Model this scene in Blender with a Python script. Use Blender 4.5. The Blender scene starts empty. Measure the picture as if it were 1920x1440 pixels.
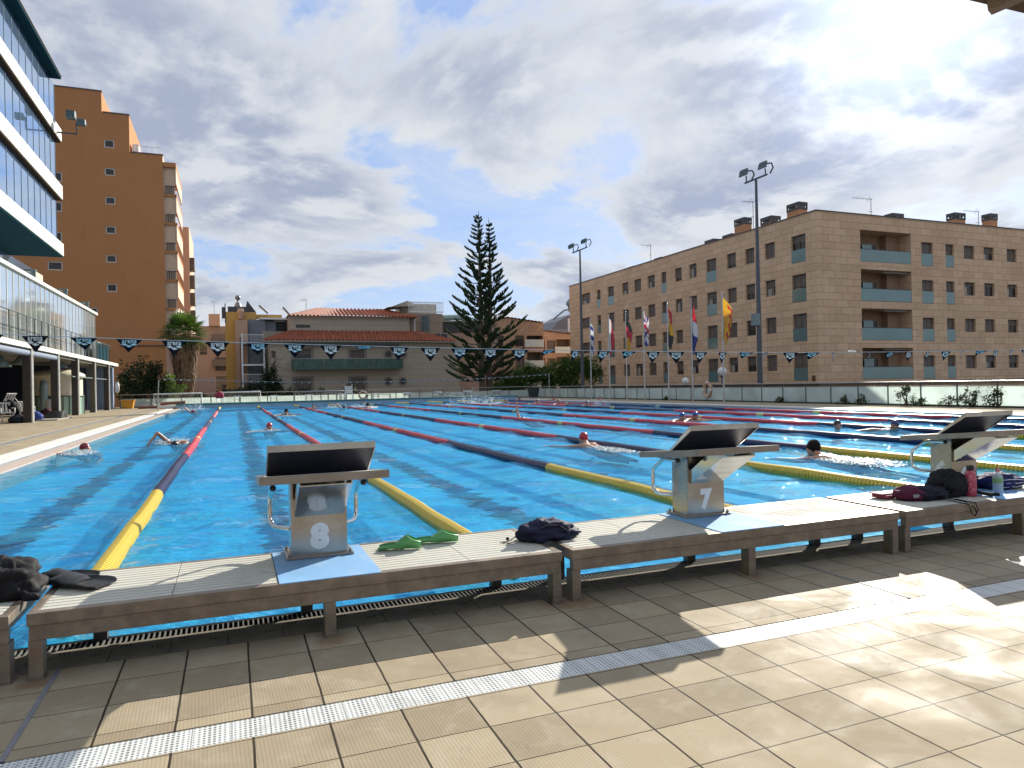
import bpy, math, random
import numpy as np
from mathutils import Vector, Matrix
R = math.radians
random.seed(7)
rng = np.random.default_rng(11)
scene = bpy.context.scene
COL = scene.collection

# ------------------------------------------------------------------ camera
FPX = 1320.0                                   # focal length in pixels of a 1920 px wide frame
YAW, PITCH, ROLL = R(21.652), R(0.068), R(-1.14)
CAMP = np.array([3.3374, -4.1110, 1.1831])
def cam_basis():
    cy, sy = math.cos(YAW), math.sin(YAW); cp, sp = math.cos(PITCH), math.sin(PITCH)
    f = np.array([sy*cp, cy*cp, sp]); r = np.array([cy, -sy, 0.0]); u = np.cross(r, f)
    c, s = math.cos(ROLL), math.sin(ROLL)
    return c*r+s*u, -s*r+c*u, f
CR, CU, CF = cam_basis()
cam_data = bpy.data.cameras.new('camera')
cam_data.sensor_width = 36.0
cam_data.lens = 36.0*FPX/1920.0
cam_data.clip_start = 0.05
cam_data.clip_end = 6000
cam = bpy.data.objects.new('camera', cam_data); COL.objects.link(cam)
mw = Matrix.Identity(4)
for i in range(3):
    mw[i][0], mw[i][1], mw[i][2], mw[i][3] = CR[i], CU[i], -CF[i], CAMP[i]
cam.matrix_world = mw
scene.camera = cam
# survey helpers: where the sight line through a photo pixel meets a vertical or level plane
def ray(x, y): return CR*((x-960)/FPX)+CU*((720-y)/FPX)+CF
def at_y(x, y, Y): d = ray(x, y); return CAMP+d*((Y-CAMP[1])/d[1])
def at_x(x, y, X): d = ray(x, y); return CAMP+d*((X-CAMP[0])/d[0])
def at_z(x, y, Z=0.0): d = ray(x, y); return CAMP+d*((Z-CAMP[2])/d[2])

# ------------------------------------------------------------------ light and exposure
SUN_AZ, SUN_EL = R(51.0), R(24.5)              # azimuth from +Y towards +X
SUNV = Vector((math.sin(SUN_AZ)*math.cos(SUN_EL), math.cos(SUN_AZ)*math.cos(SUN_EL), math.sin(SUN_EL)))
sun = bpy.data.lights.new('sun', 'SUN'); sun.energy = 3.6; sun.angle = R(0.5); sun.color = (1.0, 0.93, 0.82)
suno = bpy.data.objects.new('sun', sun); COL.objects.link(suno)
suno.rotation_euler = SUNV.to_track_quat('Z', 'Y').to_euler()
suno.location = (60, 60, 60)
scene.view_settings.view_transform = 'Standard'
scene.view_settings.look = 'None'
scene.view_settings.gamma = 1.0
scene.view_settings.exposure = 1.16
scene.view_settings.use_curve_mapping = False
scene.cycles.use_denoising = True
scene.cycles.max_bounces = 8
scene.cycles.transparent_max_bounces = 16
scene.cycles.sample_clamp_indirect = 4.0
scene.cycles.sample_clamp_direct = 0.0
scene.cycles.caustics_reflective = False
scene.cycles.caustics_refractive = False

class NT:
    """small helper to wire shader nodes"""
    def __init__(s, tree): s.t = tree; s.n = tree.nodes; s.n.clear()
    def new(s, typ, **kw):
        nd = s.n.new(typ)
        for k, v in kw.items(): setattr(nd, k, v)
        return nd
    def put(s, sock, v):
        if hasattr(v, 'is_output'): s.t.links.new(v, sock)
        elif v is not None:
            if sock.type == 'RGBA' and hasattr(v, '__len__') and len(v) == 3: v = (*v, 1)
            sock.default_value = v
    def math(s, op, a, b=None, c=None, clamp=False):
        nd = s.new('ShaderNodeMath', operation=op, use_clamp=clamp)
        for i, v in enumerate((a, b, c)):
            if v is not None: s.put(nd.inputs[i], v)
        return nd.outputs[0]
    def vmath(s, op, a, b=None):
        nd = s.new('ShaderNodeVectorMath', operation=op)
        s.put(nd.inputs[0], a)
        if b is not None: s.put(nd.inputs[3 if op == 'SCALE' else 1], b)
        return nd.outputs['Value'] if op in ('DOT_PRODUCT', 'LENGTH', 'DISTANCE') else nd.outputs[0]
    def mix(s, fac, a, b, mode='MIX'):
        nd = s.new('ShaderNodeMix', data_type='RGBA', blend_type=mode)
        s.put(nd.inputs[0], fac); s.put(nd.inputs[6], a); s.put(nd.inputs[7], b)
        return nd.outputs[2]
    def noise(s, vec, scale, detail=4, rough=0.5, dist=0.0, dim='3D'):
        nd = s.new('ShaderNodeTexNoise', noise_dimensions=dim)
        s.put(nd.inputs['Vector'], vec)
        nd.inputs['Scale'].default_value = scale; nd.inputs['Detail'].default_value = detail
        nd.inputs['Roughness'].default_value = rough; nd.inputs['Distortion'].default_value = dist
        return nd.outputs[0]
    def step(s, v, lo, hi, tlo=0.0, thi=1.0, smooth=True):
        nd = s.new('ShaderNodeMapRange', interpolation_type='SMOOTHSTEP' if smooth else 'LINEAR')
        s.put(nd.inputs[0], v); s.put(nd.inputs[1], lo); s.put(nd.inputs[2], hi)
        s.put(nd.inputs[3], tlo); s.put(nd.inputs[4], thi)
        return nd.outputs[0]
    def sep(s, v):
        nd = s.new('ShaderNodeSeparateXYZ'); s.put(nd.inputs[0], v); return nd.outputs
    def comb(s, x, y, z):
        nd = s.new('ShaderNodeCombineXYZ')
        for i, v in enumerate((x, y, z)): s.put(nd.inputs[i], v)
        return nd.outputs[0]

world = bpy.data.worlds.new('World'); scene.world = world; world.use_nodes = True
def build_world():
    T = NT(world.node_tree)
    out = T.new('ShaderNodeOutputWorld'); bg = T.new('ShaderNodeBackground')
    T.t.links.new(bg.outputs[0], out.inputs[0])
    bg.inputs[1].default_value = 0.1
    sky = T.new('ShaderNodeTexSky', sky_type='NISHITA', sun_disc=False)
    sky.sun_elevation = SUN_EL; sky.sun_rotation = SUN_AZ
    sky.air_density = 1.0; sky.dust_density = 0.6; sky.ozone_density = 2.0
    D = T.new('ShaderNodeTexCoord').outputs['Generated']
    x, y, z = T.sep(D)
    zz = T.math('ADD', T.math('MAXIMUM', z, 0.0), 0.24)
    P = T.comb(T.math('DIVIDE', x, zz), T.math('DIVIDE', y, zz), 0.0)          # cloud deck seen in perspective
    P = T.vmath('ADD', P, SKY_OFF)
    nA = T.noise(P, 1.35, 10, 0.57, 0.3); big = T.noise(P, 0.50, 3, 0.5, 0.3)
    Q = T.vmath('ADD', P, (SUNV[0]*0.10, SUNV[1]*0.10, 0)); nB = T.noise(Q, 1.35, 10, 0.57, 0.3)
    dens = T.math('ADD', T.math('MULTIPLY', nA, 0.62), T.math('MULTIPLY', big, 0.38))
    fine = T.noise(P, 5.0, 8, 0.60, 0.3)
    low = T.step(z, 0.02, 0.40, 0.030, 0.0)                                    # the deck thickens towards the horizon
    dens = T.math('ADD', dens, low)
    veil = T.step(T.noise(P, 2.2, 8, 0.65, 0.8), 0.35, 0.75, 0.15, 0.60)       # thin high cloud over the blue
    cover = T.math('MAXIMUM', veil, T.step(T.math('ADD', dens, T.math('MULTIPLY', T.math('SUBTRACT', fine, 0.5), 0.11)), 0.438, 0.502))
    core = T.step(T.math('ADD', dens, T.math('MULTIPLY', T.math('SUBTRACT', fine, 0.5), 0.13)), 0.455, 0.555)                                           # thick, grey-bellied parts
    lit = T.step(T.math('ADD', T.math('SUBTRACT', nA, nB), T.math('MULTIPLY', T.math('SUBTRACT', fine, 0.5), 0.26)), -0.05, 0.085)
    cosang = T.math('MAXIMUM', T.vmath('DOT_PRODUCT', T.vmath('NORMALIZE', D), tuple(SUNV)), 0.0)
    glow = T.math('POWER', cosang, 150.0); glow2 = T.math('POWER', cosang, 6.0)
    white = (3.8, 3.95, 4.15); grey = (1.95, 2.25, 2.95)
    shade = T.math('MULTIPLY', core, T.math('SUBTRACT', 1.0, T.math('MULTIPLY', lit, 0.85)))
    cl = T.mix(shade, white, grey)
    gain = T.math('ADD', 0.90, T.math('ADD', T.math('MULTIPLY', glow2, 0.08), T.math('MULTIPLY', glow, 1.5)))
    cl = T.vmath('SCALE', cl, gain)
    blue = T.mix(1.0, T.vmath('SCALE', sky.outputs[0], 0.22), (0.75, 1.35, 2.75), 'ADD')
    blue = T.vmath('SCALE', blue, T.math('ADD', 1.0, T.math('MULTIPLY', glow, 0.8)))
    T.put(bg.inputs[0], T.mix(T.math('MAXIMUM', cover, T.math('MULTIPLY', glow, 1.0)), blue, cl))
SKY_OFF = (7.3, 2.2, 0.0)
build_world()
# ------------------------------------------------------------------ mesh and object helpers
class MB:
    """collects shapes and links them as one mesh object"""
    def __init__(s): s.v = []; s.f = []; s.m = []; s.sm = []
    def add(s, verts, faces, mi=0, smooth=False):
        o = len(s.v); s.v += [tuple(map(float, p)) for p in verts]
        for f in faces: s.f.append(tuple(i+o for i in f)); s.m.append(mi); s.sm.append(smooth)
        return s
    def quad(s, a, b, c, d, mi=0): return s.add([a, b, c, d], [(0, 1, 2, 3)], mi)
    def box(s, x0, x1, y0, y1, z0, z1, mi=0):
        v = [(x0,y0,z0),(x1,y0,z0),(x1,y1,z0),(x0,y1,z0),(x0,y0,z1),(x1,y0,z1),(x1,y1,z1),(x0,y1,z1)]
        return s.add(v, [(3,2,1,0),(4,5,6,7),(0,1,5,4),(1,2,6,5),(2,3,7,6),(3,0,4,7)], mi)
    def bevbox(s, x0, x1, y0, y1, z0, z1, b=0.01, mi=0):
        import bmesh
        bm = bmesh.new(); bmesh.ops.create_cube(bm, size=1)
        for v in bm.verts:
            v.co = Vector(((x0+x1)/2+v.co.x*(x1-x0), (y0+y1)/2+v.co.y*(y1-y0), (z0+z1)/2+v.co.z*(z1-z0)))
        bmesh.ops.bevel(bm, geom=list(bm.edges), offset=b, segments=2, affect='EDGES', profile=0.6)
        bm.verts.index_update()
        s.add([v.co for v in bm.verts], [[v.index for v in f.verts] for f in bm.faces], mi); bm.free(); return s
    def hexa(s, p, mi=0):                                   # eight corners: bottom ring then top ring
        return s.add(p, [(3,2,1,0),(4,5,6,7),(0,1,5,4),(1,2,6,5),(2,3,7,6),(3,0,4,7)], mi)
    def bar(s, a, b, w, h, mi=0, up=(0,0,1)):
        a, b = Vector(a), Vector(b); d = (b-a).normalized(); u = Vector(up)
        if abs(d.dot(u)) > 0.99: u = Vector((0,1,0))
        r = d.cross(u).normalized(); u = r.cross(d)
        r *= w/2; u *= h/2
        return s.hexa([a-r-u, a+r-u, b+r-u, b-r-u, a-r+u, a+r+u, b+r+u, b-r+u], mi)
    def tube(s, path, rad, seg=8, mi=0, cap=True, smooth=True):
        P = [Vector(p) for p in path]; n = len(P)
        rad = [rad]*n if not hasattr(rad, '__len__') else rad
        V = []; prev = None
        for i in range(n):
            d = (P[min(i+1, n-1)]-P[max(i-1, 0)]).normalized()
            if prev is None:
                u = Vector((0,0,1)) if abs(d.z) < 0.9 else Vector((1,0,0))
                r = d.cross(u).normalized()
            else:
                r = (prev-d*prev.dot(d)).normalized()
            prev = r; u = d.cross(r)
            for k in range(seg):
                t = 2*math.pi*k/seg
                V.append(P[i]+(r*math.cos(t)+u*math.sin(t))*rad[i])
        F = [(i*seg+k, i*seg+(k+1) % seg, (i+1)*seg+(k+1) % seg, (i+1)*seg+k) for i in range(n-1) for k in range(seg)]
        s.add(V, F, mi, smooth)
        if cap: s.add(V[:seg], [tuple(reversed(range(seg)))], mi); s.add(V[-seg:], [tuple(range(seg))], mi)
        return s
    def cyl(s, c, r, h, seg=16, mi=0, r2=None): return s.tube([c, (c[0], c[1], c[2]+h)], [r, r if r2 is None else r2], seg, mi)
    def lathe(s, c, prof, seg=20, mi=0, smooth=True, sx=1, sy=1):
        V = [(c[0]+r*sx*math.cos(2*math.pi*k/seg), c[1]+r*sy*math.sin(2*math.pi*k/seg), c[2]+z) for r, z in prof for k in range(seg)]
        F = [(i*seg+k, i*seg+(k+1) % seg, (i+1)*seg+(k+1) % seg, (i+1)*seg+k) for i in range(len(prof)-1) for k in range(seg)]
        return s.add(V, F, mi, smooth)
    def ball(s, c, r, seg=12, mi=0):
        rx, ry, rz = (r, r, r) if not hasattr(r, '__len__') else r
        n = seg//2
        V = [(c[0]+rx*math.sin(math.pi*i/n)*math.cos(2*math.pi*k/seg), c[1]+ry*math.sin(math.pi*i/n)*math.sin(2*math.pi*k/seg), c[2]-rz*math.cos(math.pi*i/n)) for i in range(n+1) for k in range(seg)]
        F = [(i*seg+k, i*seg+(k+1) % seg, (i+1)*seg+(k+1) % seg, (i+1)*seg+k) for i in range(n) for k in range(seg)]
        return s.add(V, F, mi, True)
    def prism(s, poly, ext, mi=0):                          # planar polygon pushed along ext
        n = len(poly); e = Vector(ext); P = [Vector(p) for p in poly]
        V = P+[p+e for p in P]
        F = [tuple(range(n)), tuple(reversed(range(n, 2*n)))]+[(i, n+i, n+(i+1) % n, (i+1) % n) for i in range(n)]
        return s.add(V, F, mi)
    def build(s, name, mats, parent=None, world=True, flip=False):
        me = bpy.data.meshes.new(name)
        off = parent_loc(parent) if (parent is not None and world) else Vector((0,0,0))
        V = [(x-off.x, y-off.y, z-off.z) for x, y, z in s.v]
        me.from_pydata(V, [], s.f)
        for m in (mats if isinstance(mats, (list, tuple)) else [mats]): me.materials.append(m)
        me.polygons.foreach_set('material_index', s.m); me.polygons.foreach_set('use_smooth', s.sm)
        me.update()
        return link(name, me, parent)
def recalc(o):
    import bmesh
    bm = bmesh.new(); bm.from_mesh(o.data); bmesh.ops.recalc_face_normals(bm, faces=bm.faces); bm.to_mesh(o.data); bm.free(); return o
def parent_loc(p):
    v = Vector((0,0,0))
    while p is not None: v = v+p.location; p = p.parent
    return v
def link(name, data, parent=None):
    o = bpy.data.objects.new(name, data); COL.objects.link(o)
    if parent is not None: o.parent = parent
    return o
def tag(o, label=None, cat=None, group=None, kind=None):
    for k, v in (('label', label), ('category', cat), ('group', group), ('kind', kind)):
        if v: o[k] = v
    return o
def thing(name, loc, label, cat, group=None):
    o = bpy.data.objects.new(name, None); o.empty_display_size = 0.2; COL.objects.link(o); o.location = loc
    return tag(o, label, cat, group)
def dup(o, loc=None, rotz=None, label=None, parent=None):
    c = o.copy(); COL.objects.link(c)
    if parent is not None: c.parent = parent
    if loc is not None: c.location = loc
    if rotz is not None: c.rotation_euler = (0, 0, rotz)
    if label: c['label'] = label
    for ch in list(o.children): dup(ch, parent=c)
    return c
def struct(o): o['kind'] = 'structure'; return o
def stuff(o, label=None): o['kind'] = 'stuff'; tag(o, label); return o
def text_mesh(txt, size, bold=0.0, spacing=1.0, sx=1.0):
    cu = bpy.data.curves.new('lettering', 'FONT'); cu.body = txt; cu.size = size; cu.offset = bold
    cu.align_x = 'CENTER'; cu.align_y = 'CENTER'; cu.space_character = spacing; cu.resolution_u = 4
    o = bpy.data.objects.new('lettering', cu); COL.objects.link(o)
    dg = bpy.context.evaluated_depsgraph_get()
    me = bpy.data.meshes.new_from_object(o.evaluated_get(dg))
    V = np.array([v.co[:] for v in me.vertices]); F = [tuple(p.vertices) for p in me.polygons]
    bpy.data.objects.remove(o); bpy.data.curves.remove(cu); bpy.data.meshes.remove(me)
    mid = (V.max(0)+V.min(0))/2; V = V-mid; V[:, 0] *= sx
    return V, F

# ------------------------------------------------------------------ materials
MATS = {}
def new_mat(name):
    m = bpy.data.materials.new(name); m.use_nodes = True
    T = NT(m.node_tree); out = T.new('ShaderNodeOutputMaterial'); b = T.new('ShaderNodeBsdfPrincipled')
    T.t.links.new(b.outputs[0], out.inputs[0])
    return m, T, b, out
def pos(T): return T.new('ShaderNodeNewGeometry').outputs['Position']
def bump(T, b, h, strength=0.3, dist=0.01):
    n = T.new('ShaderNodeBump'); n.inputs['Strength'].default_value = strength; n.inputs['Distance'].default_value = dist
    T.put(n.inputs['Height'], h); T.t.links.new(n.outputs[0], b.inputs['Normal']); return n.outputs[0]
def pm(name, col, rough=0.6, metal=0.0, var=0.12, scale=6.0, bmp=0.0, bscale=60.0, spec=0.5, dirt=None, dscale=2.0, damt=0.5):
    """plain paint, plastic, cloth or metal with a little mottling"""
    if name in MATS: return MATS[name]
    m, T, b, out = new_mat(name); p = pos(T)
    n = T.noise(p, scale, 5, 0.6)
    c = T.mix(T.step(n, 0.3, 0.7), tuple(v*(1-var) for v in col), tuple(min(v*(1+var), 1) for v in col))
    if dirt:
        c = T.mix(T.math('MULTIPLY', T.step(T.noise(p, dscale, 7, 0.65, 0.4), 0.5, 0.68), damt), c, dirt)
    T.put(b.inputs['Base Color'], c); b.inputs['Metallic'].default_value = metal
    T.put(b.inputs['Roughness'], T.step(n, 0.25, 0.75, max(rough-0.07, 0.02), min(rough+0.08, 1), smooth=False))
    b.inputs['Specular IOR Level'].default_value = spec
    if bmp: bump(T, b, T.noise(p, bscale, 4, 0.6), bmp, 0.01)
    MATS[name] = m; return m
def glass(name, col, rough=0.05, alpha=0.5, spec=0.5):
    """glazing: a tinted see-through sheet with a mirror-like film"""
    if name in MATS: return MATS[name]
    m, T, b, out = new_mat(name)
    tr = T.new('ShaderNodeBsdfTransparent'); T.put(tr.inputs[0], tuple(0.4+0.6*v for v in col))
    mx = T.new('ShaderNodeMixShader'); mx.inputs[0].default_value = alpha
    n = T.noise(pos(T), 3.0, 3)
    T.put(b.inputs['Base Color'], T.mix(n, tuple(v*0.85 for v in col), col)); b.inputs['Roughness'].default_value = rough
    b.inputs['Specular IOR Level'].default_value = spec
    T.t.links.new(tr.outputs[0], mx.inputs[1]); T.t.links.new(b.outputs[0], mx.inputs[2]); T.t.links.new(mx.outputs[0], out.inputs[0])
    MATS[name] = m; return m
def mirror_glass(name, col, rough=0.03, metal=0.55):
    if name in MATS: return MATS[name]
    m, T, b, out = new_mat(name); p = pos(T)
    T.put(b.inputs['Base Color'], T.mix(T.noise(p, 0.5, 3), tuple(v*0.8 for v in col), col))
    b.inputs['Metallic'].default_value = metal; b.inputs['Roughness'].default_value = rough
    bump(T, b, T.noise(p, 0.9, 2), 0.05, 0.05)
    MATS[name] = m; return m

def tile_mat():
    m, T, b, out = new_mat('deck_tiles'); p = pos(T); x, y, z = T.sep(p)
    u = T.math('DIVIDE', T.math('SUBTRACT', x, 2.62), 0.254); v = T.math('DIVIDE', T.math('ADD', y, 0.567), 0.2475)
    def line(c, w, pitch):
        f = T.math('ABSOLUTE', T.math('SUBTRACT', T.math('FRACT', T.math('ADD', c, 0.5)), 0.5))
        return T.step(f, w/pitch*0.35, w/pitch*0.62, 1.0, 0.0)
    wob = T.math('MULTIPLY', T.math('SUBTRACT', T.noise(p, 9, 2), 0.5), 0.02)
    lu = line(T.math('ADD', u, wob), 0.0085, 0.254); lv = line(T.math('ADD', v, wob), 0.0055, 0.2475)
    joint = T.math('MAXIMUM', lu, T.math('MULTIPLY', lv, 0.92))
    wn = T.new('ShaderNodeTexWhiteNoise', noise_dimensions='2D')
    T.put(wn.inputs['Vector'], T.comb(T.math('FLOOR', u), T.math('FLOOR', v), 0))
    base = T.mix(wn.outputs[0], (0.30, 0.245, 0.168), (0.415, 0.345, 0.235))
    cloud = T.noise(p, 7.0, 6, 0.62, 0.5)
    base = T.mix(T.step(cloud, 0.45, 0.75, 0, 0.5), base, (0.47, 0.42, 0.32))
    base = T.mix(T.step(T.noise(p, 2.3, 6, 0.65), 0.52, 0.75, 0, 0.45), base, (0.22, 0.19, 0.14))
    for sx_, sy_, rr_ in ((3.752, -0.70, 0.13), (4.95, -0.69, 0.16), (5.09, -0.69, 0.14), (6.25, -0.69, 0.12), (2.56, -0.70, 0.10)):   # rust bleeding out from the platform feet
        dd = T.vmath('DISTANCE', T.vmath('MULTIPLY', p, (1, 1, 0)), (sx_, sy_, 0)); dd = T.math('ADD', dd, T.math('MULTIPLY', T.math('SUBTRACT', T.noise(p, 16, 4), 0.5), 0.14))
        base = T.mix(T.step(dd, 0.02, rr_, 0.55, 0.0), base, (0.20, 0.10, 0.04))
    for a_ in (3.3, 11.0): base = T.mix(T.step(T.noise(p, a_, 7, 0.7, 1.0), 0.60, 0.72, 0, 0.30), base, (0.15, 0.13, 0.10))
    # damp film: more of it towards the right-hand end where swimmers climb out
    damp_n = T.noise(p, 2.6, 5, 0.6, 0.6)
    right = T.step(x, 4.0, 7.5, -0.05, 0.30, False)
    wet = T.step(T.math('ADD', T.math('MULTIPLY', damp_n, 0.7), right), 0.30, 0.75)
    wet = T.math('MULTIPLY', wet, T.step(T.math('ABSOLUTE', T.math('SUBTRACT', y, -2.0)), 1.8, 2.6, 1.0, 0.0))
    base = T.mix(T.math('MULTIPLY', wet, 0.35), base, T.mix(1.0, base, (0.62, 0.62, 0.64), 'MULTIPLY'))
    col = T.mix(joint, base, (0.045, 0.036, 0.026))
    T.put(b.inputs['Base Color'], col)
    T.put(b.inputs['Roughness'], T.mix(wet, (0.85,)*3, (0.50,)*3))
    T.put(b.inputs['Specular IOR Level'], T.math('ADD', 0.10, T.math('MULTIPLY', wet, 0.15)))
    ribs = T.math('SINE', T.math('MULTIPLY', T.math('ADD', x, T.math('MULTIPLY', y, 0.04)), 2*math.pi/0.0125))
    h = T.math('SUBTRACT', T.math('ADD', T.math('MULTIPLY', ribs, 0.10), T.math('MULTIPLY', T.noise(p, 120, 3), 0.12)), T.math('MULTIPLY', joint, 1.2))
    bump(T, b, h, 0.35, 0.004)
    return m
def drain_mat():
    m, T, b, out = new_mat('drain_plate'); p = pos(T); x, y, z = T.sep(p)
    px = T.math('DIVIDE', T.math('SUBTRACT', x, 3.058), 0.256)
    def fr(a, k): return T.math('SUBTRACT', T.math('FRACT', T.math('DIVIDE', a, k)), 0.5)
    du = fr(x, 0.0165); dv = fr(T.math('ADD', y, 1.385), 0.0172)
    # hole sizes swell in the middle of every plate, as on the moulded covers
    w = T.math('ABSOLUTE', fr(T.math('SUBTRACT', x, 3.058), 0.128))
    r = T.math('ADD', 0.19, T.math('MULTIPLY', T.math('SUBTRACT', 0.5, w), 0.30))
    d = T.math('SQRT', T.math('ADD', T.math('POWER', T.math('MULTIPLY', du, 1.0), 2.0), T.math('POWER', dv, 2.0)))
    hole = T.math('LESS_THAN', d, r)
    edge = T.math('GREATER_THAN', T.math('ABSOLUTE', fr(T.math('SUBTRACT', x, 3.058), 0.128)), 0.484)
    rim = T.step(T.math('ABSOLUTE', T.math('ADD', y, 1.4625)), 0.0695, 0.0725, 1.0, 0.0)
    hole = T.math('MULTIPLY', hole, rim)
    c = T.mix(T.noise(p, 14, 5), (0.62, 0.64, 0.63), (0.74, 0.76, 0.75))
    c = T.mix(T.step(T.noise(p, 5, 6, 0.7), 0.52, 0.75, 0, 0.4), c, (0.36, 0.34, 0.29))
    c = T.mix(T.math('MULTIPLY', hole, 0.86), c, (0.05, 0.05, 0.045))
    c = T.mix(T.math('MULTIPLY', edge, 0.7), c, (0.12, 0.12, 0.11))
    T.put(b.inputs['Base Color'], c); b.inputs['Roughness'].default_value = 0.42
    return m
def water_mat():
    m, T, b, out = new_mat('pool_water'); p = pos(T)
    T.n.remove(b)
    st = T.vmath('MULTIPLY', p, (1.0, 1.35, 1.0))
    h = T.math('ADD', T.math('MULTIPLY', T.noise(st, 5.5, 4, 0.55, 0.8), 1.0), T.math('MULTIPLY', T.noise(st, 16.0, 3, 0.5, 0.4), 0.20))
    bn = T.new('ShaderNodeBump'); bn.inputs['Strength'].default_value = 0.9; bn.inputs['Distance'].default_value = 0.09
    T.put(bn.inputs['Height'], h)
    fr = T.new('ShaderNodeFresnel'); fr.inputs[0].default_value = 1.333; T.t.links.new(bn.outputs[0], fr.inputs[1])
    fac = T.math('MINIMUM', T.math('MULTIPLY', fr.outputs[0], 0.66), 0.66)
    gl = T.new('ShaderNodeBsdfGlossy'); gl.inputs['Roughness'].default_value = 0.018; gl.inputs[0].default_value = (1, 1, 1, 1)
    T.t.links.new(bn.outputs[0], gl.inputs['Normal'])
    tr = T.new('ShaderNodeBsdfTransparent'); tr.inputs[0].default_value = (0.66, 0.94, 1.0, 1)
    df = T.new('ShaderNodeBsdfDiffuse'); T.t.links.new(bn.outputs[0], df.inputs['Normal'])
    T.put(df.inputs[0], T.mix(T.step(T.noise(st, 1.1, 5, 0.6, 0.8), 0.35, 0.65), (0.012, 0.38, 0.93), (0.05, 0.60, 1.0)))
    body = T.new('ShaderNodeMixShader'); body.inputs[0].default_value = 0.24
    T.t.links.new(tr.outputs[0], body.inputs[1]); T.t.links.new(df.outputs[0], body.inputs[2])
    mx = T.new('ShaderNodeMixShader'); T.put(mx.inputs[0], fac)
    T.t.links.new(body.outputs[0], mx.inputs[1]); T.t.links.new(gl.outputs[0], mx.inputs[2]); T.t.links.new(mx.outputs[0], out.inputs[0])
    return m
def basin_mat():
    """pale blue mosaic with the dark lane lines, their edges broken up by the rippling water above"""
    m, T, b, out = new_mat('pool_mosaic'); p = pos(T); x, y, z = T.sep(p)
    wv = T.new('ShaderNodeTexNoise'); T.put(wv.inputs['Vector'], T.vmath('MULTIPLY', p, (1.0, 2.2, 1.0)))
    wv.inputs['Scale'].default_value = 2.2; wv.inputs['Detail'].default_value = 4
    wob = T.math('MULTIPLY', T.math('SUBTRACT', T.sep(wv.outputs[1])[0], 0.5), 0.55)
    xx = T.math('ADD', x, wob)
    f = T.math('ABSOLUTE', T.math('SUBTRACT', T.math('FRACT', T.math('DIVIDE', xx, 2.5)), 0.5))
    ln = T.step(f, 0.060, 0.092, 1.0, 0.0)
    ends = T.math('MULTIPLY', T.step(y, 1.8, 2.2), T.step(y, 47.8, 48.2, 1.0, 0.0))
    ln = T.math('MULTIPLY', ln, ends)
    blot = T.noise(T.vmath('MULTIPLY', p, (1.0, 2.6, 1.0)), 1.6, 5, 0.6, 1.0)
    c = T.mix(T.step(blot, 0.3, 0.7), (0.025, 0.52, 0.97), (0.11, 0.74, 1.0))
    net = T.new('ShaderNodeTexVoronoi', feature='DISTANCE_TO_EDGE')
    T.put(net.inputs['Vector'], T.vmath('ADD', T.vmath('MULTIPLY', p, (1.0, 1.7, 1.0)), T.vmath('SCALE', wv.outputs[1], 0.6)))
    net.inputs['Scale'].default_value = 2.6
    c = T.mix(T.math('MULTIPLY', ln, 0.97), c, (0.004, 0.012, 0.045))
    T.put(b.inputs['Base Color'], c); b.inputs['Roughness'].default_value = 0.7
    return m
def brick_mat(name, c1, c2, cm, w=0.9, h=0.57, mortar=0.012, rough=0.75, seam=0.6):
    m, T, b, out = new_mat(name); p = pos(T); x, y, z = T.sep(p)
    br = T.new('ShaderNodeTexBrick'); T.put(br.inputs['Vector'], T.comb(T.math('ADD', x, y), z, 0))
    for k, v in (('Color1', c1), ('Color2', c2), ('Mortar', cm)): br.inputs[k].default_value = (*v, 1)
    br.inputs['Scale'].default_value = 1.0; br.inputs['Brick Width'].default_value = w; br.inputs['Row Height'].default_value = h
    br.inputs['Mortar Size'].default_value = mortar; br.inputs['Mortar Smooth'].default_value = 0.3
    c = T.mix(T.step(T.noise(p, 0.35, 6, 0.65), 0.4, 0.7, 0, 0.35), br.outputs[0], tuple(v*0.72 for v in c1))
    c = T.mix(T.step(T.noise(p, 3.5, 5, 0.7), 0.35, 0.7, 0.0, 0.22), c, tuple(min(v*1.3, 1) for v in c2))
    T.put(b.inputs['Base Color'], c); b.inputs['Roughness'].default_value = rough
    b.inputs['Specular IOR Level'].default_value = 0.25
    return m
def stucco_mat(name, c, streak=None, rough=0.85, lines=0.0):
    m, T, b, out = new_mat(name); p = pos(T); x, y, z = T.sep(p)
    col = T.mix(T.noise(p, 0.5, 6, 0.6), tuple(v*0.9 for v in c), tuple(v*1.08 for v in c))
    col = T.mix(T.step(T.noise(T.comb(T.math('ADD', x, y), T.math('MULTIPLY', z, 0.12), 0), 2.2, 6, 0.7), 0.5, 0.8, 0, 0.4), col, streak or tuple(v*0.7 for v in c))
    if lines:
        f = T.math('FRACT', T.math('DIVIDE', z, lines))
        col = T.mix(T.math('MULTIPLY', T.math('LESS_THAN', f, 0.10), 0.35), col, tuple(v*0.45 for v in c))
    T.put(b.inputs['Base Color'], col); b.inputs['Roughness'].default_value = rough; b.inputs['Specular IOR Level'].default_value = 0.2
    bump(T, b, T.noise(p, 18, 4), 0.15, 0.02)
    return m
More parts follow.
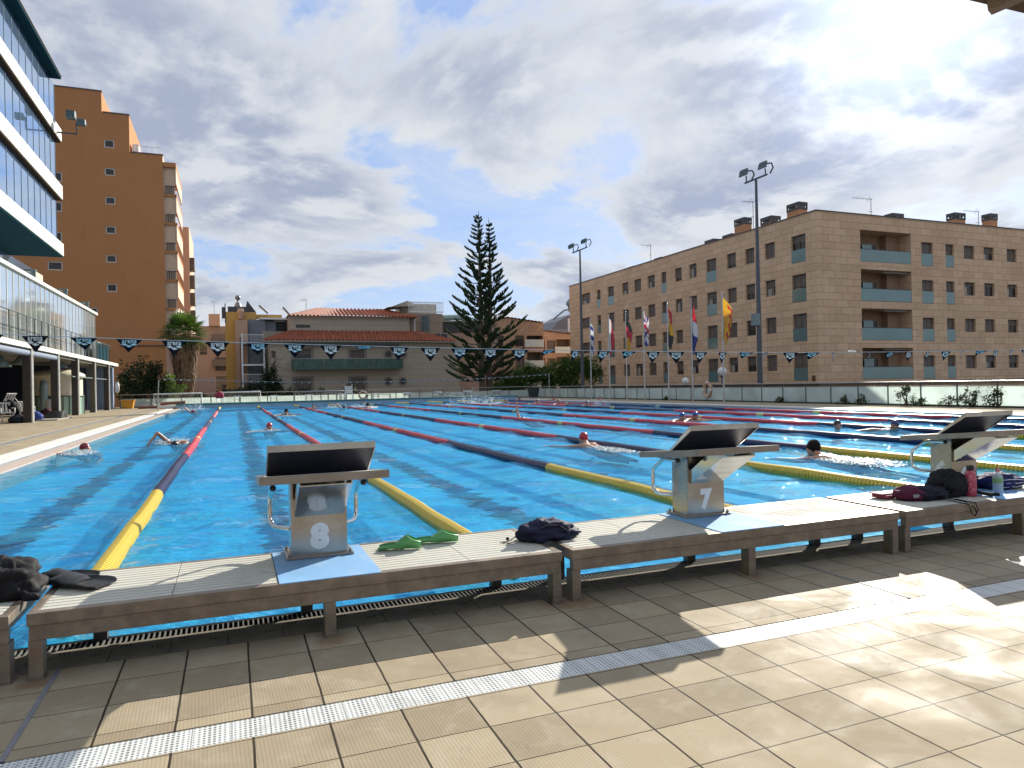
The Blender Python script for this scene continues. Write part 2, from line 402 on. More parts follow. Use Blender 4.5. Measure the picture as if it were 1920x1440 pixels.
def leaf_mat(name, c1, c2, rough=0.55, trans=0.25):
    if name in MATS: return MATS[name]
    m, T, b, out = new_mat(name); p = pos(T)
    n = T.noise(p, 2.2, 4, 0.6); n2 = T.noise(p, 14, 2)
    col = T.mix(T.step(T.math('ADD', T.math('MULTIPLY', n, 0.6), T.math('MULTIPLY', n2, 0.4)), 0.35, 0.65), c1, c2)
    T.put(b.inputs['Base Color'], col); b.inputs['Roughness'].default_value = rough; b.inputs['Specular IOR Level'].default_value = 0.3
    tl = T.new('ShaderNodeBsdfTranslucent'); T.put(tl.inputs[0], T.vmath('MULTIPLY', col, (1.3, 1.5, 0.6)))
    mx = T.new('ShaderNodeMixShader'); mx.inputs[0].default_value = trans
    T.t.links.new(b.outputs[0], mx.inputs[1]); T.t.links.new(tl.outputs[0], mx.inputs[2]); T.t.links.new(mx.outputs[0], out.inputs[0])
    MATS[name] = m; return m
# ------------------------------------------------------------------ ground, pool, deck
WZ = -0.035                                     # water level
M_tile = tile_mat()
M_ground = pm('street_ground', (0.14, 0.135, 0.125), 0.9, var=0.25, scale=0.6, bmp=0.2, bscale=8)
g = MB(); g.quad((-900,-900,-0.9), (1200,-900,-0.9), (1200,1200,-0.9), (-900,1200,-0.9))
struct(g.build('ground', M_ground))
def build_deck():
    d = MB()
    def slab(x0, x1, y0, y1, top=0.0, bot=-0.9): d.box(x0, x1, y0, y1, bot, top)
    slab(-40, 60, -1.386, -0.567, 0.0)           # between the drain and the gutter
    slab(-40, 60, -9.0, -1.544, 0.0)             # towards the camera
    slab(-14, -2.02, -0.567, 60, 0.0); slab(-1.72, -0.92, -0.567, 60, 0.0)
    slab(26.0, 29.6, -0.567, 60, 0.0)
    slab(-0.92, 26.0, 52.2, 60, 0.0)
    return struct(d.build('pool_deck', M_tile))
build_deck()
M_drain = drain_mat()
dr = MB(); dr.box(-40, 60, -1.538, -1.390, -0.3, -0.003)
struct(dr.build('drain_cover_strip', M_drain))
gs = MB(); gs.box(-2.02, -1.72, -0.567, 60, -0.5, -0.012)
struct(gs.build('deck_channel', pm('channel_grey', (0.20, 0.21, 0.22), 0.6, var=0.2, scale=3)))
# grey expansion joints laid into the tile joints of the near deck
ej = MB(); ej.box(2.612, 2.632, -1.386, -0.567, -0.1, 0.0025); ej.box(2.612, 2.632, -9, -1.544, -0.1, 0.0025); ej.box(6.675, 6.695, -1.386, -0.567, -0.1, 0.0025)
struct(ej.build('expansion_joint', pm('joint_grey', (0.20, 0.20, 0.22), 0.7)))
# gutter along the near edge: sunk grating, two courses of pale pierced kerb tile
M_kerb = pm('kerb_tile', (0.24, 0.22, 0.175), 0.9, var=0.15, scale=5, spec=0.05, dirt=(0.2, 0.19, 0.15), dscale=3)
M_dark = pm('gutter_dark', (0.020, 0.022, 0.023), 0.9, spec=0.04)
M_slat = pm('gutter_slat', (0.15, 0.155, 0.15), 0.75, var=0.2, spec=0.08)
kb = MB(); kb.box(-0.92, 26, -0.565, -0.395, -0.5, -0.004); kb.box(-0.92, 26, -0.388, -0.285, -0.5, -0.012)
for i in range(-3, 105):
    for (yy, zz, ph) in ((-0.43, -0.003, 0.0), (-0.335, -0.011, 0.11)):
        x = i*0.249+ph
        for dx in (-0.018, 0, 0.018):
            for dy in (0, -0.014): kb.box(x+dx-0.003, x+dx+0.003, yy+dy-0.003, yy+dy+0.003, zz-0.02, zz+0.0004, 1)
    kb.box(i*0.249+0.06-0.0015, i*0.249+0.06+0.0015, -0.563, -0.397, -0.02, -0.0035, 1)
struct(kb.build('gutter_kerb', [M_kerb, M_dark]))
gt = MB(); gt.box(-0.9, 26, -0.284, -0.10, -0.5, -0.062, 1)
x = 1.6
while x < 13:
    gt.box(x, x+0.007, -0.262, -0.135, -0.061, -0.030); x += 0.0245
gt.box(-0.9, 26, -0.2838, -0.262, -0.061, -0.026, 1); gt.box(-0.9, 26, -0.135, -0.101, -0.061, -0.031, 1)
struct(gt.build('gutter_grating', [M_slat, M_dark]))
# side gutters: white edging strip, grey grating and pinkish sloping lip
M_white = pm('white_edging', (0.74, 0.73, 0.68), 0.5, var=0.06, scale=3, dirt=(0.5, 0.46, 0.38))
M_pink = pm('lip_tile', (0.50, 0.40, 0.33), 0.5, var=0.1, scale=4)
M_gg = pm('side_grating', (0.33, 0.36, 0.36), 0.5, var=0.25, scale=9)
for name, mt, xs, z in (('edging_strip', M_white, ((-0.92, -0.50), (25.5, 26.0)), 0.004), ('side_gutter', M_gg, ((-0.50, -0.30), (25.3, 25.5)), -0.03), ('pool_lip', M_pink, ((-0.30, 0.0), (25.0, 25.3)), -0.012)):
    e = MB()
    for x0, x1 in xs: e.box(x0, x1, -0.28, 52.2, -0.5, z)
    struct(e.build(name, mt))
# far end: raised wall carrying the far starting blocks
M_fw = pm('far_wall_tile', (0.30, 0.42, 0.50), 0.5, var=0.1, scale=2)
M_teal = pm('teal_coping', (0.05, 0.16, 0.15), 0.5)
fw = MB(); fw.box(-0.30, 25.3, 50.0, 52.2, -0.6, 0.20)
struct(fw.build('far_end_wall', M_fw))
fc = MB(); fc.box(-0.32, 25.3, 49.96, 52.2, 0.202, 0.30)
struct(fc.build('far_end_coping', M_teal))
bs = MB(); bs.box(0, 25, -0.10, 50, -0.6, -0.30); struct(bs.build('pool_basin', basin_mat()))
def build_water():
    ys = [0.0]; y = 0.0
    while y < 50:
        y += 0.045+0.004*y; ys.append(min(y, 50.0))
    ys = np.array(ys) - 0.10; ys[-1] = 50.0
    xs = np.linspace(0, 25, 361)
    X, Y = np.meshgrid(xs, ys)
    Z = np.zeros_like(X)
    r = np.random.default_rng(3)
    for i in range(46):
        lam = 0.35*(1.075**i) if i < 30 else 0.32+1.3*r.random()
        th = r.random()*math.pi; k = 2*math.pi/lam
        amp = 0.0021*lam**0.8
        damp = np.exp(-((0.045+0.004*Y)/(lam*0.30))**2)
        Z += damp*amp*np.sin(k*(X*math.cos(th)+Y*math.sin(th))+r.random()*6.28+0.7*np.sin(0.6*X+0.37*Y+i))
    Z *= 1.7*np.clip(np.minimum(X, 25-X)/0.9, 0.12, 1)
    V = np.stack([X, Y, Z+WZ], -1).reshape(-1, 3)
    nx = len(xs); ny = len(ys)
    I = np.arange(nx*ny).reshape(ny, nx)
    F = np.stack([I[:-1,:-1], I[:-1,1:], I[1:,1:], I[1:,:-1]], -1).reshape(-1, 4)
    me = bpy.data.meshes.new('water')
    me.vertices.add(len(V)); me.vertices.foreach_set('co', V.ravel())
    me.loops.add(F.size); me.loops.foreach_set('vertex_index', F.ravel().astype(np.int32))
    me.polygons.add(len(F)); me.polygons.foreach_set('loop_start', (np.arange(len(F))*4).astype(np.int32))
    me.polygons.foreach_set('use_smooth', [True]*len(F))
    me.update(calc_edges=True); me.materials.append(water_mat())
    return struct(link('water', me))
build_water()
# ------------------------------------------------------------------ starting platforms along the near edge
PT = 0.28                                        # top of the platforms
def steel_mat():
    m, T, b, out = new_mat('stained_steel'); p = pos(T)
    n = T.noise(p, 9, 6, 0.65); n2 = T.noise(T.vmath('MULTIPLY', p, (2, 2, 40)), 2.0, 3)
    c = T.mix(T.step(n, 0.35, 0.7), (0.16, 0.125, 0.095), (0.30, 0.235, 0.17))
    c = T.mix(T.step(T.noise(p, 3.2, 5, 0.7), 0.56, 0.7, 0, 0.65), c, (0.22, 0.10, 0.045))
    c = T.mix(T.math('MULTIPLY', n2, 0.25), c, (0.40, 0.36, 0.30))
    T.put(b.inputs['Base Color'], c); b.inputs['Metallic'].default_value = 0.45
    T.put(b.inputs['Roughness'], T.step(n, 0.3, 0.7, 0.42, 0.6)); return m
def deckboard_mat():
    m, T, b, out = new_mat('ribbed_white_board'); p = pos(T)
    c = T.mix(T.noise(p, 3, 6, 0.6), (0.50, 0.49, 0.42), (0.62, 0.61, 0.54))
    c = T.mix(T.step(T.noise(p, 6, 6, 0.7), 0.55, 0.75, 0, 0.5), c, (0.34, 0.32, 0.27))
    T.put(b.inputs['Base Color'], c); T.put(b.inputs['Roughness'], T.step(T.noise(p, 4, 4), 0.4, 0.6, 0.55, 0.8)); b.inputs['Specular IOR Level'].default_value = 0.18; return m
M_frame = steel_mat(); M_board = deckboard_mat()
M_groove = pm('board_groove', (0.08, 0.075, 0.065), 0.8)
M_pad = pm('blue_pad', (0.24, 0.45, 0.72), 0.7, var=0.06, spec=0.15, scale=4, dirt=(0.42, 0.55, 0.70), dscale=6, damt=0.5)
def make_platform(x0, label):
    x1 = x0+2.44; yf, yb = -0.68, 0.012
    t = thing('starting_platform', (x0+1.22, -0.33, 0), label, 'platform', 'starting platforms along the pool end')
    f = MB()
    f.bevbox(x0, x1, yf, yf+0.045, PT-0.052, PT, 0.003); f.bevbox(x0+0.006, x1-0.006, yf+0.008, yf+0.05, PT-0.115, PT-0.0535, 0.003)
    f.bevbox(x0, x1, yb-0.03, yb, PT-0.06, PT, 0.003); f.bevbox(x0, x0+0.035, yf+0.0455, yb-0.0305, PT-0.06, PT, 0.003); f.bevbox(x1-0.035, x1, yf+0.0455, yb-0.0305, PT-0.06, PT, 0.003)
    for xc in (0.25, 0.5, 0.75): f.box(x0+2.44*xc-0.02, x0+2.44*xc+0.02, yf+0.05, yb-0.03, PT-0.09, PT-0.04)
    f.build('frame', M_frame, t)
    bd = MB(); bd.box(x0+0.036, x1-0.036, yf+0.046, yb-0.031, PT-0.03, PT-0.012, 1)
    pads = (x0+0.99, x0+1.465)
    n = 13; pit = (yb-0.031-(yf+0.046))/n
    for (a, b) in ((x0+0.037, x0+0.537), (x0+0.540, pads[0]-0.003), (pads[1]+0.003, x0+1.93), (x0+1.933, x1-0.037)):
        for i in range(n):
            y = yf+0.046+i*pit
            bd.bevbox(a, b, y+0.0045, y+pit-0.0045, PT-0.0125, PT-0.001, 0.002)
    bd.build('deck_board', [M_board, M_groove], t)
    p = MB(); p.bevbox(pads[0], pads[1], yf+0.002, yb-0.031, PT-0.0115, PT+0.004, 0.002)
    p.build('anti_slip_pad', M_pad, t)
    for xl in (x0+0.028, x0+1.22, x1-0.028):
        l = MB(); l.bevbox(xl-0.026, xl+0.026, yf+0.012, yf+0.085, 0.004, PT-0.1155, 0.003); l.box(xl-0.034, xl+0.034, yf+0.004, yf+0.093, 0.0005, 0.0045); l.build('leg', M_frame, t)
    for xl in (x0+0.18, x0+1.16, x1-0.18):
        l = MB(); l.box(xl-0.03, xl+0.03, -0.14, -0.085, -0.06, PT-0.061); l.build('rear_leg', pm('dark_leg', (0.05, 0.048, 0.045), 0.5), t)
    return t
for k, lb in ((0, 'leftmost starting platform, mostly cut off behind the black bag'), (1, 'low ribbed starting platform carrying block 8 and the green fins'), (2, 'low ribbed starting platform carrying block 7'), (3, 'starting platform on the right under block 6 and the bottles')):
    make_platform(2.5*k+0.032, lb)

# ------------------------------------------------------------------ numbered starting blocks
def brushed(name, c, rough, metal=0.9):
    m, T, b, out = new_mat(name); p = pos(T)
    n = T.noise(T.vmath('MULTIPLY', p, (1, 1, 14)), 12, 3); n2 = T.noise(p, 5, 5, 0.65)
    T.put(b.inputs['Base Color'], T.mix(T.step(n2, 0.35, 0.7), tuple(v*0.78 for v in c), c))
    b.inputs['Metallic'].default_value = metal
    T.put(b.inputs['Roughness'], T.math('ADD', T.step(n2, 0.3, 0.75, rough*0.75, rough*1.35, False), T.math('MULTIPLY', T.math('SUBTRACT', n, 0.5), 0.08)))
    return m
M_steel = brushed('brushed_steel', (0.44, 0.41, 0.37), 0.24)
M_mirror = brushed('polished_steel', (0.68, 0.68, 0.67), 0.13)
M_chrome = brushed('chrome', (0.80, 0.79, 0.77), 0.06, 1.0)
M_bar = brushed('dull_bar_steel', (0.33, 0.295, 0.26), 0.36, 0.75)
M_numb = pm('number_white', (0.86, 0.90, 0.93), 0.45, var=0.05)
M_black = pm('black_plastic', (0.012, 0.012, 0.014), 0.4)
M_undershade = pm('footrest_underside_shade', (0.022, 0.022, 0.035), 0.45, var=0.2)  # shade of the unlit underside put into the colour
M_grip = pm('footrest_grip', (0.70, 0.71, 0.70), 0.7, var=0.08, bmp=0.3, bscale=300)
def make_block(num):
    t = thing('starting_block', (0, 0, 0), None, 'starting block', 'numbered starting blocks')
    z0 = PT+0.004
    b = MB(); b.bevbox(-0.175, 0.175, -0.245, 0.0, z0, z0+0.012, 0.003)
    for sx in (-1, 1):
        for y in (-0.228, -0.02): b.cyl((sx*0.158, y, z0+0.012), 0.011, 0.010, 6); b.cyl((sx*0.158, y, z0+0.022), 0.006, 0.01, 8)
    b.build('base_plate', M_bar, t)
    p = MB()
    x0, x1, ya, yb, zt = -0.145, 0.145, -0.212, -0.035, 0.705
    p.box(x0, x1, ya, ya+0.004, z0+0.012, 0.60); p.box(x0, x0+0.012, ya, ya+0.018, 0.60, zt); p.box(x1-0.012, x1, ya, ya+0.018, 0.60, zt)
    p.box(x0-0.0005, x0+0.004, ya+0.0045, yb, z0+0.012, zt); p.box(x1-0.004, x1+0.0005, ya+0.0045, yb, z0+0.012, zt)
    p.box(x0+0.0045, x1-0.0045, yb-0.004, yb, z0+0.012, zt)
    p.build('post', M_steel, t)
    V, F = text_mesh(num, 0.19, 0.014)
    V[:, 0] *= 0.10/np.ptp(V[:, 0]) if num != '7' else 0.095/np.ptp(V[:, 0]); V[:, 1] *= 0.142/np.ptp(V[:, 1])
    d = MB(); d.add([(v[0], ya-0.0012, 0.395+v[1]) for v in V], F)
    d.build('number', M_numb, t)
    if num == '6': d = MB(); d.add([(x0-0.0018, (ya+yb)/2-v[0], 0.44+v[1]) for v in V], F); d.build('number', M_numb, t)
    fr = MB()                                        # inclined standing plate with a folded rim
    def zf(y): return 0.7465+(y+0.56)*(-0.066/0.67)
    ya2, yb2, xx = -0.56, 0.11, 0.311
    def rail(xa, xb, yA, yB):
        fr.hexa([(xa,yA,zf(yA)-0.02),(xb,yA,zf(yA)-0.02),(xb,yB,zf(yB)-0.02),(xa,yB,zf(yB)-0.02),(xa,yA,zf(yA)+0.02),(xb,yA,zf(yA)+0.02),(xb,yB,zf(yB)+0.02),(xa,yB,zf(yB)+0.02)])
    rail(-xx, xx, ya2, ya2+0.03); rail(-xx, xx, yb2-0.03, yb2)
    rail(-xx, -xx+0.03, ya2+0.0302, yb2-0.0302); rail(xx-0.03, xx, ya2+0.0302, yb2-0.0302)
    f = fr.build('rim', M_bar, t)
    pl = MB(); pl.hexa([(-xx+0.031,ya2+0.031,zf(ya2)+0.006),(xx-0.031,ya2+0.031,zf(ya2)+0.006),(xx-0.031,yb2-0.031,zf(yb2)+0.006),(-xx+0.031,yb2-0.031,zf(yb2)+0.006),(-xx+0.031,ya2+0.031,zf(ya2)+0.017),(xx-0.031,ya2+0.031,zf(ya2)+0.017),(xx-0.031,yb2-0.031,zf(yb2)+0.017),(-xx+0.031,yb2-0.031,zf(yb2)+0.017)])
    pl.build('standing_plate', M_grip, t)
    w = MB()                                         # raised sloping footrest, open towards the deck
    wx = 0.268; A = (-0.425, 0.905); B = (-0.19, 0.738)
    w.hexa([(-wx,A[0],A[1]-0.010),(wx,A[0],A[1]-0.010),(wx,B[0],B[1]-0.010),(-wx,B[0],B[1]-0.010),(-wx,A[0],A[1]),(wx,A[0],A[1]),(wx,B[0],B[1]),(-wx,B[0],B[1])])
    w.hexa([(-wx,A[0],A[1]-0.034),(wx,A[0],A[1]-0.034),(wx,A[0]+0.005,A[1]-0.034),(-wx,A[0]+0.005,A[1]-0.034),(-wx,A[0],A[1]-0.0102),(wx,A[0],A[1]-0.0102),(wx,A[0]+0.005,A[1]-0.0122),(-wx,A[0]+0.005,A[1]-0.0122)])
    for s in (-1, 1):
        xa, xb = (s*wx-s*0.006, s*wx) if s > 0 else (s*wx, s*wx+0.006)
        dp = 0.036
        w.hexa([(xa,A[0]+0.0055,A[1]-dp),(xb,A[0]+0.0055,A[1]-dp),(xb,B[0]-0.02,zf(B[0])+0.0225),(xa,B[0]-0.02,zf(B[0])+0.0225),(xa,A[0]+0.0055,A[1]-0.0125),(xb,A[0]+0.0055,A[1]-0.0125),(xb,B[0],B[1]-0.0102),(xa,B[0],B[1]-0.0102)])
    w.build('footrest', M_mirror, t)
    u = MB(); u.hexa([(-wx+0.007,A[0]+0.012,A[1]-0.022),(wx-0.007,A[0]+0.012,A[1]-0.022),(wx-0.007,B[0]-0.01,B[1]-0.012),(-wx+0.007,B[0]-0.01,B[1]-0.012),(-wx+0.007,A[0]+0.012,A[1]-0.0165),(wx-0.007,A[0]+0.012,A[1]-0.0165),(wx-0.007,B[0]-0.01,B[1]-0.005),(-wx+0.007,B[0]-0.01,B[1]-0.005)])  # added dark sheet, stands for the shade beneath the footrest
    u.build('footrest_shade_sheet', M_undershade, t)
    br = MB()                                        # folded brace from the post up to the rear rim
    bw = 0.128; P = [(-0.215, 0.505), (-0.548, 0.706)]
    br.hexa([(-bw,P[0][0],P[0][1]),(bw,P[0][0],P[0][1]),(bw,P[1][0],P[1][1]),(-bw,P[1][0],P[1][1]),(-bw,P[0][0],P[0][1]+0.006),(bw,P[0][0],P[0][1]+0.006),(bw,P[1][0],P[1][1]+0.006),(-bw,P[1][0],P[1][1]+0.006)])
    for s in (-1, 1):
        xa, xb = (s*bw-0.005, s*bw) if s > 0 else (s*bw, s*bw+0.005)
        br.prism([(xa,P[0][0],P[0][1]+0.0065),(xa,P[1][0],P[1][1]+0.0065),(xa,P[1][0],P[1][1]+0.016),(xa,-0.40,0.712),(xa,P[0][0],P[0][1]+0.085)], (xb-xa, 0, 0))
    recalc(br.build('brace', M_mirror, t))
    for s in (-1, 1):
        path = [(0.235,-0.225,0.668),(0.235,-0.10,0.664),(0.235,-0.06,0.655),(0.236,0.03,0.60),(0.237,0.055,0.575),(0.238,0.062,0.545),(0.238,0.062,0.47),(0.236,0.055,0.445),(0.225,0.035,0.425),(0.205,0.01,0.416),(0.14,-0.045,0.414)]
        h = MB(); h.tube([(s*x, y, z) for x, y, z in path], 0.0125, 12); hh = h.build('hand_grip', M_chrome, t)
        k = MB(); k.ball((s*0.235, -0.232, 0.668), 0.017, 12); k.build('end_knob', M_black, hh)
        hl = MB()
        for i in range(6): hl.ball((s*0.238-s*0.0105, 0.056, 0.48+i*0.012), 0.0035, 6)
        hl.build('grip_holes', M_black, hh)
    return t
for num, x, lb in (('8', 3.758, 'steel starting block numbered 8, nearest on the left'), ('7', 6.265, 'steel starting block numbered 7, in the middle'), ('6', 8.755, 'steel starting block numbered 6 behind the bags at right')):
    b = make_block(num); b.location = (x, 0, 0); b['label'] = lb

# ------------------------------------------------------------------ lane ropes
def disc_mat(name, c):
    m, T, b, out = new_mat(name); p = pos(T)
    col = T.mix(T.noise(p, 20, 3), tuple(v*0.85 for v in c), c)
    col = T.mix(T.step(T.noise(p, 3.0, 5, 0.6), 0.55, 0.75, 0, 0.3), col, tuple(v*0.6+0.03 for v in c))
    T.put(b.inputs['Base Color'], col); b.inputs['Roughness'].default_value = 0.33; return m
M_ry = disc_mat('float_yellow', (0.72, 0.52, 0.05)); M_rb = disc_mat('float_navy', (0.008, 0.014, 0.075)); M_rr = disc_mat('float_red', (0.62, 0.045, 0.07)); M_rw = disc_mat('float_pale_yellow', (0.66, 0.58, 0.20))
M_cable = pm('steel_cable', (0.25, 0.25, 0.24), 0.4, metal=0.6)
def float_run(y0, y1, far=False, r=0.074):
    mb = MB(); unit = 0.052 if y0 < 21 else 0.083; n = int((y1-y0)/unit); unit = (y1-y0)/n
    seg = 16 if y0 < 21 else 10
    prof = ((0.03, 0.72), (0.14, 0.97), (0.5, 1.0), (0.86, 0.97), (0.97, 0.72)) if y0 < 21 else ((0.04, 0.88), (0.5, 1.0), (0.96, 0.88))
    V = []; 
    for i in range(n):
        for (q, s) in prof:
            y = y0+(i+q)*unit
            cx = 0.010*math.sin(2*math.pi*y/10)+0.004*math.sin(2*math.pi*y/3.1); cz = 0.003*math.sin(2*math.pi*y/2.3)+0.002*math.sin(y*5.1)
            for k in range(seg):
                a = 2*math.pi*(k+0.5)/seg
                rr = r*s*(1.0 if k % 2 else 0.955)
                V.append((cx+rr*math.cos(a), y, cz+rr*math.sin(a)))
    m = len(V)//seg
    F = [(i*seg+k, (i+1)*seg+k, (i+1)*seg+(k+1) % seg, i*seg+(k+1) % seg) for i in range(m-1) for k in range(seg)]
    mb.add(V, F); mb.add(V[:seg], [tuple(range(seg))]); mb.add(V[-seg:], [tuple(reversed(range(seg)))])
    return mb
def make_rope():
    t = thing('lane_rope', (0, 0, WZ+0.02), None, 'lane rope', 'lane ropes across the pool')
    for y0, y1, mt, nm in ((0.12, 5, M_ry, 'yellow_floats'), (5, 10, M_rb, 'navy_floats'), (10, 20, M_rr, 'red_floats'), (20, 30, M_rb, 'navy_floats'), (30, 40, M_rr, 'red_floats'), (40, 45, M_rb, 'navy_floats'), (45, 49.7, M_ry, 'yellow_floats')):
        float_run(y0, y1).build(nm, mt, t, world=False)
    for y in (15, 25, 35): float_run(y-0.17, y+0.17, r=0.079).build('marker_float', M_rw, t, world=False)
    c = MB(); c.tube([(0, -0.01, 0.02), (0, 0.2, 0)], 0.006, 6); c.build('cable_end', M_cable, t, world=False); c = MB(); c.tube([(0, 49.6, 0), (0, 49.97, 0.12)], 0.02, 6); c.build('cable_end', M_cable, t, world=False)
    return t
rope_labels = ['lane rope nearest the left pool edge, running straight away left of block 8', 'lane rope meeting the platform just behind the green fins', 'lane rope meeting the platform behind block 7', 'lane rope meeting the platform beside the maroon striped bag', 'lane rope with a black-haired swimmer at its yellow end', 'lane rope passing just in front of the two blue-capped swimmers facing the camera', 'lane rope right behind the pair of swimmers in blue caps', 'third lane rope from the right-hand pool edge', 'farthest right lane rope, next to the right-hand pool edge'][:9]
rope0 = make_rope()
for k, lb in enumerate(rope_labels):
    x = 2.5*(k+1)
    if k == 0: rope0.location.x = x; rope0['label'] = lb
    else: dup(rope0, (x, 0, WZ+0.02), None, lb)
# ------------------------------------------------------------------ things lying on the platforms
from mathutils import noise as mnoise
def lump(mb, c, rad, seed, amp=0.25, freq=2.2, nu=44, nv=26, flat=0.0, wr=0.10, mi=0, pinch=None):
    """soft cloth bundle: a squashed ball pushed about by folds, sitting on z = c[2]"""
    V = []
    for i in range(nv+1):
        th = math.pi*i/nv
        for k in range(nu):
            ph = 2*math.pi*k/nu
            d = Vector((math.sin(th)*math.cos(ph), math.sin(th)*math.sin(ph), -math.cos(th)))
            s = Vector((d.x*freq+seed*3.1, d.y*freq+seed*1.7, d.z*freq))
            f = 1+amp*mnoise.fractal(s, 1.0, 2.0, 4)
            w = 1-abs(mnoise.noise(s*2.3+Vector((9, 4, 2))))
            f += wr*(w**4-0.3)
            if pinch: f *= 1-pinch*max(0, d.x)**3
            x, y, z = d.x*f*rad[0], d.y*f*rad[1], d.z*f*rad[2]
            z = max(z+rad[2]*0.62, 0.002+0.001*math.sin(ph*7))
            V.append((c[0]+x, c[1]+y, c[2]+z))
    F = [(i*nu+k, i*nu+(k+1) % nu, (i+1)*nu+(k+1) % nu, (i+1)*nu+k) for i in range(nv) for k in range(nu)]
    mb.add(V, F, mi, True); return mb
def cloth(name, c, rough=0.75, spec=0.3): return pm(name, c, rough, var=0.25, scale=18, bmp=0.25, bscale=140, spec=spec)
BT = PT+0.001
def cord(mb, pts, r=0.003): return mb.tube(pts, r, 6)
# navy drawstring bag between blocks 8 and 7
t = thing('drawstring_bag', (5.02, -0.38, BT), 'crumpled navy drawstring bag lying between blocks 8 and 7', 'bag', 'bags on the starting platforms')
M_navy = cloth('navy_cloth', (0.016, 0.018, 0.05)); M_blk = cloth('black_cloth', (0.009, 0.009, 0.011)); M_maroon = cloth('maroon_cloth', (0.10, 0.012, 0.04)); M_greyc = cloth('grey_band', (0.28, 0.27, 0.28)); M_blue2 = cloth('dark_blue_cloth', (0.012, 0.02, 0.11))
m = MB(); lump(m, (5.00, -0.37, BT), (0.155, 0.10, 0.075), 1.0, 0.28, 2.0); lump(m, (5.11, -0.36, BT), (0.11, 0.085, 0.045), 2.0, 0.3, 2.2); m.build('pouch', M_navy, t)
m = MB(); cord(m, [(4.87,-0.35,BT+0.05),(4.82,-0.33,BT+0.012),(4.78,-0.36,BT+0.006),(4.74,-0.34,BT+0.005)]); cord(m, [(4.88,-0.38,BT+0.04),(4.81,-0.38,BT+0.008),(4.76,-0.40,BT+0.005)]); cord(m, [(4.90,-0.45,BT+0.06),(4.98,-0.47,BT+0.10),(5.06,-0.45,BT+0.09),(5.12,-0.46,BT+0.05)], 0.005); m.ball((4.80,-0.31,BT+0.012), 0.011, 8); m.build('drawstring', M_blk, t)
# black bag and black fins at far left
t = thing('black_bag', (2.40, -0.30, BT), 'black crumpled bag at the left end of the platforms', 'bag', 'bags on the starting platforms')
m = MB(); lump(m, (2.375, -0.33, BT), (0.14, 0.13, 0.105), 4.0, 0.3, 1.8); m.build('pouch', M_blk, t)
m = MB(); m.tube([(2.46,-0.43,BT+0.03),(2.50,-0.47,BT+0.02),(2.53,-0.46,BT+0.01)], 0.012, 8); lump(m, (2.50,-0.46,BT), (0.035,0.02,0.02), 5.0); m.build('strap', M_blk, t)
def make_fin(name, mat, L, W, pocket, hz, label, group, loc, rotz, flipx=1):
    """short training fin: thin ribbed blade that thickens into a hollow foot pocket with an open heel"""
    t = thing(name, loc, label, 'swim fin', group)
    m = MB(); n = 14; rows = []
    for i in range(n+1):
        s = i/n; x = s*L*0.62
        w = W*(0.98-0.34*s)/2*(0.75+0.25*min(1, s*6)); th = 0.004+0.012*s
        z = 0.006+0.022*s*(1-s)
        rows.append([(x, -w, z+0.010), (x, -w*0.88, z), (x, 0, z+0.001), (x, w*0.88, z), (x, w, z+0.010), (x, w, z+0.010+th), (x, w*0.86, z+th*0.55), (x, 0, z+th*0.8), (x, -w*0.86, z+th*0.55), (x, -w, z+0.010+th)])
    V = [p for r in rows for p in r]; k = 10
    m.add(V, [(i*k+j, i*k+(j+1) % k, (i+1)*k+(j+1) % k, (i+1)*k+j) for i in range(n) for j in range(k)], 0, True)
    m.add(rows[0], [tuple(reversed(range(k)))]); m.add(rows[-1], [tuple(range(k))])
    recalc(m.build('blade', mat, t, world=False))
    m = MB(); rows = []; na = 24; x0 = L*0.40; xe = L; N = 12
    def ring(t_, shrink):
        out = []
        for j in range(na):
            a = 2*math.pi*j/na; sa = math.sin(a)
            end = x0+(xe-x0)*(pocket+(1-pocket)*(1-max(sa, 0)**0.6))
            x = x0+(end-x0)*t_
            q = (x-x0)/(xe-x0)
            w = W*(0.40-0.07*q)*min(1, 0.72+t_*1.2)-shrink; h = hz*(0.35+0.65*min(1, 1.9*q+0.12))-shrink
            back = max(0, (q-0.8)/0.2); w *= 1-0.30*back**2
            zc = h*0.5+0.004+shrink
            out.append((x-(shrink*0.5 if t_ < 1 else 0), w*math.cos(a), max(zc+h*0.52*sa, 0.003+shrink)))
        return out
    for i in range(N+1): rows.append(ring(i/N, 0))
    for i in range(N, 3, -1): rows.append(ring(i/N, 0.006))
    V = [p for r in rows for p in r]
    m.add(V, [(i*na+j, i*na+(j+1) % na, (i+1)*na+(j+1) % na, (i+1)*na+j) for i in range(len(rows)-1) for j in range(na)], 0, True)
    m.add(rows[0], [tuple(range(na))]); m.add(rows[-1], [tuple(range(na))])
    recalc(m.build('foot_pocket', mat, t, world=False))
    t.rotation_euler = (0, 0, rotz); return t
M_green = pm('green_rubber', (0.10, 0.34, 0.11), 0.42, var=0.1); M_rub = pm('black_rubber', (0.012, 0.012, 0.013), 0.38, var=0.2)
make_fin('swim_fin', M_green, 0.235, 0.105, 0.42, 0.078, 'short green swim fin next to block 8, left one of the pair', 'green swim fins', (4.075, -0.195, BT), R(-18))
make_fin('swim_fin', M_green, 0.26, 0.105, 0.40, 0.074, 'short green swim fin, right one of the pair', 'green swim fins', (4.285, -0.13, BT), R(-14))
make_fin('swim_fin', M_rub, 0.30, 0.19, 0.55, 0.055, 'broad black swim fin lying beside the black bag', 'black swim fins', (2.775, -0.36, BT), R(149))
make_fin('swim_fin', M_rub, 0.26, 0.13, 0.6, 0.05, 'black swim fin tucked behind the broad black fin', 'black swim fins', (2.70, -0.16, BT), R(165))
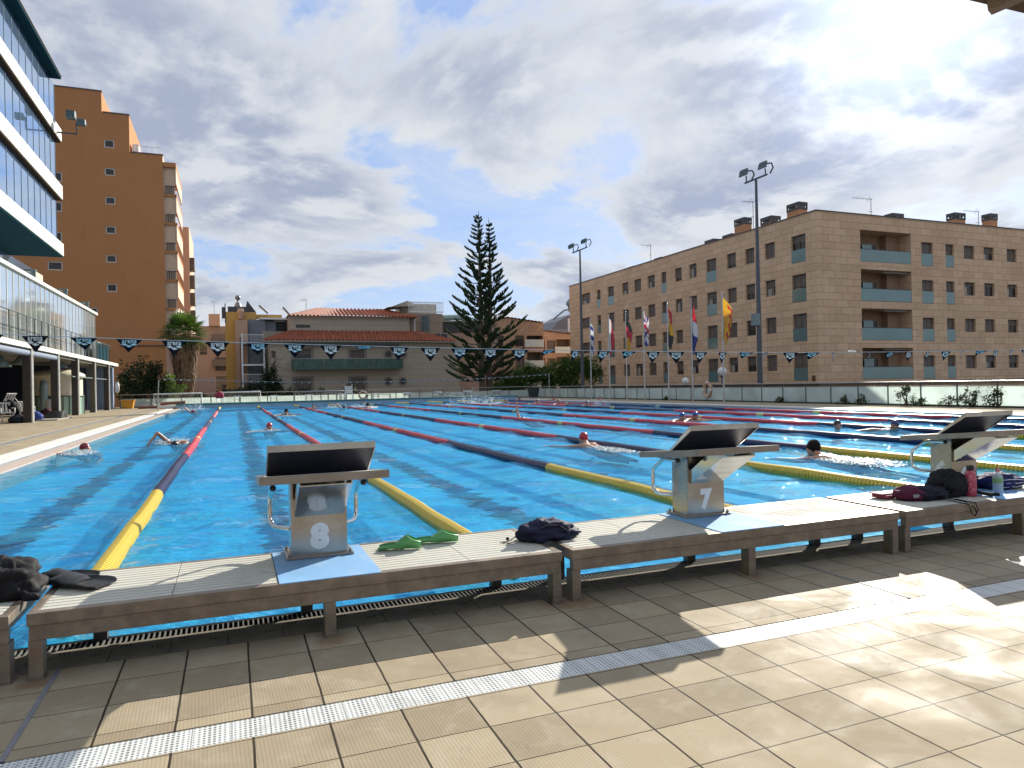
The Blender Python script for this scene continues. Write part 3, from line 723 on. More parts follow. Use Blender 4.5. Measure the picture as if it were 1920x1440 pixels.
# maroon and black striped bag, black bag, bottles and blue bag at right
t = thing('striped_bag', (8.05, -0.35, BT), 'flat maroon and navy bag with a grey band, by block 6', 'bag', 'bags on the starting platforms')
m = MB(); lump(m, (8.09, -0.40, BT), (0.17, 0.10, 0.058), 7.0, 0.25, 2.3); m.build('body', cloth('ink_cloth', (0.012, 0.011, 0.022)), t)
m = MB(); lump(m, (7.97, -0.36, BT), (0.125, 0.105, 0.063), 7.6, 0.14, 2.0, wr=0.05); m.build('maroon_panel', M_maroon, t)
m = MB()
for i in range(12):
    x0, x1 = 7.885+i*0.0155, 7.885+(i+1)*0.0155+0.001
    def fy(x): return -0.4735+0.012*math.cos((x-7.97)*10)
    z0 = BT+0.028+0.003*math.sin(i*0.9); z1 = BT+0.029+0.003*math.sin((i+1)*0.9)
    m.hexa([(x0,fy(x0),z0),(x1,fy(x1),z1),(x1,fy(x1)+0.01,z1),(x0,fy(x0)+0.01,z0),(x0,fy(x0)+0.004,z0+0.02),(x1,fy(x1)+0.004,z1+0.02),(x1,fy(x1)+0.014,z1+0.02),(x0,fy(x0)+0.014,z0+0.02)])
m.build('grey_band', M_greyc, t)
m = MB(); m.bevbox(7.80, 7.93, -0.30, -0.17, BT+0.004, BT+0.030, 0.006); m.bevbox(7.78, 7.90, -0.28, -0.16, BT+0.032, BT+0.040, 0.003); m.build('pink_flap', pm('dusky_pink_cloth', (0.28, 0.05, 0.08), 0.7), t)
m = MB(); cord(m, [(8.10,-0.48,BT+0.02),(8.12,-0.60,BT+0.006),(8.13,-0.69,BT-0.002),(8.14,-0.70,BT-0.06),(8.18,-0.70,BT-0.085),(8.21,-0.70,BT-0.04),(8.20,-0.69,BT+0.004),(8.19,-0.55,BT+0.012)], 0.004); cord(m, [(8.14,-0.5,BT+0.02),(8.17,-0.64,BT+0.006),(8.18,-0.70,BT-0.03),(8.19,-0.70,BT-0.062)], 0.004); m.build('drawstring', M_blk, t)
t = thing('black_rucksack', (8.40, -0.40, BT), 'rounded black drawstring sack leaning towards the pink bottle', 'bag', 'bags on the starting platforms')
m = MB(); lump(m, (8.345, -0.36, BT), (0.165, 0.12, 0.115), 9.0, 0.22, 1.6); m.build('pouch', M_blk, t)
m = MB(); cord(m, [(8.20,-0.45,BT+0.05),(8.22,-0.46,BT+0.14),(8.30,-0.44,BT+0.178),(8.38,-0.42,BT+0.15)], 0.005); cord(m, [(8.45,-0.46,BT+0.05),(8.53,-0.51,BT+0.022),(8.60,-0.54,BT+0.012),(8.64,-0.56,BT+0.01)], 0.014); m.ball((8.545,-0.565,BT+0.012), 0.013, 8); m.build('strap', M_blk, t)
t = thing('water_bottle', (8.475, -0.46, BT), 'pink patterned drinking bottle with a black cap', 'bottle', 'drinking bottles by block 6')
def pinkpat():
    m_, T, b, out = new_mat('pink_pattern'); p = pos(T)
    v = T.new('ShaderNodeTexVoronoi', feature='F1'); T.put(v.inputs['Vector'], p); v.inputs['Scale'].default_value = 34
    ringv = T.math('ABSOLUTE', T.math('SUBTRACT', v.outputs['Distance'], 0.42))
    T.put(b.inputs['Base Color'], T.mix(T.step(ringv, 0.03, 0.08), (0.72, 0.30, 0.36), (0.50, 0.07, 0.13))); b.inputs['Roughness'].default_value = 0.35; return m_
m = MB(); m.lathe((8.475,-0.46,BT), [(0,0),(0.037,0),(0.040,0.006),(0.040,0.145),(0.036,0.172),(0.026,0.192),(0,0.193)], 24); m.build('flask', pinkpat(), t)
m = MB(); m.lathe((8.475,-0.46,BT+0.1935), [(0,0),(0.025,0),(0.026,0.004),(0.026,0.030),(0.022,0.034),(0,0.034)], 20); m.build('cap', M_black, t)
t = thing('water_bottle', (8.66, -0.54, BT), 'clear plastic water bottle with green label and pink spout', 'bottle', 'drinking bottles by block 6')
m = MB(); m.lathe((8.66,-0.54,BT), [(0,0.002),(0.030,0),(0.034,0.008),(0.034,0.05),(0.0325,0.06),(0.034,0.07),(0.034,0.135),(0.030,0.152),(0.014,0.170),(0.013,0.178)], 24); m.build('body', glass('clear_plastic', (0.75, 0.86, 0.92), 0.08, 0.42), t)
m = MB(); m.lathe((8.66,-0.54,BT), [(0,0.004),(0.031,0.004),(0.0325,0.09),(0,0.09)], 20); m.build('water', glass('bottled_water', (0.25, 0.55, 0.80), 0.05, 0.45), t)
m = MB(); m.lathe((8.66,-0.54,BT), [(0.0345,0.095),(0.0348,0.096),(0.0348,0.132),(0.0345,0.133)], 24); m.build('label', pm('green_label', (0.20, 0.42, 0.20), 0.4), t)
m = MB(); m.lathe((8.66,-0.54,BT+0.1785), [(0,0),(0.016,0),(0.016,0.014),(0.009,0.02),(0.008,0.034),(0,0.036)], 16); m.build('spout', pm('pink_cap', (0.62, 0.22, 0.24), 0.4), t)
t = thing('blue_bag', (8.98, -0.33, BT), 'dark blue bag with white lines at the right frame edge', 'bag', 'bags on the starting platforms')
m = MB(); lump(m, (9.03, -0.30, BT), (0.21, 0.13, 0.075), 12.0, 0.25, 2.0); m.build('pouch', M_blue2, t)
m = MB()
for i in range(3): cord(m, [(8.88+0.01*i,-0.41,BT+0.02+0.03*i),(8.96,-0.435,BT+0.03+0.028*i),(9.04,-0.435,BT+0.022+0.03*i),(9.14,-0.42,BT+0.03+0.02*i)], 0.0025)
m.build('piping', pm('white_piping', (0.65, 0.66, 0.72), 0.6), t)
m = MB(); cord(m, [(8.83,-0.34,BT+0.03),(8.80,-0.38,BT+0.06),(8.79,-0.42,BT+0.02),(8.78,-0.47,BT+0.004)], 0.003); m.build('drawstring', M_blk, t)
# ------------------------------------------------------------------ fences
M_rail = pm('galvanised_rail', (0.36, 0.35, 0.32), 0.4, metal=0.6); M_post = pm('dark_green_post', (0.055, 0.065, 0.06), 0.5)
def milky(name, c, mixf, rough=0.25):
    m, T, b, out = new_mat(name); n = T.noise(pos(T), 0.8, 5, 0.65)
    col = T.mix(T.step(n, 0.35, 0.7), tuple(v*0.86 for v in c), c); T.put(b.inputs['Base Color'], col); b.inputs['Roughness'].default_value = rough
    tl = T.new('ShaderNodeBsdfTranslucent'); T.put(tl.inputs[0], col); mx = T.new('ShaderNodeMixShader'); mx.inputs[0].default_value = mixf
    T.t.links.new(b.outputs[0], mx.inputs[1]); T.t.links.new(tl.outputs[0], mx.inputs[2]); T.t.links.new(mx.outputs[0], out.inputs[0]); return m
M_fglass = milky('milky_fence_glass', (0.82, 0.90, 0.87), 0.72)
M_beam = pm('fence_foot', (0.03, 0.045, 0.03), 0.8, var=0.4)
def fence(p0, p1, pitch, z0, zr, zg0, zg1, label):
    p0, p1 = Vector((*p0, 0)), Vector((*p1, 0)); L = (p1-p0).length; d = (p1-p0)/L
    t = thing('glass_fence', p0, label, 'fence', 'glass fences round the pool deck')
    n = max(1, round(L/pitch))
    m = MB(); m.tube([p0+Vector((0,0,zr)), p1+Vector((0,0,zr))], 0.028, 8); m.bar(p0+Vector((0,0,zg1+0.02)), p1+Vector((0,0,zg1+0.02)), 0.03, 0.02); m.build('top_rail', M_rail, t)
    m = MB(); m.bar(p0+Vector((0,0,z0+0.05)), p1+Vector((0,0,z0+0.05)), 0.14, 0.13); m.build('foot_beam', M_beam, t)
    for i in range(n+1):
        q = p0+d*(L*i/n)
        m = MB(); m.box(q.x-0.022, q.x+0.022, q.y-0.022, q.y+0.022, z0, zr-0.02); m.build('post', M_post, t)
        if i < n:
            a, b = q+d*0.03, p0+d*(L*(i+1)/n)-d*0.03
            m = MB(); m.bar(a+Vector((0,0,(zg0+zg1)/2)), b+Vector((0,0,(zg0+zg1)/2)), 0.012, zg1-zg0); m.build('glass_panel', M_fglass, t)
    return t
fence((29.3, 4.0), (29.3, 56.4), 1.55, -0.05, 0.97, 0.04, 0.78, 'long milky glass fence on the right in front of the sandstone flats')
fence((-4.6, 56.5), (29.2, 56.5), 2.05, -0.05, 0.99, 0.02, 0.66, 'milky glass fence across the far end behind the white starting blocks')

# ------------------------------------------------------------------ far starting blocks and furniture of the far end
M_wht = pm('white_paint', (0.74, 0.75, 0.74), 0.45, var=0.06); M_tub = pm('grey_tube', (0.16, 0.17, 0.18), 0.4, metal=0.4)
ords = ['first', 'second', 'third', 'fourth', 'fifth', 'sixth', 'seventh', 'eighth', 'ninth', 'tenth']
fb = thing('far_starting_block', (0, 0, 0.301), 'placeholder', 'starting block', 'white starting blocks at the far end')
m = MB(); m.bevbox(-0.27, 0.27, -0.28, 0.28, 0.40, 0.46, 0.01); m.build('standing_top', M_wht, fb, world=False)
for sx in (-1, 1):
    m = MB(); m.tube([(sx*0.21, -0.2, 0), (sx*0.21, -0.2, 0.40)], 0.02, 6); m.build('leg', M_tub, fb, world=False)
    m = MB(); m.tube([(sx*0.21, 0.2, 0), (sx*0.21, 0.2, 0.40)], 0.02, 6); m.build('leg', M_tub, fb, world=False)
m = MB(); m.tube([(-0.21,-0.2,0.2),(0.21,-0.2,0.2)], 0.015, 6); m.build('cross_bar', M_tub, fb, world=False)
for k in range(9):
    lb = ords[k]+' white starting block from the left on the far end wall'
    if k == 0: fb.location = (3.65, 50.6, 0.301); fb['label'] = lb
    else: dup(fb, (3.65+2.5*k, 50.6, 0.301), None, lb)
M_pvc = pm('white_pvc', (0.70, 0.71, 0.70), 0.4); M_net = pm('net_cord', (0.30, 0.33, 0.32), 0.8)
def goal(x0, x1, y, z, label, dark=False, h=1.0):
    mt = M_tub if dark else M_pvc
    t = thing('water_polo_goal', ((x0+x1)/2, y, z), label, 'goal', 'water polo goals stored at the far end')
    m = MB(); m.tube([(x0, y, z), (x0, y, z+h), (x1, y, z+h), (x1, y, z)], 0.055, 8); m.build('frame', mt, t)
    m = MB()
    for x in (x0+0.1, x1-0.1): m.tube([(x, y, z+h*0.98), (x, y+0.8, z+0.55), (x, y+0.9, z+0.02)], 0.025, 6)
    m.tube([(x0+0.1, y+0.9, z+0.03), (x1-0.1, y+0.9, z+0.03)], 0.025, 6); m.build('back_frame', M_tub, t)
    m = MB()
    for i in range(15):
        x = x0+0.1+(x1-x0-0.2)*i/14; m.tube([(x, y+0.02, z+h*0.95), (x, y+0.8, z+0.5), (x, y+0.9, z+0.03)], 0.006, 4)
    for j in range(5):
        f = j/4; m.tube([(x0+0.1, y+0.05+0.8*f, z+h*0.95-0.45*f), (x1-0.1, y+0.05+0.8*f, z+h*0.95-0.45*f)], 0.006, 4)
    m.build('net', M_net, t)
goal(-2.0, 1.2, 53.2, 0.0, 'white water polo goal on the far left deck corner', h=1.02)
goal(2.55, 5.3, 52.9, 0.0, 'white water polo goal behind the second lane at the far end', h=1.05)
goal(7.75, 11.6, 53.0, 0.0, 'dark grey collapsed goal frame behind the far starting blocks', True, h=0.95)
# lifeguard chair, tables and benches on the far deck
def small_table(x, y, z, w, h, label, long=False):
    t = thing('side_table' if not long else 'low_bench', (x, y, z), label, 'table' if not long else 'bench', 'tables and benches on the far deck')
    m = MB(); m.box(x-w/2, x+w/2, y-0.2, y+0.2, z+h-0.04, z+h); m.build('top', M_tub, t)
    for sx in (-1, 1):
        for sy in (-1, 1):
            m = MB(); m.box(x+sx*(w/2-0.05)-0.02, x+sx*(w/2-0.05)+0.02, y+sy*0.17-0.02, y+sy*0.17+0.02, z, z+h-0.04); m.build('leg', M_tub, t)
small_table(10.5, 51.6, 0.301, 0.75, 0.55, 'grey square-legged table left of the white slatted chair'); small_table(14.1, 51.7, 0.301, 1.9, 0.32, 'long dark low bench right of the white slatted chair', True); small_table(19.2, 51.7, 0.301, 1.4, 0.35, 'shorter dark bench towards the middle of the far end', True)
t = thing('slatted_chair', (11.75, 51.3, 0.301), 'white slatted high-backed chair on the far end wall', 'chair')
m = MB()
for i in range(8): m.box(11.48, 12.02, 51.55+0.01*i, 51.58+0.01*i, 0.80+i*0.07, 0.85+i*0.07)
m.build('backrest', M_wht, t); m = MB(); m.box(11.46, 12.04, 51.05, 51.52, 0.70, 0.74); m.build('seat', M_wht, t)
for sx in (11.48, 12.02):
    for sy in (51.1, 51.6): m = MB(); m.box(sx-0.02, sx+0.02, sy-0.02, sy+0.02, 0.301, 0.74 if sy < 51.5 else 1.36); m.build('leg', M_wht, t)
def ring_buoy(c, axis, label, col, R0=0.36, r0=0.085):
    t = thing('lifebuoy', c, label, 'lifebuoy'); a = Vector(axis).normalized(); u = Vector((0,0,1)); v = a.cross(u)
    def torus(a0, a1, n, rr):
        P = [Vector(c)+(u*math.cos(a0+(a1-a0)*i/n)+v*math.sin(a0+(a1-a0)*i/n))*R0 for i in range(n+1)]
        return MB().tube(P, rr, 10)
    torus(0, 2*math.pi, 40, r0).build('ring', col, t)
    for k in range(4): torus(k*math.pi/2-0.14, k*math.pi/2+0.14, 5, r0*1.04).build('band', M_wht, t)
    m = MB(); m.tube([Vector(c)+(u*math.cos(x)+v*math.sin(x))*(R0+r0+0.015) for x in np.linspace(0, 6.28, 24)], 0.01, 5); m.build('grab_rope', M_black, t)
ring_buoy((12.9, 51.95, 0.62), (0, -1, 0), 'faded orange lifebuoy standing at the far end beside a starting block', pm('faded_orange', (0.55, 0.36, 0.25), 0.6), 0.28, 0.07)
ring_buoy((29.12, 29.9, 0.68), (-1, 0.15, 0), 'faded orange lifebuoy hanging on the right glass fence', pm('faded_orange', (0.55, 0.36, 0.25), 0.6), 0.40, 0.10)
t = thing('litter_bin', (27.6, 52.0, 0), 'dark green wheelie bin in the far right corner', 'bin')
m = MB(); m.hexa([(27.3,51.7,0.05),(27.9,51.7,0.05),(27.9,52.3,0.05),(27.3,52.3,0.05),(27.2,51.6,0.85),(28.0,51.6,0.85),(28.0,52.4,0.85),(27.2,52.4,0.85)]); m.build('body', pm('bin_green', (0.02, 0.035, 0.035), 0.5), t)
m = MB(); m.bevbox(27.15, 28.05, 51.55, 52.45, 0.852, 0.94, 0.02); m.build('lid', pm('bin_green', (0.02, 0.035, 0.035), 0.5), t)
t = thing('red_bag', (2.45, 51.2, 0.301), 'crimson bag hanging on a chair at the far end of the first lane rope', 'bag')
m = MB(); lump(m, (2.45, 51.2, 0.65), (0.30, 0.18, 0.27), 21.0, 0.15, 1.5, 24, 14); m.build('pouch', pm('crimson_cloth', (0.33, 0.015, 0.05), 0.7), t)
t = thing('folding_chair', (2.45, 51.3, 0.301), 'small pale chair under the crimson bag at the far end', 'chair')
m = MB(); m.box(2.2, 2.7, 51.05, 51.45, 0.62, 0.65); m.build('seat', M_wht, t)
for sx in (2.23, 2.67):
    for sy in (51.08, 51.42): m = MB(); m.box(sx-0.015, sx+0.015, sy-0.015, sy+0.015, 0.301, 0.62); m.build('leg', M_wht, t)
t = thing('tarpaulin_roll', (-0.4, 51.0, 0.0), 'rolled reddish cover and boards heaped on the far left deck corner', 'cover')
m = MB(); m.tube([(-2.9,52.0,0.10),(-1.6,51.9,0.12),(-0.2,51.7,0.10)], 0.10, 8); m.tube([(-1.4,51.3,0.32),(-0.9,51.2,0.36),(0.2,51.1,0.40)], 0.12, 8); m.build('roll', pm('cover_red', (0.26, 0.11, 0.08), 0.8), t)
m = MB(); m.box(-1.5, 0.3, 50.6, 51.5, 0.06, 0.20); m.build('board', M_wht, t)
t = thing('yellow_crate', (-3.9, 54.4, 0), 'orange-yellow plastic crate beside the blue building end', 'crate')
m = MB(); m.hexa([(-4.15,54.1,0.02),(-3.5,54.1,0.02),(-3.5,54.7,0.02),(-4.15,54.7,0.02),(-4.25,54.0,0.62),(-3.4,54.0,0.62),(-3.4,54.8,0.62),(-4.25,54.8,0.62)]); m.build('body', pm('crate_yellow', (0.60, 0.27, 0.02), 0.5), t)
m = MB(); m.bar((-4.27,53.98,0.60),(-3.38,53.98,0.60),0.05,0.06); m.bar((-3.38,53.98,0.60),(-3.38,54.82,0.60),0.05,0.06); m.build('rim', pm('crate_yellow', (0.60, 0.27, 0.02), 0.5), t)
t = thing('flag_line_post', (-0.95, 45.0, 0), 'thin steel post holding the left end of the far pennant line', 'post', 'posts of the pennant lines')
m = MB(); m.tube([(-1.05,45,0),(-0.95,45,1.95)], 0.03, 8); m.build('pole', M_rail, t); m = MB(); m.tube([(-1.0,45,0.9),(-1.05,45.5,0)], 0.02, 6); m.build('brace', M_rail, t)
t = thing('flag_line_post', (25.9, 45.0, 0), 'thin steel post holding the right end of the far pennant line', 'post', 'posts of the pennant lines')
m = MB(); m.tube([(25.9,45,0),(25.9,45,2.0)], 0.03, 8); m.build('pole', M_rail, t); m = MB(); m.tube([(25.9,45,0.9),(26.3,45,0)], 0.02, 6); m.build('brace', M_rail, t)

# ------------------------------------------------------------------ pennant lines
M_pen = pm('pennant_navy', (0.013, 0.014, 0.020), 0.9, var=0.2, spec=0.05); M_penw = milky('pennant_white', (0.97, 0.96, 0.93), 0.15, 0.8); M_cord = pm('white_cord', (0.52, 0.53, 0.54), 0.6)
def logo_mesh():
    V, F = text_mesh('arena', 0.078, 0.0016, 1.04)
    V = V[:, :2]; V[:, 0] *= 0.150/np.ptp(V[:, 0]); V[:, 1] *= 0.044/np.ptp(V[:, 1])
    mb = MB()
    for s, y in ((1, -0.0022), (-1, 0.0022)): mb.add([(s*v[0], y, -0.032+v[1]) for v in V], F)
    for s, y in ((1, -0.0022), (-1, 0.0022)):        # the three overlapping lozenges under the word
        for cx, cz in ((-0.048, -0.072), (0.048, -0.072), (0.0, -0.094)):
            mb.add([(s*(cx-0.037), y, cz+0.006), (s*(cx-0.004), y, cz-0.015), (s*(cx+0.037), y, cz-0.004), (s*(cx+0.006), y, cz+0.018)], [(0,1,2,3)])
    return mb
def pennant_mesh(big=True):
    mb = MB(); w, h = 0.136, 0.182; n = 8
    V = []
    for i in range(n+1):
        f = i/n; ww = w*(1-f)
        for x in (-ww, -ww*0.33, ww*0.33, ww): V.append((x, 0.0016*math.sin(f*5), -h*f))
    mb.add(V, [(i*4+j, i*4+j+1, (i+1)*4+j+1, (i+1)*4+j) for i in range(n) for j in range(3)], 0, True)
    return mb
line = thing('pennant_line', (12.5, 5.0, 1.62), 'string of navy triangular pennants with white lettering across the near lanes', 'bunting', 'pennant lines over the pool')
def zline(X): return 1.628+0.0016*(X-12.5)**2
m = MB(); m.tube([(X, 5.0, zline(X)) for X in np.linspace(-1, 26, 60)], 0.005, 6); m.build('cord', M_cord, line)
xs = [-22, 66, 157, 243, 327, 408, 484, 553, 620, 684, 749, 807, 863, 920, 975, 1031, 1080, 1132, 1180, 1225, 1268, 1314, 1355, 1400, 1438, 1482, 1524, 1563, 1600, 1631, 1672, 1704, 1740, 1774, 1805, 1842, 1868, 1896, 1925, 1950]
pen = pennant_mesh().build('pennant', M_pen, line, world=False); let = logo_mesh().build('lettering', M_penw, pen, world=False)
tilt = {620: 0.05, 684: 1.35, 1031: 1.15, 1400: 1.05, 1600: 2.0, 1563: 0.1, 1842: 1.1, 1180: 0.95, 1438: 0.85, 1524: 0.9, 1672: 0.8, 327: 0.12, 408: 0.02, 66: 0.08, 157: 0.75, 243: 0.65, 484: 0.72, 553: 0.5}
for i, px in enumerate(xs):
    X = at_y(px, 650, 5.0)[0]; o = pen if i == 0 else dup(pen, parent=line)
    o.location = (X-12.5, 0, zline(X)-1.62-0.004); r = random.Random(px)
    tw = r.uniform(-0.25, 0.25) if px < 1000 else r.uniform(-0.3, 0.75)
    o.rotation_euler = (tilt.get(px, r.uniform(0.1, 0.5)), 0.0, tw)
line2 = thing('pennant_line', (12.5, 45.0, 1.6), 'string of tiny pennants across the far end of the lanes', 'bunting', 'pennant lines over the pool')
m = MB(); m.tube([(X, 45.0, 1.6+0.0021*(X-13)**2) for X in np.linspace(-1, 25.9, 40)], 0.006, 5); m.build('cord', M_cord, line2)
for i in range(58):
    X = -0.6+i*0.46
    if i in (7, 8, 20): continue
    o = dup(pen, parent=line2); o.location = (X-12.5, 0, 0.0021*(X-13)**2-0.004); o.rotation_euler = (random.uniform(0, 0.9), 0, random.uniform(-0.3, 0.3)); o.scale = (0.85, 0.85, 0.85)

# ------------------------------------------------------------------ floodlight masts, flag poles, globe lamps
M_mast = pm('mast_steel', (0.075, 0.085, 0.095), 0.45, metal=0.3); M_lampg = pm('lamp_grey', (0.16, 0.22, 0.22), 0.35); M_lens = mirror_glass('lamp_lens', (0.35, 0.45, 0.45), 0.2, 0.2)
def mast(x, y, label):
    t = thing('floodlight_mast', (x, y, 0), label, 'floodlight', 'floodlight masts along the right fence')
    m = MB(); m.tube([(x,y,0),(x,y,6),(x,y,12.0)], [0.15, 0.11, 0.065], 14); m.box(x-0.18, x+0.18, y-0.18, y+0.18, 0, 0.03); m.build('pole', M_mast, t)
    d = Vector((math.cos(R(20)), -math.sin(R(20)), 0.38)); c = Vector((x, y, 12.02))
    m = MB(); m.bar(c-d*0.62, c+d*0.62, 0.09, 0.09); m.build('cross_arm', M_mast, t)
    for s in (-0.52, 0.52):
        q = c+d*s; e = Vector((-0.75, -0.5, 0)).normalized()
        m = MB(); u = Vector((0,0,1)); k = q+u*0.55+e*0.12
        m.bar(q, q+u*0.35+e*0.05, 0.06, 0.06); m.tube([q+d*0.25, q+d*0.42+u*0.25, q+d*0.34+u*0.52, k+d*0.1], 0.045, 6); m.build('bracket', M_mast, t)
        w = Vector((d.x, d.y, d.z)).normalized(); f = (e*0.55-u*0.83).normalized(); v = w.cross(f).normalized()
        m = MB(); P = []
        for zz, sc in ((-0.11, 0.8), (0.07, 1.0)):
            for a, b in ((-1,-1),(1,-1),(1,1),(-1,1)): P.append(k-w*0.12+w*(a*0.26*sc)+v*(b*0.19*sc)+f*zz)
        m.hexa(P); hd = recalc(m.build('lamp_head', pm('lamp_housing', (0.07, 0.105, 0.11), 0.4), t))
        m = MB(); m.quad(*[k-w*0.12+w*(a*0.235)+v*(b*0.165)+f*0.0735 for a, b in ((-1,-1),(1,-1),(1,1),(-1,1))]); m.build('lens', M_lens, hd)
    return t
mast(29.75, 26.2, 'nearer tall floodlight mast with twin lamps before the sandstone flats'); tm = mast(29.75, 46.9, 'farther floodlight mast at the left corner of the sandstone flats')
m = MB(); m.bevbox(29.35, 29.7, 26.02, 26.38, 4.1, 4.75, 0.04); lk = m.build('loudspeaker', M_lampg, [o for o in scene.objects if o.name == 'floodlight_mast'][0])
def flag_mat(name, fn):
    m, T, b, out = new_mat(name); p = T.new('ShaderNodeAttribute'); p.attribute_name = 'weave'
    u, v, w = T.sep(p.outputs['Vector'])
    c = fn(T, u, v); T.put(b.inputs['Base Color'], T.mix(0.12, c, T.mix(T.noise(pos(T), 30, 3), (0.1,)*3, (0.8,)*3))); b.inputs['Roughness'].default_value = 0.75
    tl = T.new('ShaderNodeBsdfTranslucent'); T.put(tl.inputs[0], c); mx = T.new('ShaderNodeMixShader'); mx.inputs[0].default_value = 0.3
    T.t.links.new(b.outputs[0], mx.inputs[1]); T.t.links.new(tl.outputs[0], mx.inputs[2]); T.t.links.new(mx.outputs[0], out.inputs[0]); return m
RED, YEL, BLU, WHT, BLK = (0.55, 0.02, 0.035), (0.75, 0.42, 0.02), (0.02, 0.04, 0.25), (0.72, 0.72, 0.72), (0.015, 0.015, 0.015)
def gt(T, a, k): return T.math('GREATER_THAN', a, k)
def band(T, a, lo, hi): return T.math('MULTIPLY', gt(T, a, lo), T.math('LESS_THAN', a, hi))
def f_cat(T, u, v):
    c = T.mix(gt(T, T.math('FRACT', T.math('MULTIPLY', v, 4.5)), 0.5), YEL, RED); return T.mix(gt(T, u, 0.45), T.mix(band(T, v, 0.3, 0.7), YEL, (0.70, 0.33, 0.02)), c)
def f_uk(T, u, v):
    c = T.mix(band(T, T.math('ABSOLUTE', T.math('SUBTRACT', u, v)), -1, 0.10), BLU, WHT); c = T.mix(band(T, T.math('ABSOLUTE', T.math('SUBTRACT', T.math('ADD', u, v), 1)), -1, 0.10), c, WHT)
    c = T.mix(band(T, u, 0.36, 0.64), c, WHT); c = T.mix(band(T, v, 0.34, 0.66), c, WHT); c = T.mix(band(T, u, 0.42, 0.58), c, RED); return T.mix(band(T, v, 0.42, 0.58), c, RED)
def f_h3(a, b, c3): return lambda T, u, v: T.mix(gt(T, v, 0.667), T.mix(gt(T, v, 0.333), c3, b), a)
def f_v(a, b): return lambda T, u, v: T.mix(gt(T, v, 0.5), a, b)
def f_club(T, u, v):
    c = T.mix(gt(T, T.math('FRACT', T.math('MULTIPLY', v, 3.2)), 0.55), WHT, BLU); return T.mix(band(T, u, 0.62, 0.8), c, YEL)
def f_por(T, u, v): return T.mix(gt(T, u, 0.3), WHT, T.mix(band(T, v, 0.7, 0.85), RED, (0.60, 0.02, 0.04)))
flags = [(44.2, f_club, 'blue and white hanging flag, farthest left in the row', 3.9), (41.3, f_por, 'plain red hanging flag with a white corner', 3.6), (38.9, f_h3(BLK, RED, YEL), 'black red and yellow hanging flag next to the plain red one', 3.6), (36.6, f_uk, 'hanging flag with red white and blue crosses', 3.2), (33.8, f_h3(RED, YEL, BLK), 'dark topped hanging flag with yellow middle and red tail', 3.6), (31.3, f_h3(RED, WHT, BLU), 'red white and blue hanging flag beside the yellow one', 4.2), (28.4, f_cat, 'yellow and red striped hanging flag nearest the floodlight mast', 3.6)]
M_pole = pm('pale_pole', (0.50, 0.50, 0.48), 0.4, metal=0.2)
for i, (Y, fn, lb, hh) in enumerate(flags):
    x = 29.1
    t = thing('flag_pole', (x, Y, 0), 'flagpole of the '+lb, 'flagpole', 'flagpoles along the right fence')
    m = MB(); m.tube([(x,Y,0),(x,Y,6.1)], [0.05, 0.035], 10); m.build('pole', M_pole, t); m = MB(); m.ball((x,Y,6.15), 0.05, 8); m.build('finial', M_pole, t)
    nu, nv = 14, 40; V = []; W = []
    hang = hh*0.66; wid = 0.36 if i < 6 else 0.60
    for b in range(nv+1):
        fv = b/nv
        for a in range(nu+1):
            fu = a/nu
            fold = math.sin(fu*9+i)*0.10*(0.3+fv)+math.sin(fv*7+fu*5+i*2)*0.05
            spread = wid*fu*(0.35+0.65*math.sin(math.pi*min(1, 0.15+fv*0.95))**0.7)
            px = x+0.05+spread*0.55*1.0-fold*0.4; py = Y-spread*0.75+fold
            V.append((px, py, 6.0-hang*fv-fu*0.45*hang*(1-0.35*fv)*0.6)); W.append((fu, 1-fv, 0))
    f = MB(); f.add(V, [(b*(nu+1)+a, b*(nu+1)+a+1, (b+1)*(nu+1)+a+1, (b+1)*(nu+1)+a) for b in range(nv) for a in range(nu)], 0, True)
    fo = f.build('flag', flag_mat('flag_cloth_%s' % 'abcdefg'[i], fn))
    fo.data.attributes.new('weave', 'FLOAT_VECTOR', 'POINT').data.foreach_set('vector', np.array(W, dtype=np.float32).ravel())
    tag(fo, lb, 'flag', 'flags hanging along the right fence')
M_globe = pm('opal_globe', (0.72, 0.72, 0.68), 0.3, var=0.04)
for px, py, X, rr, lb in ((1354, 697, 33.0, 0.30, 'white globe street lamp beside the yellow striped flag'), (1285, 715, 33.0, 0.26, 'small white globe lamp low behind the right fence')):
    q = at_x(px, py, X); t = thing('globe_lamp', (q[0], q[1], -0.9), lb, 'street lamp', 'globe street lamps behind the right fence')
    m = MB(); m.tube([(q[0],q[1],-0.9),(q[0],q[1],q[2]-rr*0.8)], 0.06, 8); m.build('post', M_mast, t); m = MB(); m.ball(tuple(q), rr, 16); m.build('globe', M_globe, t)
    m = MB(); m.lathe((q[0],q[1],q[2]-rr-0.05), [(0,0),(0.14,0.0),(0.16,0.12),(0,0.12)], 12); m.build('collar', M_mast, t)
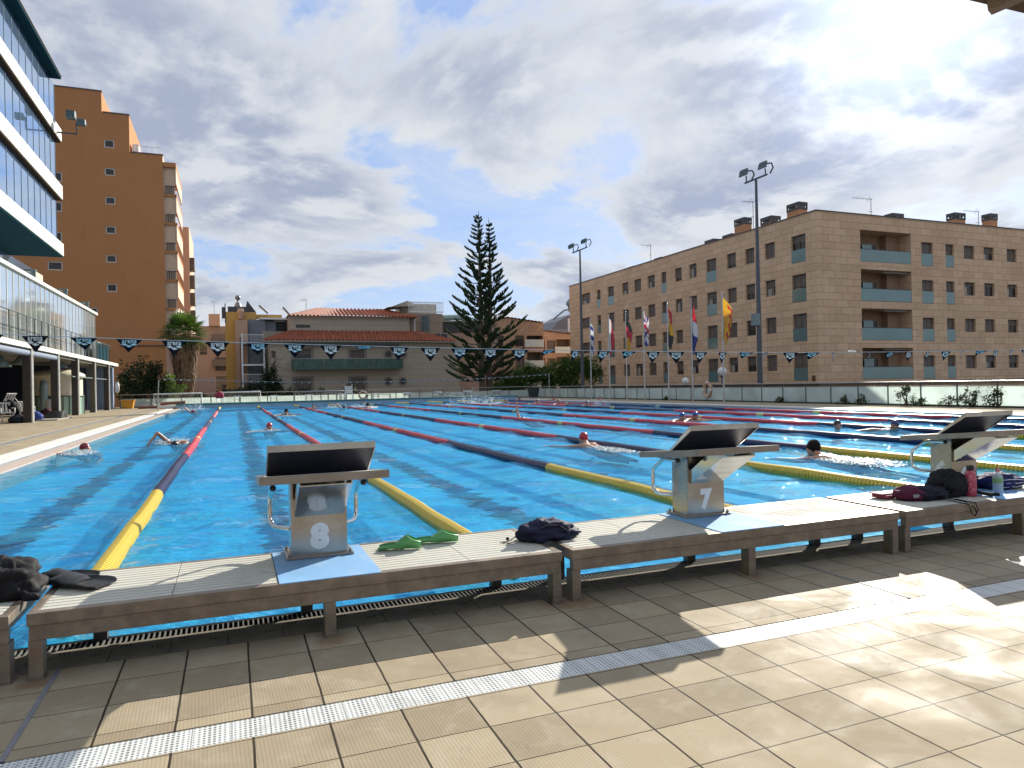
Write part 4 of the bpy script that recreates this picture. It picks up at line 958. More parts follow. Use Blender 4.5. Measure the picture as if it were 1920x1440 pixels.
# ------------------------------------------------------------------ buildings
def facade(mb, o, u, n, W, H, holes, depth=0.28, mi=0):
    """wall sheet with real openings: o lower corner, u along, n outward; holes are (u0,u1,z0,z1) measured from o"""
    o, u, n = Vector(o), Vector(u).normalized(), Vector(n).normalized(); Z = Vector((0,0,1))
    us = sorted({0, W, *[h[0] for h in holes], *[h[1] for h in holes]}); zs = sorted({0, H, *[h[2] for h in holes], *[h[3] for h in holes]})
    us = [a for a in us if -1e-6 <= a <= W+1e-6]; zs = [a for a in zs if -1e-6 <= a <= H+1e-6]
    def P(a, b, d=0): return o+u*a+Z*b-n*d
    for i in range(len(us)-1):
        for j in range(len(zs)-1):
            cu, cz = (us[i]+us[i+1])/2, (zs[j]+zs[j+1])/2
            if not any(h[0] < cu < h[1] and h[2] < cz < h[3] for h in holes):
                mb.quad(P(us[i],zs[j]), P(us[i+1],zs[j]), P(us[i+1],zs[j+1]), P(us[i],zs[j+1]), mi)
    for a, b, c, d, *e in holes:
        dp = e[0] if e else depth
        mb.quad(P(a,c),P(a,d),P(a,d,dp),P(a,c,dp),mi); mb.quad(P(b,c),P(b,c,dp),P(b,d,dp),P(b,d),mi)
        mb.quad(P(a,d),P(b,d),P(b,d,dp),P(a,d,dp),mi); mb.quad(P(a,c),P(a,c,dp),P(b,c,dp),P(b,c),mi)
def obox(mb, o, u, n, a, b, c, d, d0, d1, mi=0):
    o, u, n = Vector(o), Vector(u).normalized(), Vector(n).normalized(); Z = Vector((0,0,1))
    def P(x, z, q): return o+u*x+Z*z-n*q
    return mb.hexa([P(a,c,d0),P(b,c,d0),P(b,c,d1),P(a,c,d1),P(a,d,d0),P(b,d,d0),P(b,d,d1),P(a,d,d1)], mi)
M_shut = pm('roller_shutter', (0.13, 0.105, 0.085), 0.6, var=0.2, scale=2); M_shut2 = pm('dark_window', (0.035, 0.03, 0.028), 0.25, var=0.3, scale=1.5)
M_wf = pm('window_frame_brown', (0.07, 0.055, 0.045), 0.5); M_cur = pm('pale_curtain', (0.34, 0.32, 0.27), 0.8, var=0.25, scale=9)
M_guard = mirror_glass('balcony_glass', (0.20, 0.30, 0.29), 0.12, 0.25); M_guardw = pm('white_guard', (0.62, 0.66, 0.60), 0.4)
def window(par, o, u, n, a, b, c, d, kind, r, dp=0.24):
    m = MB(); fw = 0.05
    for (x0, x1, z0, z1) in ((a,a+fw,c,d),(b-fw,b,c,d),(a+fw,b-fw,d-fw,d),(a+fw,b-fw,c,c+fw),((a+b)/2-0.025,(a+b)/2+0.025,c+fw,d-fw)): obox(m, o, u, n, x0+0.002, x1-0.002, z0+0.002, z1-0.002, dp-0.06, dp-0.01)
    w = m.build('window', M_wf, par)
    m = MB(); obox(m, o, u, n, a+0.03, b-0.03, c+0.03, d-0.03, dp-0.02, dp-0.005); m.build('pane', M_shut2, w)
    sh = r.choice([1.0, 1.0, 1.0, 0.8, 0.6, 0.45, 0.25])
    m = MB(); obox(m, o, u, n, a+fw+0.004, b-fw-0.004, d-fw-(d-c-2*fw)*sh, d-fw-0.004, dp-0.045, dp-0.030); m.build('shutter', M_shut, w)
    if sh < 0.7 and r.random() < 0.5:
        m = MB(); obox(m, o, u, n, a+fw+0.01, a+(b-a)*r.uniform(0.3, 0.6), c+fw+0.01, d-fw-(d-c)*sh-0.02, dp-0.028, dp-0.022); m.build('curtain', M_cur, w)
    if kind == 't':
        m = MB(); obox(m, o, u, n, a+0.01, b-0.01, c+0.03, c+1.02, 0.01, 0.03); m.build('glass_guard', M_guard, w)
    return w
M_sand = brick_mat('sandstone_cladding', (0.58, 0.39, 0.245), (0.70, 0.49, 0.32), (0.22, 0.14, 0.085), 1.25, 0.56, 0.016)
M_roofg = pm('flat_roof', (0.20, 0.19, 0.18), 0.9); M_cop = pm('dark_metal_coping', (0.055, 0.055, 0.06), 0.5); M_ochre = pm('ochre_render', (0.46, 0.235, 0.115), 0.8, scale=1.5)
def chimney(par, x, y, z0, h, w, d=0.8):
    m = MB(); m.box(x-w/2, x+w/2, y-d/2, y+d/2, z0, z0+h); c = m.build('chimney', M_ochre, par)
    m = MB(); m.box(x-w/2-0.025, x+w/2+0.025, y-d/2-0.025, y+d/2+0.025, z0+h+0.002, z0+h+0.18)
    for i in range(4):
        for s in (-1, 1): m.box(x-w/2+i*(w-0.1)/3, x-w/2+i*(w-0.1)/3+0.1, y+s*(d/2)-0.05, y+s*(d/2)+0.05, z0+h+0.18, z0+h+0.36)
    m.box(x-w/2-0.03, x+w/2+0.03, y-d/2-0.03, y+d/2+0.03, z0+h+0.36, z0+h+0.62); m.build('chimney_cap', M_cop, c)
def antenna(par, x, y, z0, h, w=1.3, flip=1):
    m = MB(); m.tube([(x,y,z0),(x,y,z0+h)], 0.025, 6); m.tube([(x-flip*w,y,z0+h-0.12),(x+flip*0.15,y,z0+h-0.10)], 0.015, 5)
    for i in range(6): m.tube([(x-flip*w*i/6,y-0.25,z0+h-0.12),(x-flip*w*i/6,y+0.25,z0+h-0.12)], 0.008, 4)
    m.tube([(x-flip*0.1,y,z0+h+0.2),(x-flip*0.45,y,z0+h-0.35)], 0.012, 4); m.tube([(x,y-0.12,z0+h*0.6),(x,y+0.3,z0+h*0.62)], 0.02, 4)
    m.build('antenna', M_cop, par)
def sandstone():
    X0, Y0, zb, zt = 45.17, 37.38, -0.9, 14.10; Y1, X1 = 80.0, 80.0
    t = thing('apartment_building', (X0+10, Y0+15, zb), 'long four storey sandstone apartment block with glass balconies on the right', 'building')
    cols = [(3.48,5.85,'w'),(7.60,8.50,'t'),(10.3,11.75,'t'),(13.64,15.01,'w'),(16.25,17.66,'w'),(18.97,20.37,'w'),(21.6,22.47,'t'),(24.03,25.19,'w'),(26.4,27.6,'w'),(29.1,30.58,'t'),(32.1,33.33,'w'),(34.54,35.7,'w'),(36.96,38.16,'w'),(40.0,41.5,'t')]
    r = random.Random(5); m = MB(); holes = []; win = []
    oL, uL, nL = (X0, Y1, zb), (0,-1,0), (-1,0,0)
    for k in range(4):
        head = 12.59-3.12*k-zb
        for a, b, ty in cols: holes.append((a, b, head-(2.17 if ty == 't' else 1.32), head)); win.append((oL, uL, nL, a, b, head-(2.17 if ty == 't' else 1.32), head, ty))
    facade(m, oL, uL, nL, Y1-Y0, zt-zb, holes)
    oR, uR, nR = (X0, Y0, zb), (1,0,0), (0,-1,0); hr = []
    cr = [(11.26,12.6,'t'),(14.1,15.1,'t'),(16.32,17.64,'w'),(18.8,20.1,'w'),(21.78,23.09,'w'),(24.6,25.9,'w'),(27.5,28.8,'w'),(31,32.4,'w')]
    for k in range(4):
        head = 12.30-3.12*k-zb
        for a, b, ty in cr: h0 = head-(1.95 if ty == 't' else 1.13); hr.append((a, b, h0, head)); win.append((oR, uR, nR, a, b, h0, head, ty))
        lz1 = 12.92-3.12*k-zb; lz0 = lz1-2.52
        hr.append((4.50, 10.06, lz0, lz1, 1.75))
    facade(m, oR, uR, nR, X1-X0, zt-zb, hr)
    m.quad((X0,Y1,zb),(X1,Y1,zb),(X1,Y1,zt),(X0,Y1,zt)); m.quad((X1,Y0,zb),(X1,Y1,zb),(X1,Y1,zt),(X1,Y0,zt))
    m.build('wall', M_sand, t)
    for w in win: window(t, *w, r)
    for k in range(4):
        lz1 = 12.92-3.12*k-zb; lz0 = lz1-2.52
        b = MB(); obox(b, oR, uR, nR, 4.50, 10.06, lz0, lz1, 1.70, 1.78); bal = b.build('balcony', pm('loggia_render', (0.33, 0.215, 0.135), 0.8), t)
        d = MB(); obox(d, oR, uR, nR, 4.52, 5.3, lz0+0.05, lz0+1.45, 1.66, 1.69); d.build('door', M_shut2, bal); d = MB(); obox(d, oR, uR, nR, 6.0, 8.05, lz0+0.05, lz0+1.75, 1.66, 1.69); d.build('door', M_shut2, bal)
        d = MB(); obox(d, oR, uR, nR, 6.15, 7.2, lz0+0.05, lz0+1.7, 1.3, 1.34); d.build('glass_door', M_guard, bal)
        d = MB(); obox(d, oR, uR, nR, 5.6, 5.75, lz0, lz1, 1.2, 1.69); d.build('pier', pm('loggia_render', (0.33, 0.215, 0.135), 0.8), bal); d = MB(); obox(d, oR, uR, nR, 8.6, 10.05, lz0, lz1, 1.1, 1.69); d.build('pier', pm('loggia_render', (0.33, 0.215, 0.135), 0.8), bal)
        if k: d = MB(); obox(d, oR, uR, nR, 7.3, 9.9, lz1-0.16, lz1-0.04, 0.3, 0.55); d.build('awning_box', M_cur, bal)
        d = MB(); obox(d, oR, uR, nR, 4.53, 10.03, lz0+0.03, lz0+0.98, 0.02, 0.05); g_ = d.build('glass_guard', M_guard, bal)
        d = MB(); obox(d, oR, uR, nR, 4.52, 10.04, lz0+0.985, lz0+1.03, 0.01, 0.06); d.build('hand_rail', M_cop, bal)
    d = MB(); d.box(X0+0.4, X1-0.4, Y0+0.4, Y1-0.4, zt-0.9, zt-0.6); d.build('roof', M_roofg, t)
    d = MB(); d.prism([(X0-0.06,Y0-0.06,zt+0.002),(X1,Y0-0.06,zt+0.002),(X1,Y0+0.3,zt+0.002),(X0+0.3,Y0+0.3,zt+0.002),(X0+0.3,Y1,zt+0.002),(X0-0.06,Y1,zt+0.002)], (0,0,0.07)); d.build('coping', M_cop, t)
    v = MB(); obox(v, oL, uL, nL, 41.9, 42.25, 1.9, 2.35, -0.02, 0.0); v.build('vent_grille', pm('rust_red', (0.16, 0.05, 0.03), 0.7), t)
    for x, y, h, w in ((46.8, 41.0, 1.5, 0.9), (46.8, 47.6, 1.75, 0.85), (47.0, 44.3, 1.15, 1.0), (47, 52, 0.7, 1.2), (47, 61, 0.55, 1.0), (47, 66.5, 0.5, 1.0), (47,49.7,0.75,0.6)): chimney(t, x, y, zt-0.6, h, w, 1.3)
    for x, h, w in ((56.8, 1.15, 1.3), (64.5, 1.75, 1.35), (69.0, 2.0, 0.95), (66.8, 0.6, 1.0), (71.8, 0.6, 1.2)): chimney(t, x, 40.2, zt-0.6, h, w)
    antenna(t, 53.9, 40, zt-0.6, 2.9, 2.1); antenna(t, 67.2, 40, zt-0.6, 2.8, 2.0); antenna(t, 46.6, 46.0, zt-0.6, 3.6, 1.2); antenna(t, 46.6, 62.5, zt-0.6, 2.9, 1.4)
    g_ = MB(); g_.bar((X0-0.25, Y1, 0.78), (X0-0.25, Y0, 0.78), 0.5, 0.12); g_.bar((X0-0.4, Y0-0.25, 0.78), (X1, Y0-0.25, 0.78), 0.5, 0.12); g_.build('plinth_ledge', M_cop, t)
sandstone()

# corrugated clay-tile roof plane: a-b along the eave, c-d along the ridge
M_tileroof = pm('clay_tiles', (0.33, 0.095, 0.045), 0.75, var=0.3, scale=2.2, dirt=(0.16, 0.07, 0.04), dscale=1.2)
def tile_plane(mb, a, b, c, d, pitch=0.42, amp=0.10):
    a, b, c, d = map(Vector, (a, b, c, d)); n = max(4, int((b-a).length/pitch)*6); up = (b-a).cross(d-a).normalized()
    if up.z < 0: up = -up
    V = []; rows = 7
    for j in range(rows+1):
        f = j/rows; p, q = a.lerp(d, f), b.lerp(c, f)
        for i in range(n+1):
            s = i/n; x0 = a.lerp(b, s)
            P = p.lerp(q, s); L = (P-a).dot((b-a).normalized())
            V.append(P+up*(amp*math.sin(2*math.pi*L/pitch)))
    mb.add(V, [(j*(n+1)+i, j*(n+1)+i+1, (j+1)*(n+1)+i+1, (j+1)*(n+1)+i) for j in range(rows) for i in range(n)])
def house():
    Y = 72.0; t = thing('tiled_house', (17, Y, -0.9), 'beige house with red clay tile roofs and a green balcony, mid background', 'house')
    M_w = stucco_mat('house_boarding', (0.42, 0.36, 0.285), (0.32, 0.27, 0.21), lines=0.62); r = random.Random(2)
    def px(x, y, Yp=Y): q = at_y(x, y, Yp); return q[0], q[2]
    xL, xR = px(505, 660)[0], 27.2; zt = px(650, 640)[1]; zb = -0.9
    m = MB(); holes = []
    def H(x0, x1, y0, y1): a, d = px(x0, y0); b, c = px(x1, y1); return (a-xL, b-xL, c-zb, d-zb)
    wins = [H(551, 583, 655, 693), H(657, 683, 657, 692), H(509, 517, 658, 671)]
    low = [H(553, 584, 710, 735), H(658, 684, 709, 735)]
    holes = wins+low
    facade(m, (xL, Y, zb), (1,0,0), (0,-1,0), xR-xL, zt-zb, holes, 0.2)
    m.quad((xL,Y,zb),(xL,Y+12,zb),(xL,Y+12,zt),(xL,Y,zt)); m.quad((xR,Y,zb),(xR,Y+12,zb),(xR,Y+12,zt),(xR,Y,zt))
    x0, z0 = px(546, 623); x1, z1 = px(776, 594); z1 = px(600, 591.5, Y+2.2)[1]; z0 = zt
    m.box(x0, x1, Y+2.2, Y+10, z0, z1); m.build('wall', M_w, t)
    def flank(h, k):
        w = window(t, (xL,Y,zb), (1,0,0), (0,-1,0), *h, 'w', r, 0.2)
        return w
    for i, h in enumerate(holes): flank(h, i)
    M_fr = pm('stone_surround', (0.22, 0.19, 0.165), 0.8)
    for h in wins[:2]+low:
        s = MB(); obox(s, (xL,Y,zb), (1,0,0), (0,-1,0), h[1]+0.01, h[1]+0.28, h[2], h[3]+0.2, -0.05, 0.02); obox(s, (xL,Y,zb), (1,0,0), (0,-1,0), h[0]-0.28, h[0]-0.01, h[2], h[3]+0.2, -0.05, 0.02); obox(s, (xL,Y,zb), (1,0,0), (0,-1,0), h[0]-0.01, h[1]+0.01, h[3]+0.01, h[3]+0.2, -0.05, 0.02); s.build('window_surround', M_fr, t)
    for cx, cy in ((728, 664), (755, 664), (728, 715), (755, 715)):      # round porthole windows
        X, Z = px(cx, cy); s = MB()
        n = 28; P = [(math.cos(2*math.pi*i/n), math.sin(2*math.pi*i/n)) for i in range(n)]
        for i in range(n):
            (c0, s0), (c1, s1) = P[i], P[(i+1) % n]
            for ra, rb, ya, yb in ((0.31, 0.48, Y-0.10, Y-0.10), (0.48, 0.48, Y-0.10, Y+0.02), (0.31, 0.31, Y-0.10, Y+0.0)):
                s.quad((X+c0*ra,ya,Z+s0*ra),(X+c1*ra,ya,Z+s1*ra),(X+c1*rb,yb,Z+s1*rb),(X+c0*rb,yb,Z+s0*rb))
        w = s.build('round_window', M_fr, t); s = MB(); s.add([(X+c*0.31, Y-0.02, Z+q*0.31) for c, q in P], [tuple(range(n))]); s.build('pane', M_shut2, w)
    a = px(548, 693); b = px(750, 676)
    bal = MB(); bal.box(a[0], b[0], Y-1.3, Y-0.01, a[1], a[1]+0.12); bl = bal.build('balcony', pm('balcony_slab', (0.05, 0.10, 0.08), 0.7), t)
    s = MB(); zc = b[1]+0.15
    for i in range(11):
        xa, xb = a[0]+(b[0]-a[0])*i/11, a[0]+(b[0]-a[0])*(i+1)/11; s.box(xa+0.02, xb-0.02, Y-1.33, Y-1.305, a[1]-0.05, zc)
    s.box(a[0]-0.02, a[0], Y-1.3, Y-0.02, a[1], zc); s.box(b[0], b[0]+0.02, Y-1.3, Y-0.02, a[1], zc); s.build('green_screen', pm('bottle_green_panel', (0.03, 0.085, 0.06), 0.35, var=0.3, scale=1.5), bl)
    s = MB(); s.tube([(a[0],Y-1.32,zc+0.04),(b[0],Y-1.32,zc+0.04)], 0.03, 6); s.build('hand_rail', M_rail, bl)
    s = MB(); xa, za = px(548, 641); xb, zb2 = px(747, 648); s.box(xa, xb, Y-0.6, Y-0.05, zb2, za-0.05); s.build('awning_box', pm('awning_dark', (0.05, 0.05, 0.045), 0.7), t)
    # lower hipped roof, upper hipped roof, dormer strip
    e0, ez = px(490, 637, Y-0.6); e1 = px(858, 642, Y-0.6)[0]; rz = px(600, 620, Y+2.2)[1]
    r_ = MB(); tile_plane(r_, (e0, Y-0.6, ez), (e1, Y-0.6, ez), (px(790, 622, Y+2.2)[0], Y+2.19, rz), (px(546, 622, Y+2.2)[0], Y+2.19, rz))
    tile_plane(r_, (px(780,631,Y+2.0)[0], Y+1.75, rz-0.5), (e1-0.1, Y+1.75, rz-0.85), (e1-0.3, Y+6, rz-0.3), (px(780,631,Y+2.0)[0], Y+6, rz))
    r_.build('lower_roof', M_tileroof, t)
    g2 = MB(); g2.box(e0+0.1, e1-0.1, Y-0.62, Y-0.02, ez-0.2, ez-0.06); g2.build('gutter', pm('gutter_beige', (0.28, 0.25, 0.21), 0.6), t)
    u0 = px(541, 594, Y+1.7)[0]; u1 = px(783, 600, Y+1.7)[0]; uz = px(640, 592, Y+1.7)[1]; tz = uz+1.25
    r_ = MB(); tile_plane(r_, (u0, Y+1.7, uz), (u1, Y+1.7, uz), (px(722,584,Y+6)[0], Y+6, tz), (px(596,582,Y+6)[0], Y+6, tz))
    tile_plane(r_, (u0, Y+10.3, uz), (u0, Y+1.7, uz), (px(596,582,Y+6)[0], Y+6.01, tz), (px(596,582,Y+6)[0], Y+6.1, tz)); tile_plane(r_, (u1, Y+1.7, uz), (u1, Y+10.3, uz), (px(722,584,Y+6)[0], Y+6.1, tz), (px(722,584,Y+6)[0], Y+6.01, tz))
    r_.build('upper_roof', M_tileroof, t)
    s = MB(); X, Z = px(555, 614, Y+2.2); s.box(X, X+1.45, Y+2.14, Y+2.195, Z, Z+0.30); s.build('slot_window', M_shut2, t)
    d0, dz = px(786, 633, Y+1.5); d1 = px(841, 626, Y+1.5)[0]; dzt = px(800, 624, Y+1.5)[1]
    s = MB(); s.box(d0, d1, Y+1.5, Y+4.5, dz-0.8, dzt); dm = s.build('dormer', pm('dormer_beige', (0.33, 0.29, 0.24), 0.8), t)
    for i in range(4): s = MB(); xa = d0+0.15+(d1-d0-0.2)*i/4; s.box(xa, xa+(d1-d0)/4-0.18, Y+1.46, Y+1.495, dz+0.02, dzt-0.1); s.build('pane', M_shut2, dm)
    s = MB(); X, Z = px(778, 620, Y+2.1); s.tube([(X, Y+2.1, Z-0.3), (X, Y+2.1, px(778, 597, Y+2.1)[1])], 0.05, 6); s.build('downpipe', M_wht, t)
    antenna(t, px(574, 580, Y+5)[0], Y+5, px(574, 581, Y+5)[1]-0.2, 1.4, 0.7)
house()
def simple_block(name, label, x0, x1, Y, D, z1, mat, wins=(), cat='building', group=None, zb=-0.9, side=()):
    """plain block whose front (facing the pool) carries real window openings given in metres"""
    t = thing(name, ((x0+x1)/2, Y+D/2, zb), label, cat, group); r = random.Random(int(abs(x0)*10+Y)); m = MB()
    facade(m, (x0,Y,zb), (1,0,0), (0,-1,0), x1-x0, z1-zb, [w[:4] for w in wins], 0.22)
    m.quad((x0,Y,zb),(x0,Y+D,zb),(x0,Y+D,z1),(x0,Y,z1)); m.quad((x1,Y,zb),(x1,Y+D,zb),(x1,Y+D,z1),(x1,Y,z1)); m.quad((x0,Y+D,zb),(x1,Y+D,zb),(x1,Y+D,z1),(x0,Y+D,z1)); m.quad((x0,Y,z1),(x1,Y,z1),(x1,Y+D,z1),(x0,Y+D,z1))
    m.build('wall', mat, t)
    for w in wins: window(t, (x0,Y,zb), (1,0,0), (0,-1,0), *w[:4], 'w', r, 0.2)
    return t
# tall orange hotel
def hotel():
    Y = 72.0; t = thing('orange_hotel', (-7, Y+8, -0.9), 'tall orange rendered hotel with a stepped roofline and small windows', 'building')
    M_o = stucco_mat('orange_render', (0.47, 0.215, 0.088), (0.36, 0.15, 0.06)); r = random.Random(4); zb = -0.9
    q = lambda x, y: at_y(x, y, Y)
    x2, x1, x0 = q(305, 300)[0], q(242, 230)[0], q(190, 180)[0]; xl = -17.0
    z2, z1, z0 = q(300, 291)[2], q(240, 216)[2], q(150, 167)[2]
    D = 9.0
    holes = []
    hz = [(q(205, b)[2], q(205, a)[2]) for a, b in ((262, 277), (315, 329), (369, 383), (424, 438), (478, 492), (532, 547))]
    xa, xb = q(196, 320)[0], q(215, 320)[0]
    m = MB()
    W = [(xa-xl, xb-xl, b-zb, t_-zb) for b, t_ in hz if b < z2-0.5]
    for xx0, xx1, zs in ((89, 117, [(491, 507)]), (100, 116, [(323, 341), (379, 397), (435, 453)]), (168, 183, [(577, 588)])):
        for a, b in zs: W.append((q(xx0, a)[0]-xl, q(xx1, a)[0]-xl, q(xx1, b)[2]-zb, q(xx1, a)[2]-zb))
    facade(m, (xl,Y,zb), (1,0,0), (0,-1,0), x2-xl, z2-zb, W, 0.2)
    top = [(xa-xl, xb-xl, b-z2, t_-z2) for b, t_ in hz if b > z2-0.4]
    facade(m, (xl,Y,z2), (1,0,0), (0,-1,0), x1-xl, z1-z2, top, 0.2)
    facade(m, (xl,Y,z1), (1,0,0), (0,-1,0), x0-xl, z0-z1, [], 0.2)
    for (xx, za, zc) in ((x1, z2, z1), (x0, z1, z0)): m.quad((xx,Y,za),(xx,Y+D,za),(xx,Y+D,zc),(xx,Y,zc))
    m.quad((x1,Y,z2),(x2,Y,z2),(x2,Y+D,z2),(x1,Y+D,z2)); m.quad((x0,Y,z1),(x1,Y,z1),(x1,Y+D,z1),(x0,Y+D,z1)); m.quad((xl,Y,z0),(x0,Y,z0),(x0,Y+D,z0),(xl,Y+D,z0))
    m.quad((xl,Y+D,zb),(x2,Y+D,zb),(x2,Y+D,z2),(xl,Y+D,z2)); m.quad((xl,Y,zb),(xl,Y+D,zb),(xl,Y+D,z0),(xl,Y,z0))
    m.build('wall', M_o, t)
    m = MB(); m.quad((x2,Y,zb),(x2,Y+D,zb),(x2,Y+D,z2),(x2,Y,z2)); m.build('flank_wall', pm('pale_orange_render', (0.62, 0.45, 0.32), 0.8), t)
    M_wfw = pm('white_frame', (0.60, 0.58, 0.53), 0.5)
    for h in W+[(a, b, c+z2-zb, d+z2-zb) for a, b, c, d in top]:
        s = MB(); fw = 0.09
        for a, b, c, d in ((h[0],h[0]+fw,h[2],h[3]),(h[1]-fw,h[1],h[2],h[3]),(h[0]+fw,h[1]-fw,h[3]-fw,h[3]),(h[0]+fw,h[1]-fw,h[2],h[2]+fw)): obox(s, (xl,Y,zb), (1,0,0), (0,-1,0), a+0.002, b-0.002, c+0.002, d-0.002, 0.06, 0.16)
        w = s.build('window', M_wfw, t); s = MB(); obox(s, (xl,Y,zb), (1,0,0), (0,-1,0), h[0]+fw, h[1]-fw, h[2]+fw, h[3]-fw, 0.12, 0.15); s.build('pane', M_shut2, w)
    for xa_, xb_, zz_ in ((xl, x0+0.05, z0), (x0+0.05, x1+0.05, z1), (x1+0.05, x2+0.05, z2)): c = MB(); c.box(xa_, xb_, Y-0.06, Y+0.3, zz_+0.002, zz_+0.11); c.build('coping', pm('weathered_coping', (0.16, 0.13, 0.11), 0.8), t)
    c = MB(); c.tube([(x1+0.4,Y+0.3,z2+0.8),(x2-0.1,Y+0.3,z2+0.8)], 0.03, 6)
    for i in range(5): c.tube([(x1+0.4+i*(x2-x1-0.5)/4,Y+0.3,z2),(x1+0.4+i*(x2-x1-0.5)/4,Y+0.3,z2+0.8)], 0.02, 5)
    c.box(x1+0.15, x1+0.7, Y+0.8, Y+2.0, z2, z2+1.1); c.build('roof_rail', M_wht, t)
    c = MB(); X0, Z0 = q(225, 648)[0], q(225, 648)[2]; c.tube([(X0,Y-0.1,Z0),(x2,Y-0.1,Z0)], 0.05, 6); c.build('pipe', M_cop, t)
    M_bal = pm('pale_orange_render', (0.62, 0.45, 0.32), 0.8)
    for k in range(6):                                            # balconies on the flank
        zf = q(312, 362+53.5*k)[2]; bx = x2+1.15
        s = MB(); s.box(x2+0.003, bx, Y+0.3, Y+D, zf-0.25, zf); b = s.build('balcony', M_o, t)
        s = MB(); s.box(bx-0.12, bx-0.02, Y+0.3, Y+D, zf+1.05, zf+2.72); s.box(x2+0.004, bx-0.14, Y+0.45, Y+0.55, zf+0.001, zf+2.74); s.build('screen_wall', M_bal, b)
        s = MB()
        for i in range(5): s.box(x2+0.2+i*0.16, x2+0.26+i*0.16, Y+0.32, Y+0.36, zf+0.02, zf+0.75)
        s.box(x2+0.15, bx, Y+0.315, Y+0.365, zf+0.75, zf+0.82); s.build('air_conditioner', M_cop, b)
        s = MB(); s.tube([(bx,Y+0.3,zf+1.0),(bx,Y+D,zf+1.0)], 0.025, 5); s.build('rail', M_wht, b)
    s = MB(); s.box(x2+0.003, x2+1.15, Y+0.1, Y+D, z2-1.05, z2-0.6); s.build('balcony_roof', M_o, t)
hotel()
q = at_y(325, 425, 84); q2 = at_y(354, 426, 84)
tb = simple_block('beige_tower', 'pale salmon tower rising just behind the orange hotel', -9, q2[0], 84, 10, q2[2], stucco_mat('salmon_render', (0.60, 0.42, 0.30)))
for k in range(4):
    z = at_y(355, 505+33*k, 84)[2]; m = MB(); m.box(q2[0]+0.002, q2[0]+0.5, 84.3, 86.0, z, z+1.4); m.build('side_bay', M_shut, tb)
# yellow block, peach wall, grey roof rooms and the outside stairs
M_yel = stucco_mat('ochre_yellow', (0.56, 0.36, 0.115)); M_peach = stucco_mat('peach_render', (0.50, 0.33, 0.235)); M_grey = pm('grey_panel', (0.16, 0.18, 0.21), 0.5, var=0.15)
t = simple_block('yellow_building', 'narrow ochre yellow building with roof clutter left of the tiled house', 2.72, 5.9, 78, 8, 9.7, M_yel)
m = MB(); m.lathe((4.05,78.6,9.75), [(0.05,0),(0.30,0.0),(0.42,0.5),(0.25,1.0),(0.10,1.1),(0.10,1.3),(0.26,1.4),(0.30,1.6),(0.22,1.8),(0.0,1.85)], 14); m.build('roof_cowl', pm('grey_metal', (0.22, 0.23, 0.24), 0.4, metal=0.5), t)
m = MB(); m.lathe((4.3,77.8,8.9), [(0.25,0),(0.32,0.3),(0.40,0.7),(0.36,1.0),(0.25,1.15),(0,1.15)], 14); m.build('chimney_pot', M_peach, t)
m = MB(); m.prism([(4.7,78.3,9.75),(5.9,78.3,9.75),(5.0,78.3,11.0)], (0,0.15,0)); m.build('solar_panel', M_cop, t)
m = MB(); m.box(3.0, 5.3, 78.2, 79.2, 9.71, 10.3); m.tube([(2.75,78,10.6),(2.75,78,8.5)], 0.06, 6); m.box(2.4, 2.7, 77.9, 78.3, 9.0, 10.2); m.build('roof_plant', M_cop, t)
t = simple_block('peach_annex', 'peach rendered annex with a rusty drainpipe beside the yellow building', 3.72, 4.95, 76.6, 1.3, 8.7, M_peach)
m = MB(); m.tube([(4.25,76.5,6.9),(4.28,76.5,4.0),(4.2,76.5,-0.9)], 0.09, 6); m.build('rusty_pipe', pm('rust_red', (0.16, 0.05, 0.03), 0.7), t)
t = thing('grey_roof_rooms', (7.2, 77, -0.9), 'flat roofed grey annex with a dark opening left of the tiled house', 'building')
m = MB(); m.box(5.0, 9.6, 77.0, 82, -0.9, 6.6); m.box(5.0, 6.8, 77.4, 82, 6.6, 8.85); m.box(6.81, 7.9, 77.8, 82, 6.6, 8.7); m.build('wall', M_grey, t)
m = MB(); m.box(6.4, 9.5, 76.9, 77.0, 6.45, 7.55); m.build('parapet', pm('dormer_beige', (0.33, 0.29, 0.24), 0.8), t)
m = MB(); m.box(7.92, 9.4, 78.6, 78.7, 7.4, 8.75); m.build('dark_opening', M_black, t)
m = MB(); m.box(6.2, 9.6, 77.1, 82, 8.86, 9.05); m.build('flat_roof', M_wht, t)
m = MB(); m.box(5.15, 6.0, 77.35, 77.39, 5.9, 8.3); m.build('door', M_grey, t)
m = MB(); m.bar((6.2,78,10.45),(7.1,78,9.6),1.0,0.08); m.bar((8.7,78,10.3),(9.5,78,9.35),1.0,0.08); m.build('solar_panel', M_cop, t)
m = MB(); m.box(5.9, 8.6, 78.3, 79, 9.06, 9.5); m.build('rusty_strip', M_yel, t)
t = thing('outside_stairs', (5.2, 75, -0.9), 'white steel outside staircase left of the tiled house', 'staircase')
for x0, z1 in ((4.25, 7.1), (6.4, 5.6)): m = MB(); m.box(x0, x0+0.16, 74.2, 74.36, -0.9, z1); m.build('post', M_wht, t)
for z in (6.0, 3.9, 1.9): m = MB(); m.box(4.2, 6.6, 74.3, 76.4, z-0.1, z); m.build('landing', M_cop, t); 
m = MB(); m.box(4.3, 6.5, 74.24, 74.3, 3.72, 3.9); m.build('edge_beam', M_wht, t)
for za, zb_ in ((6.0, 3.9), (3.9, 1.9)):
    m = MB()
    for i in range(11): f = i/11; m.box(4.9+0.1*f, 6.2, 74.5+1.6*(1-f) if za > 5 else 74.5+1.6*f, 74.72+1.6*(1-f) if za > 5 else 74.72+1.6*f, za+(zb_-za)*f-0.05, za+(zb_-za)*f)
    m.build('steps', M_lampg, t)
m = MB()
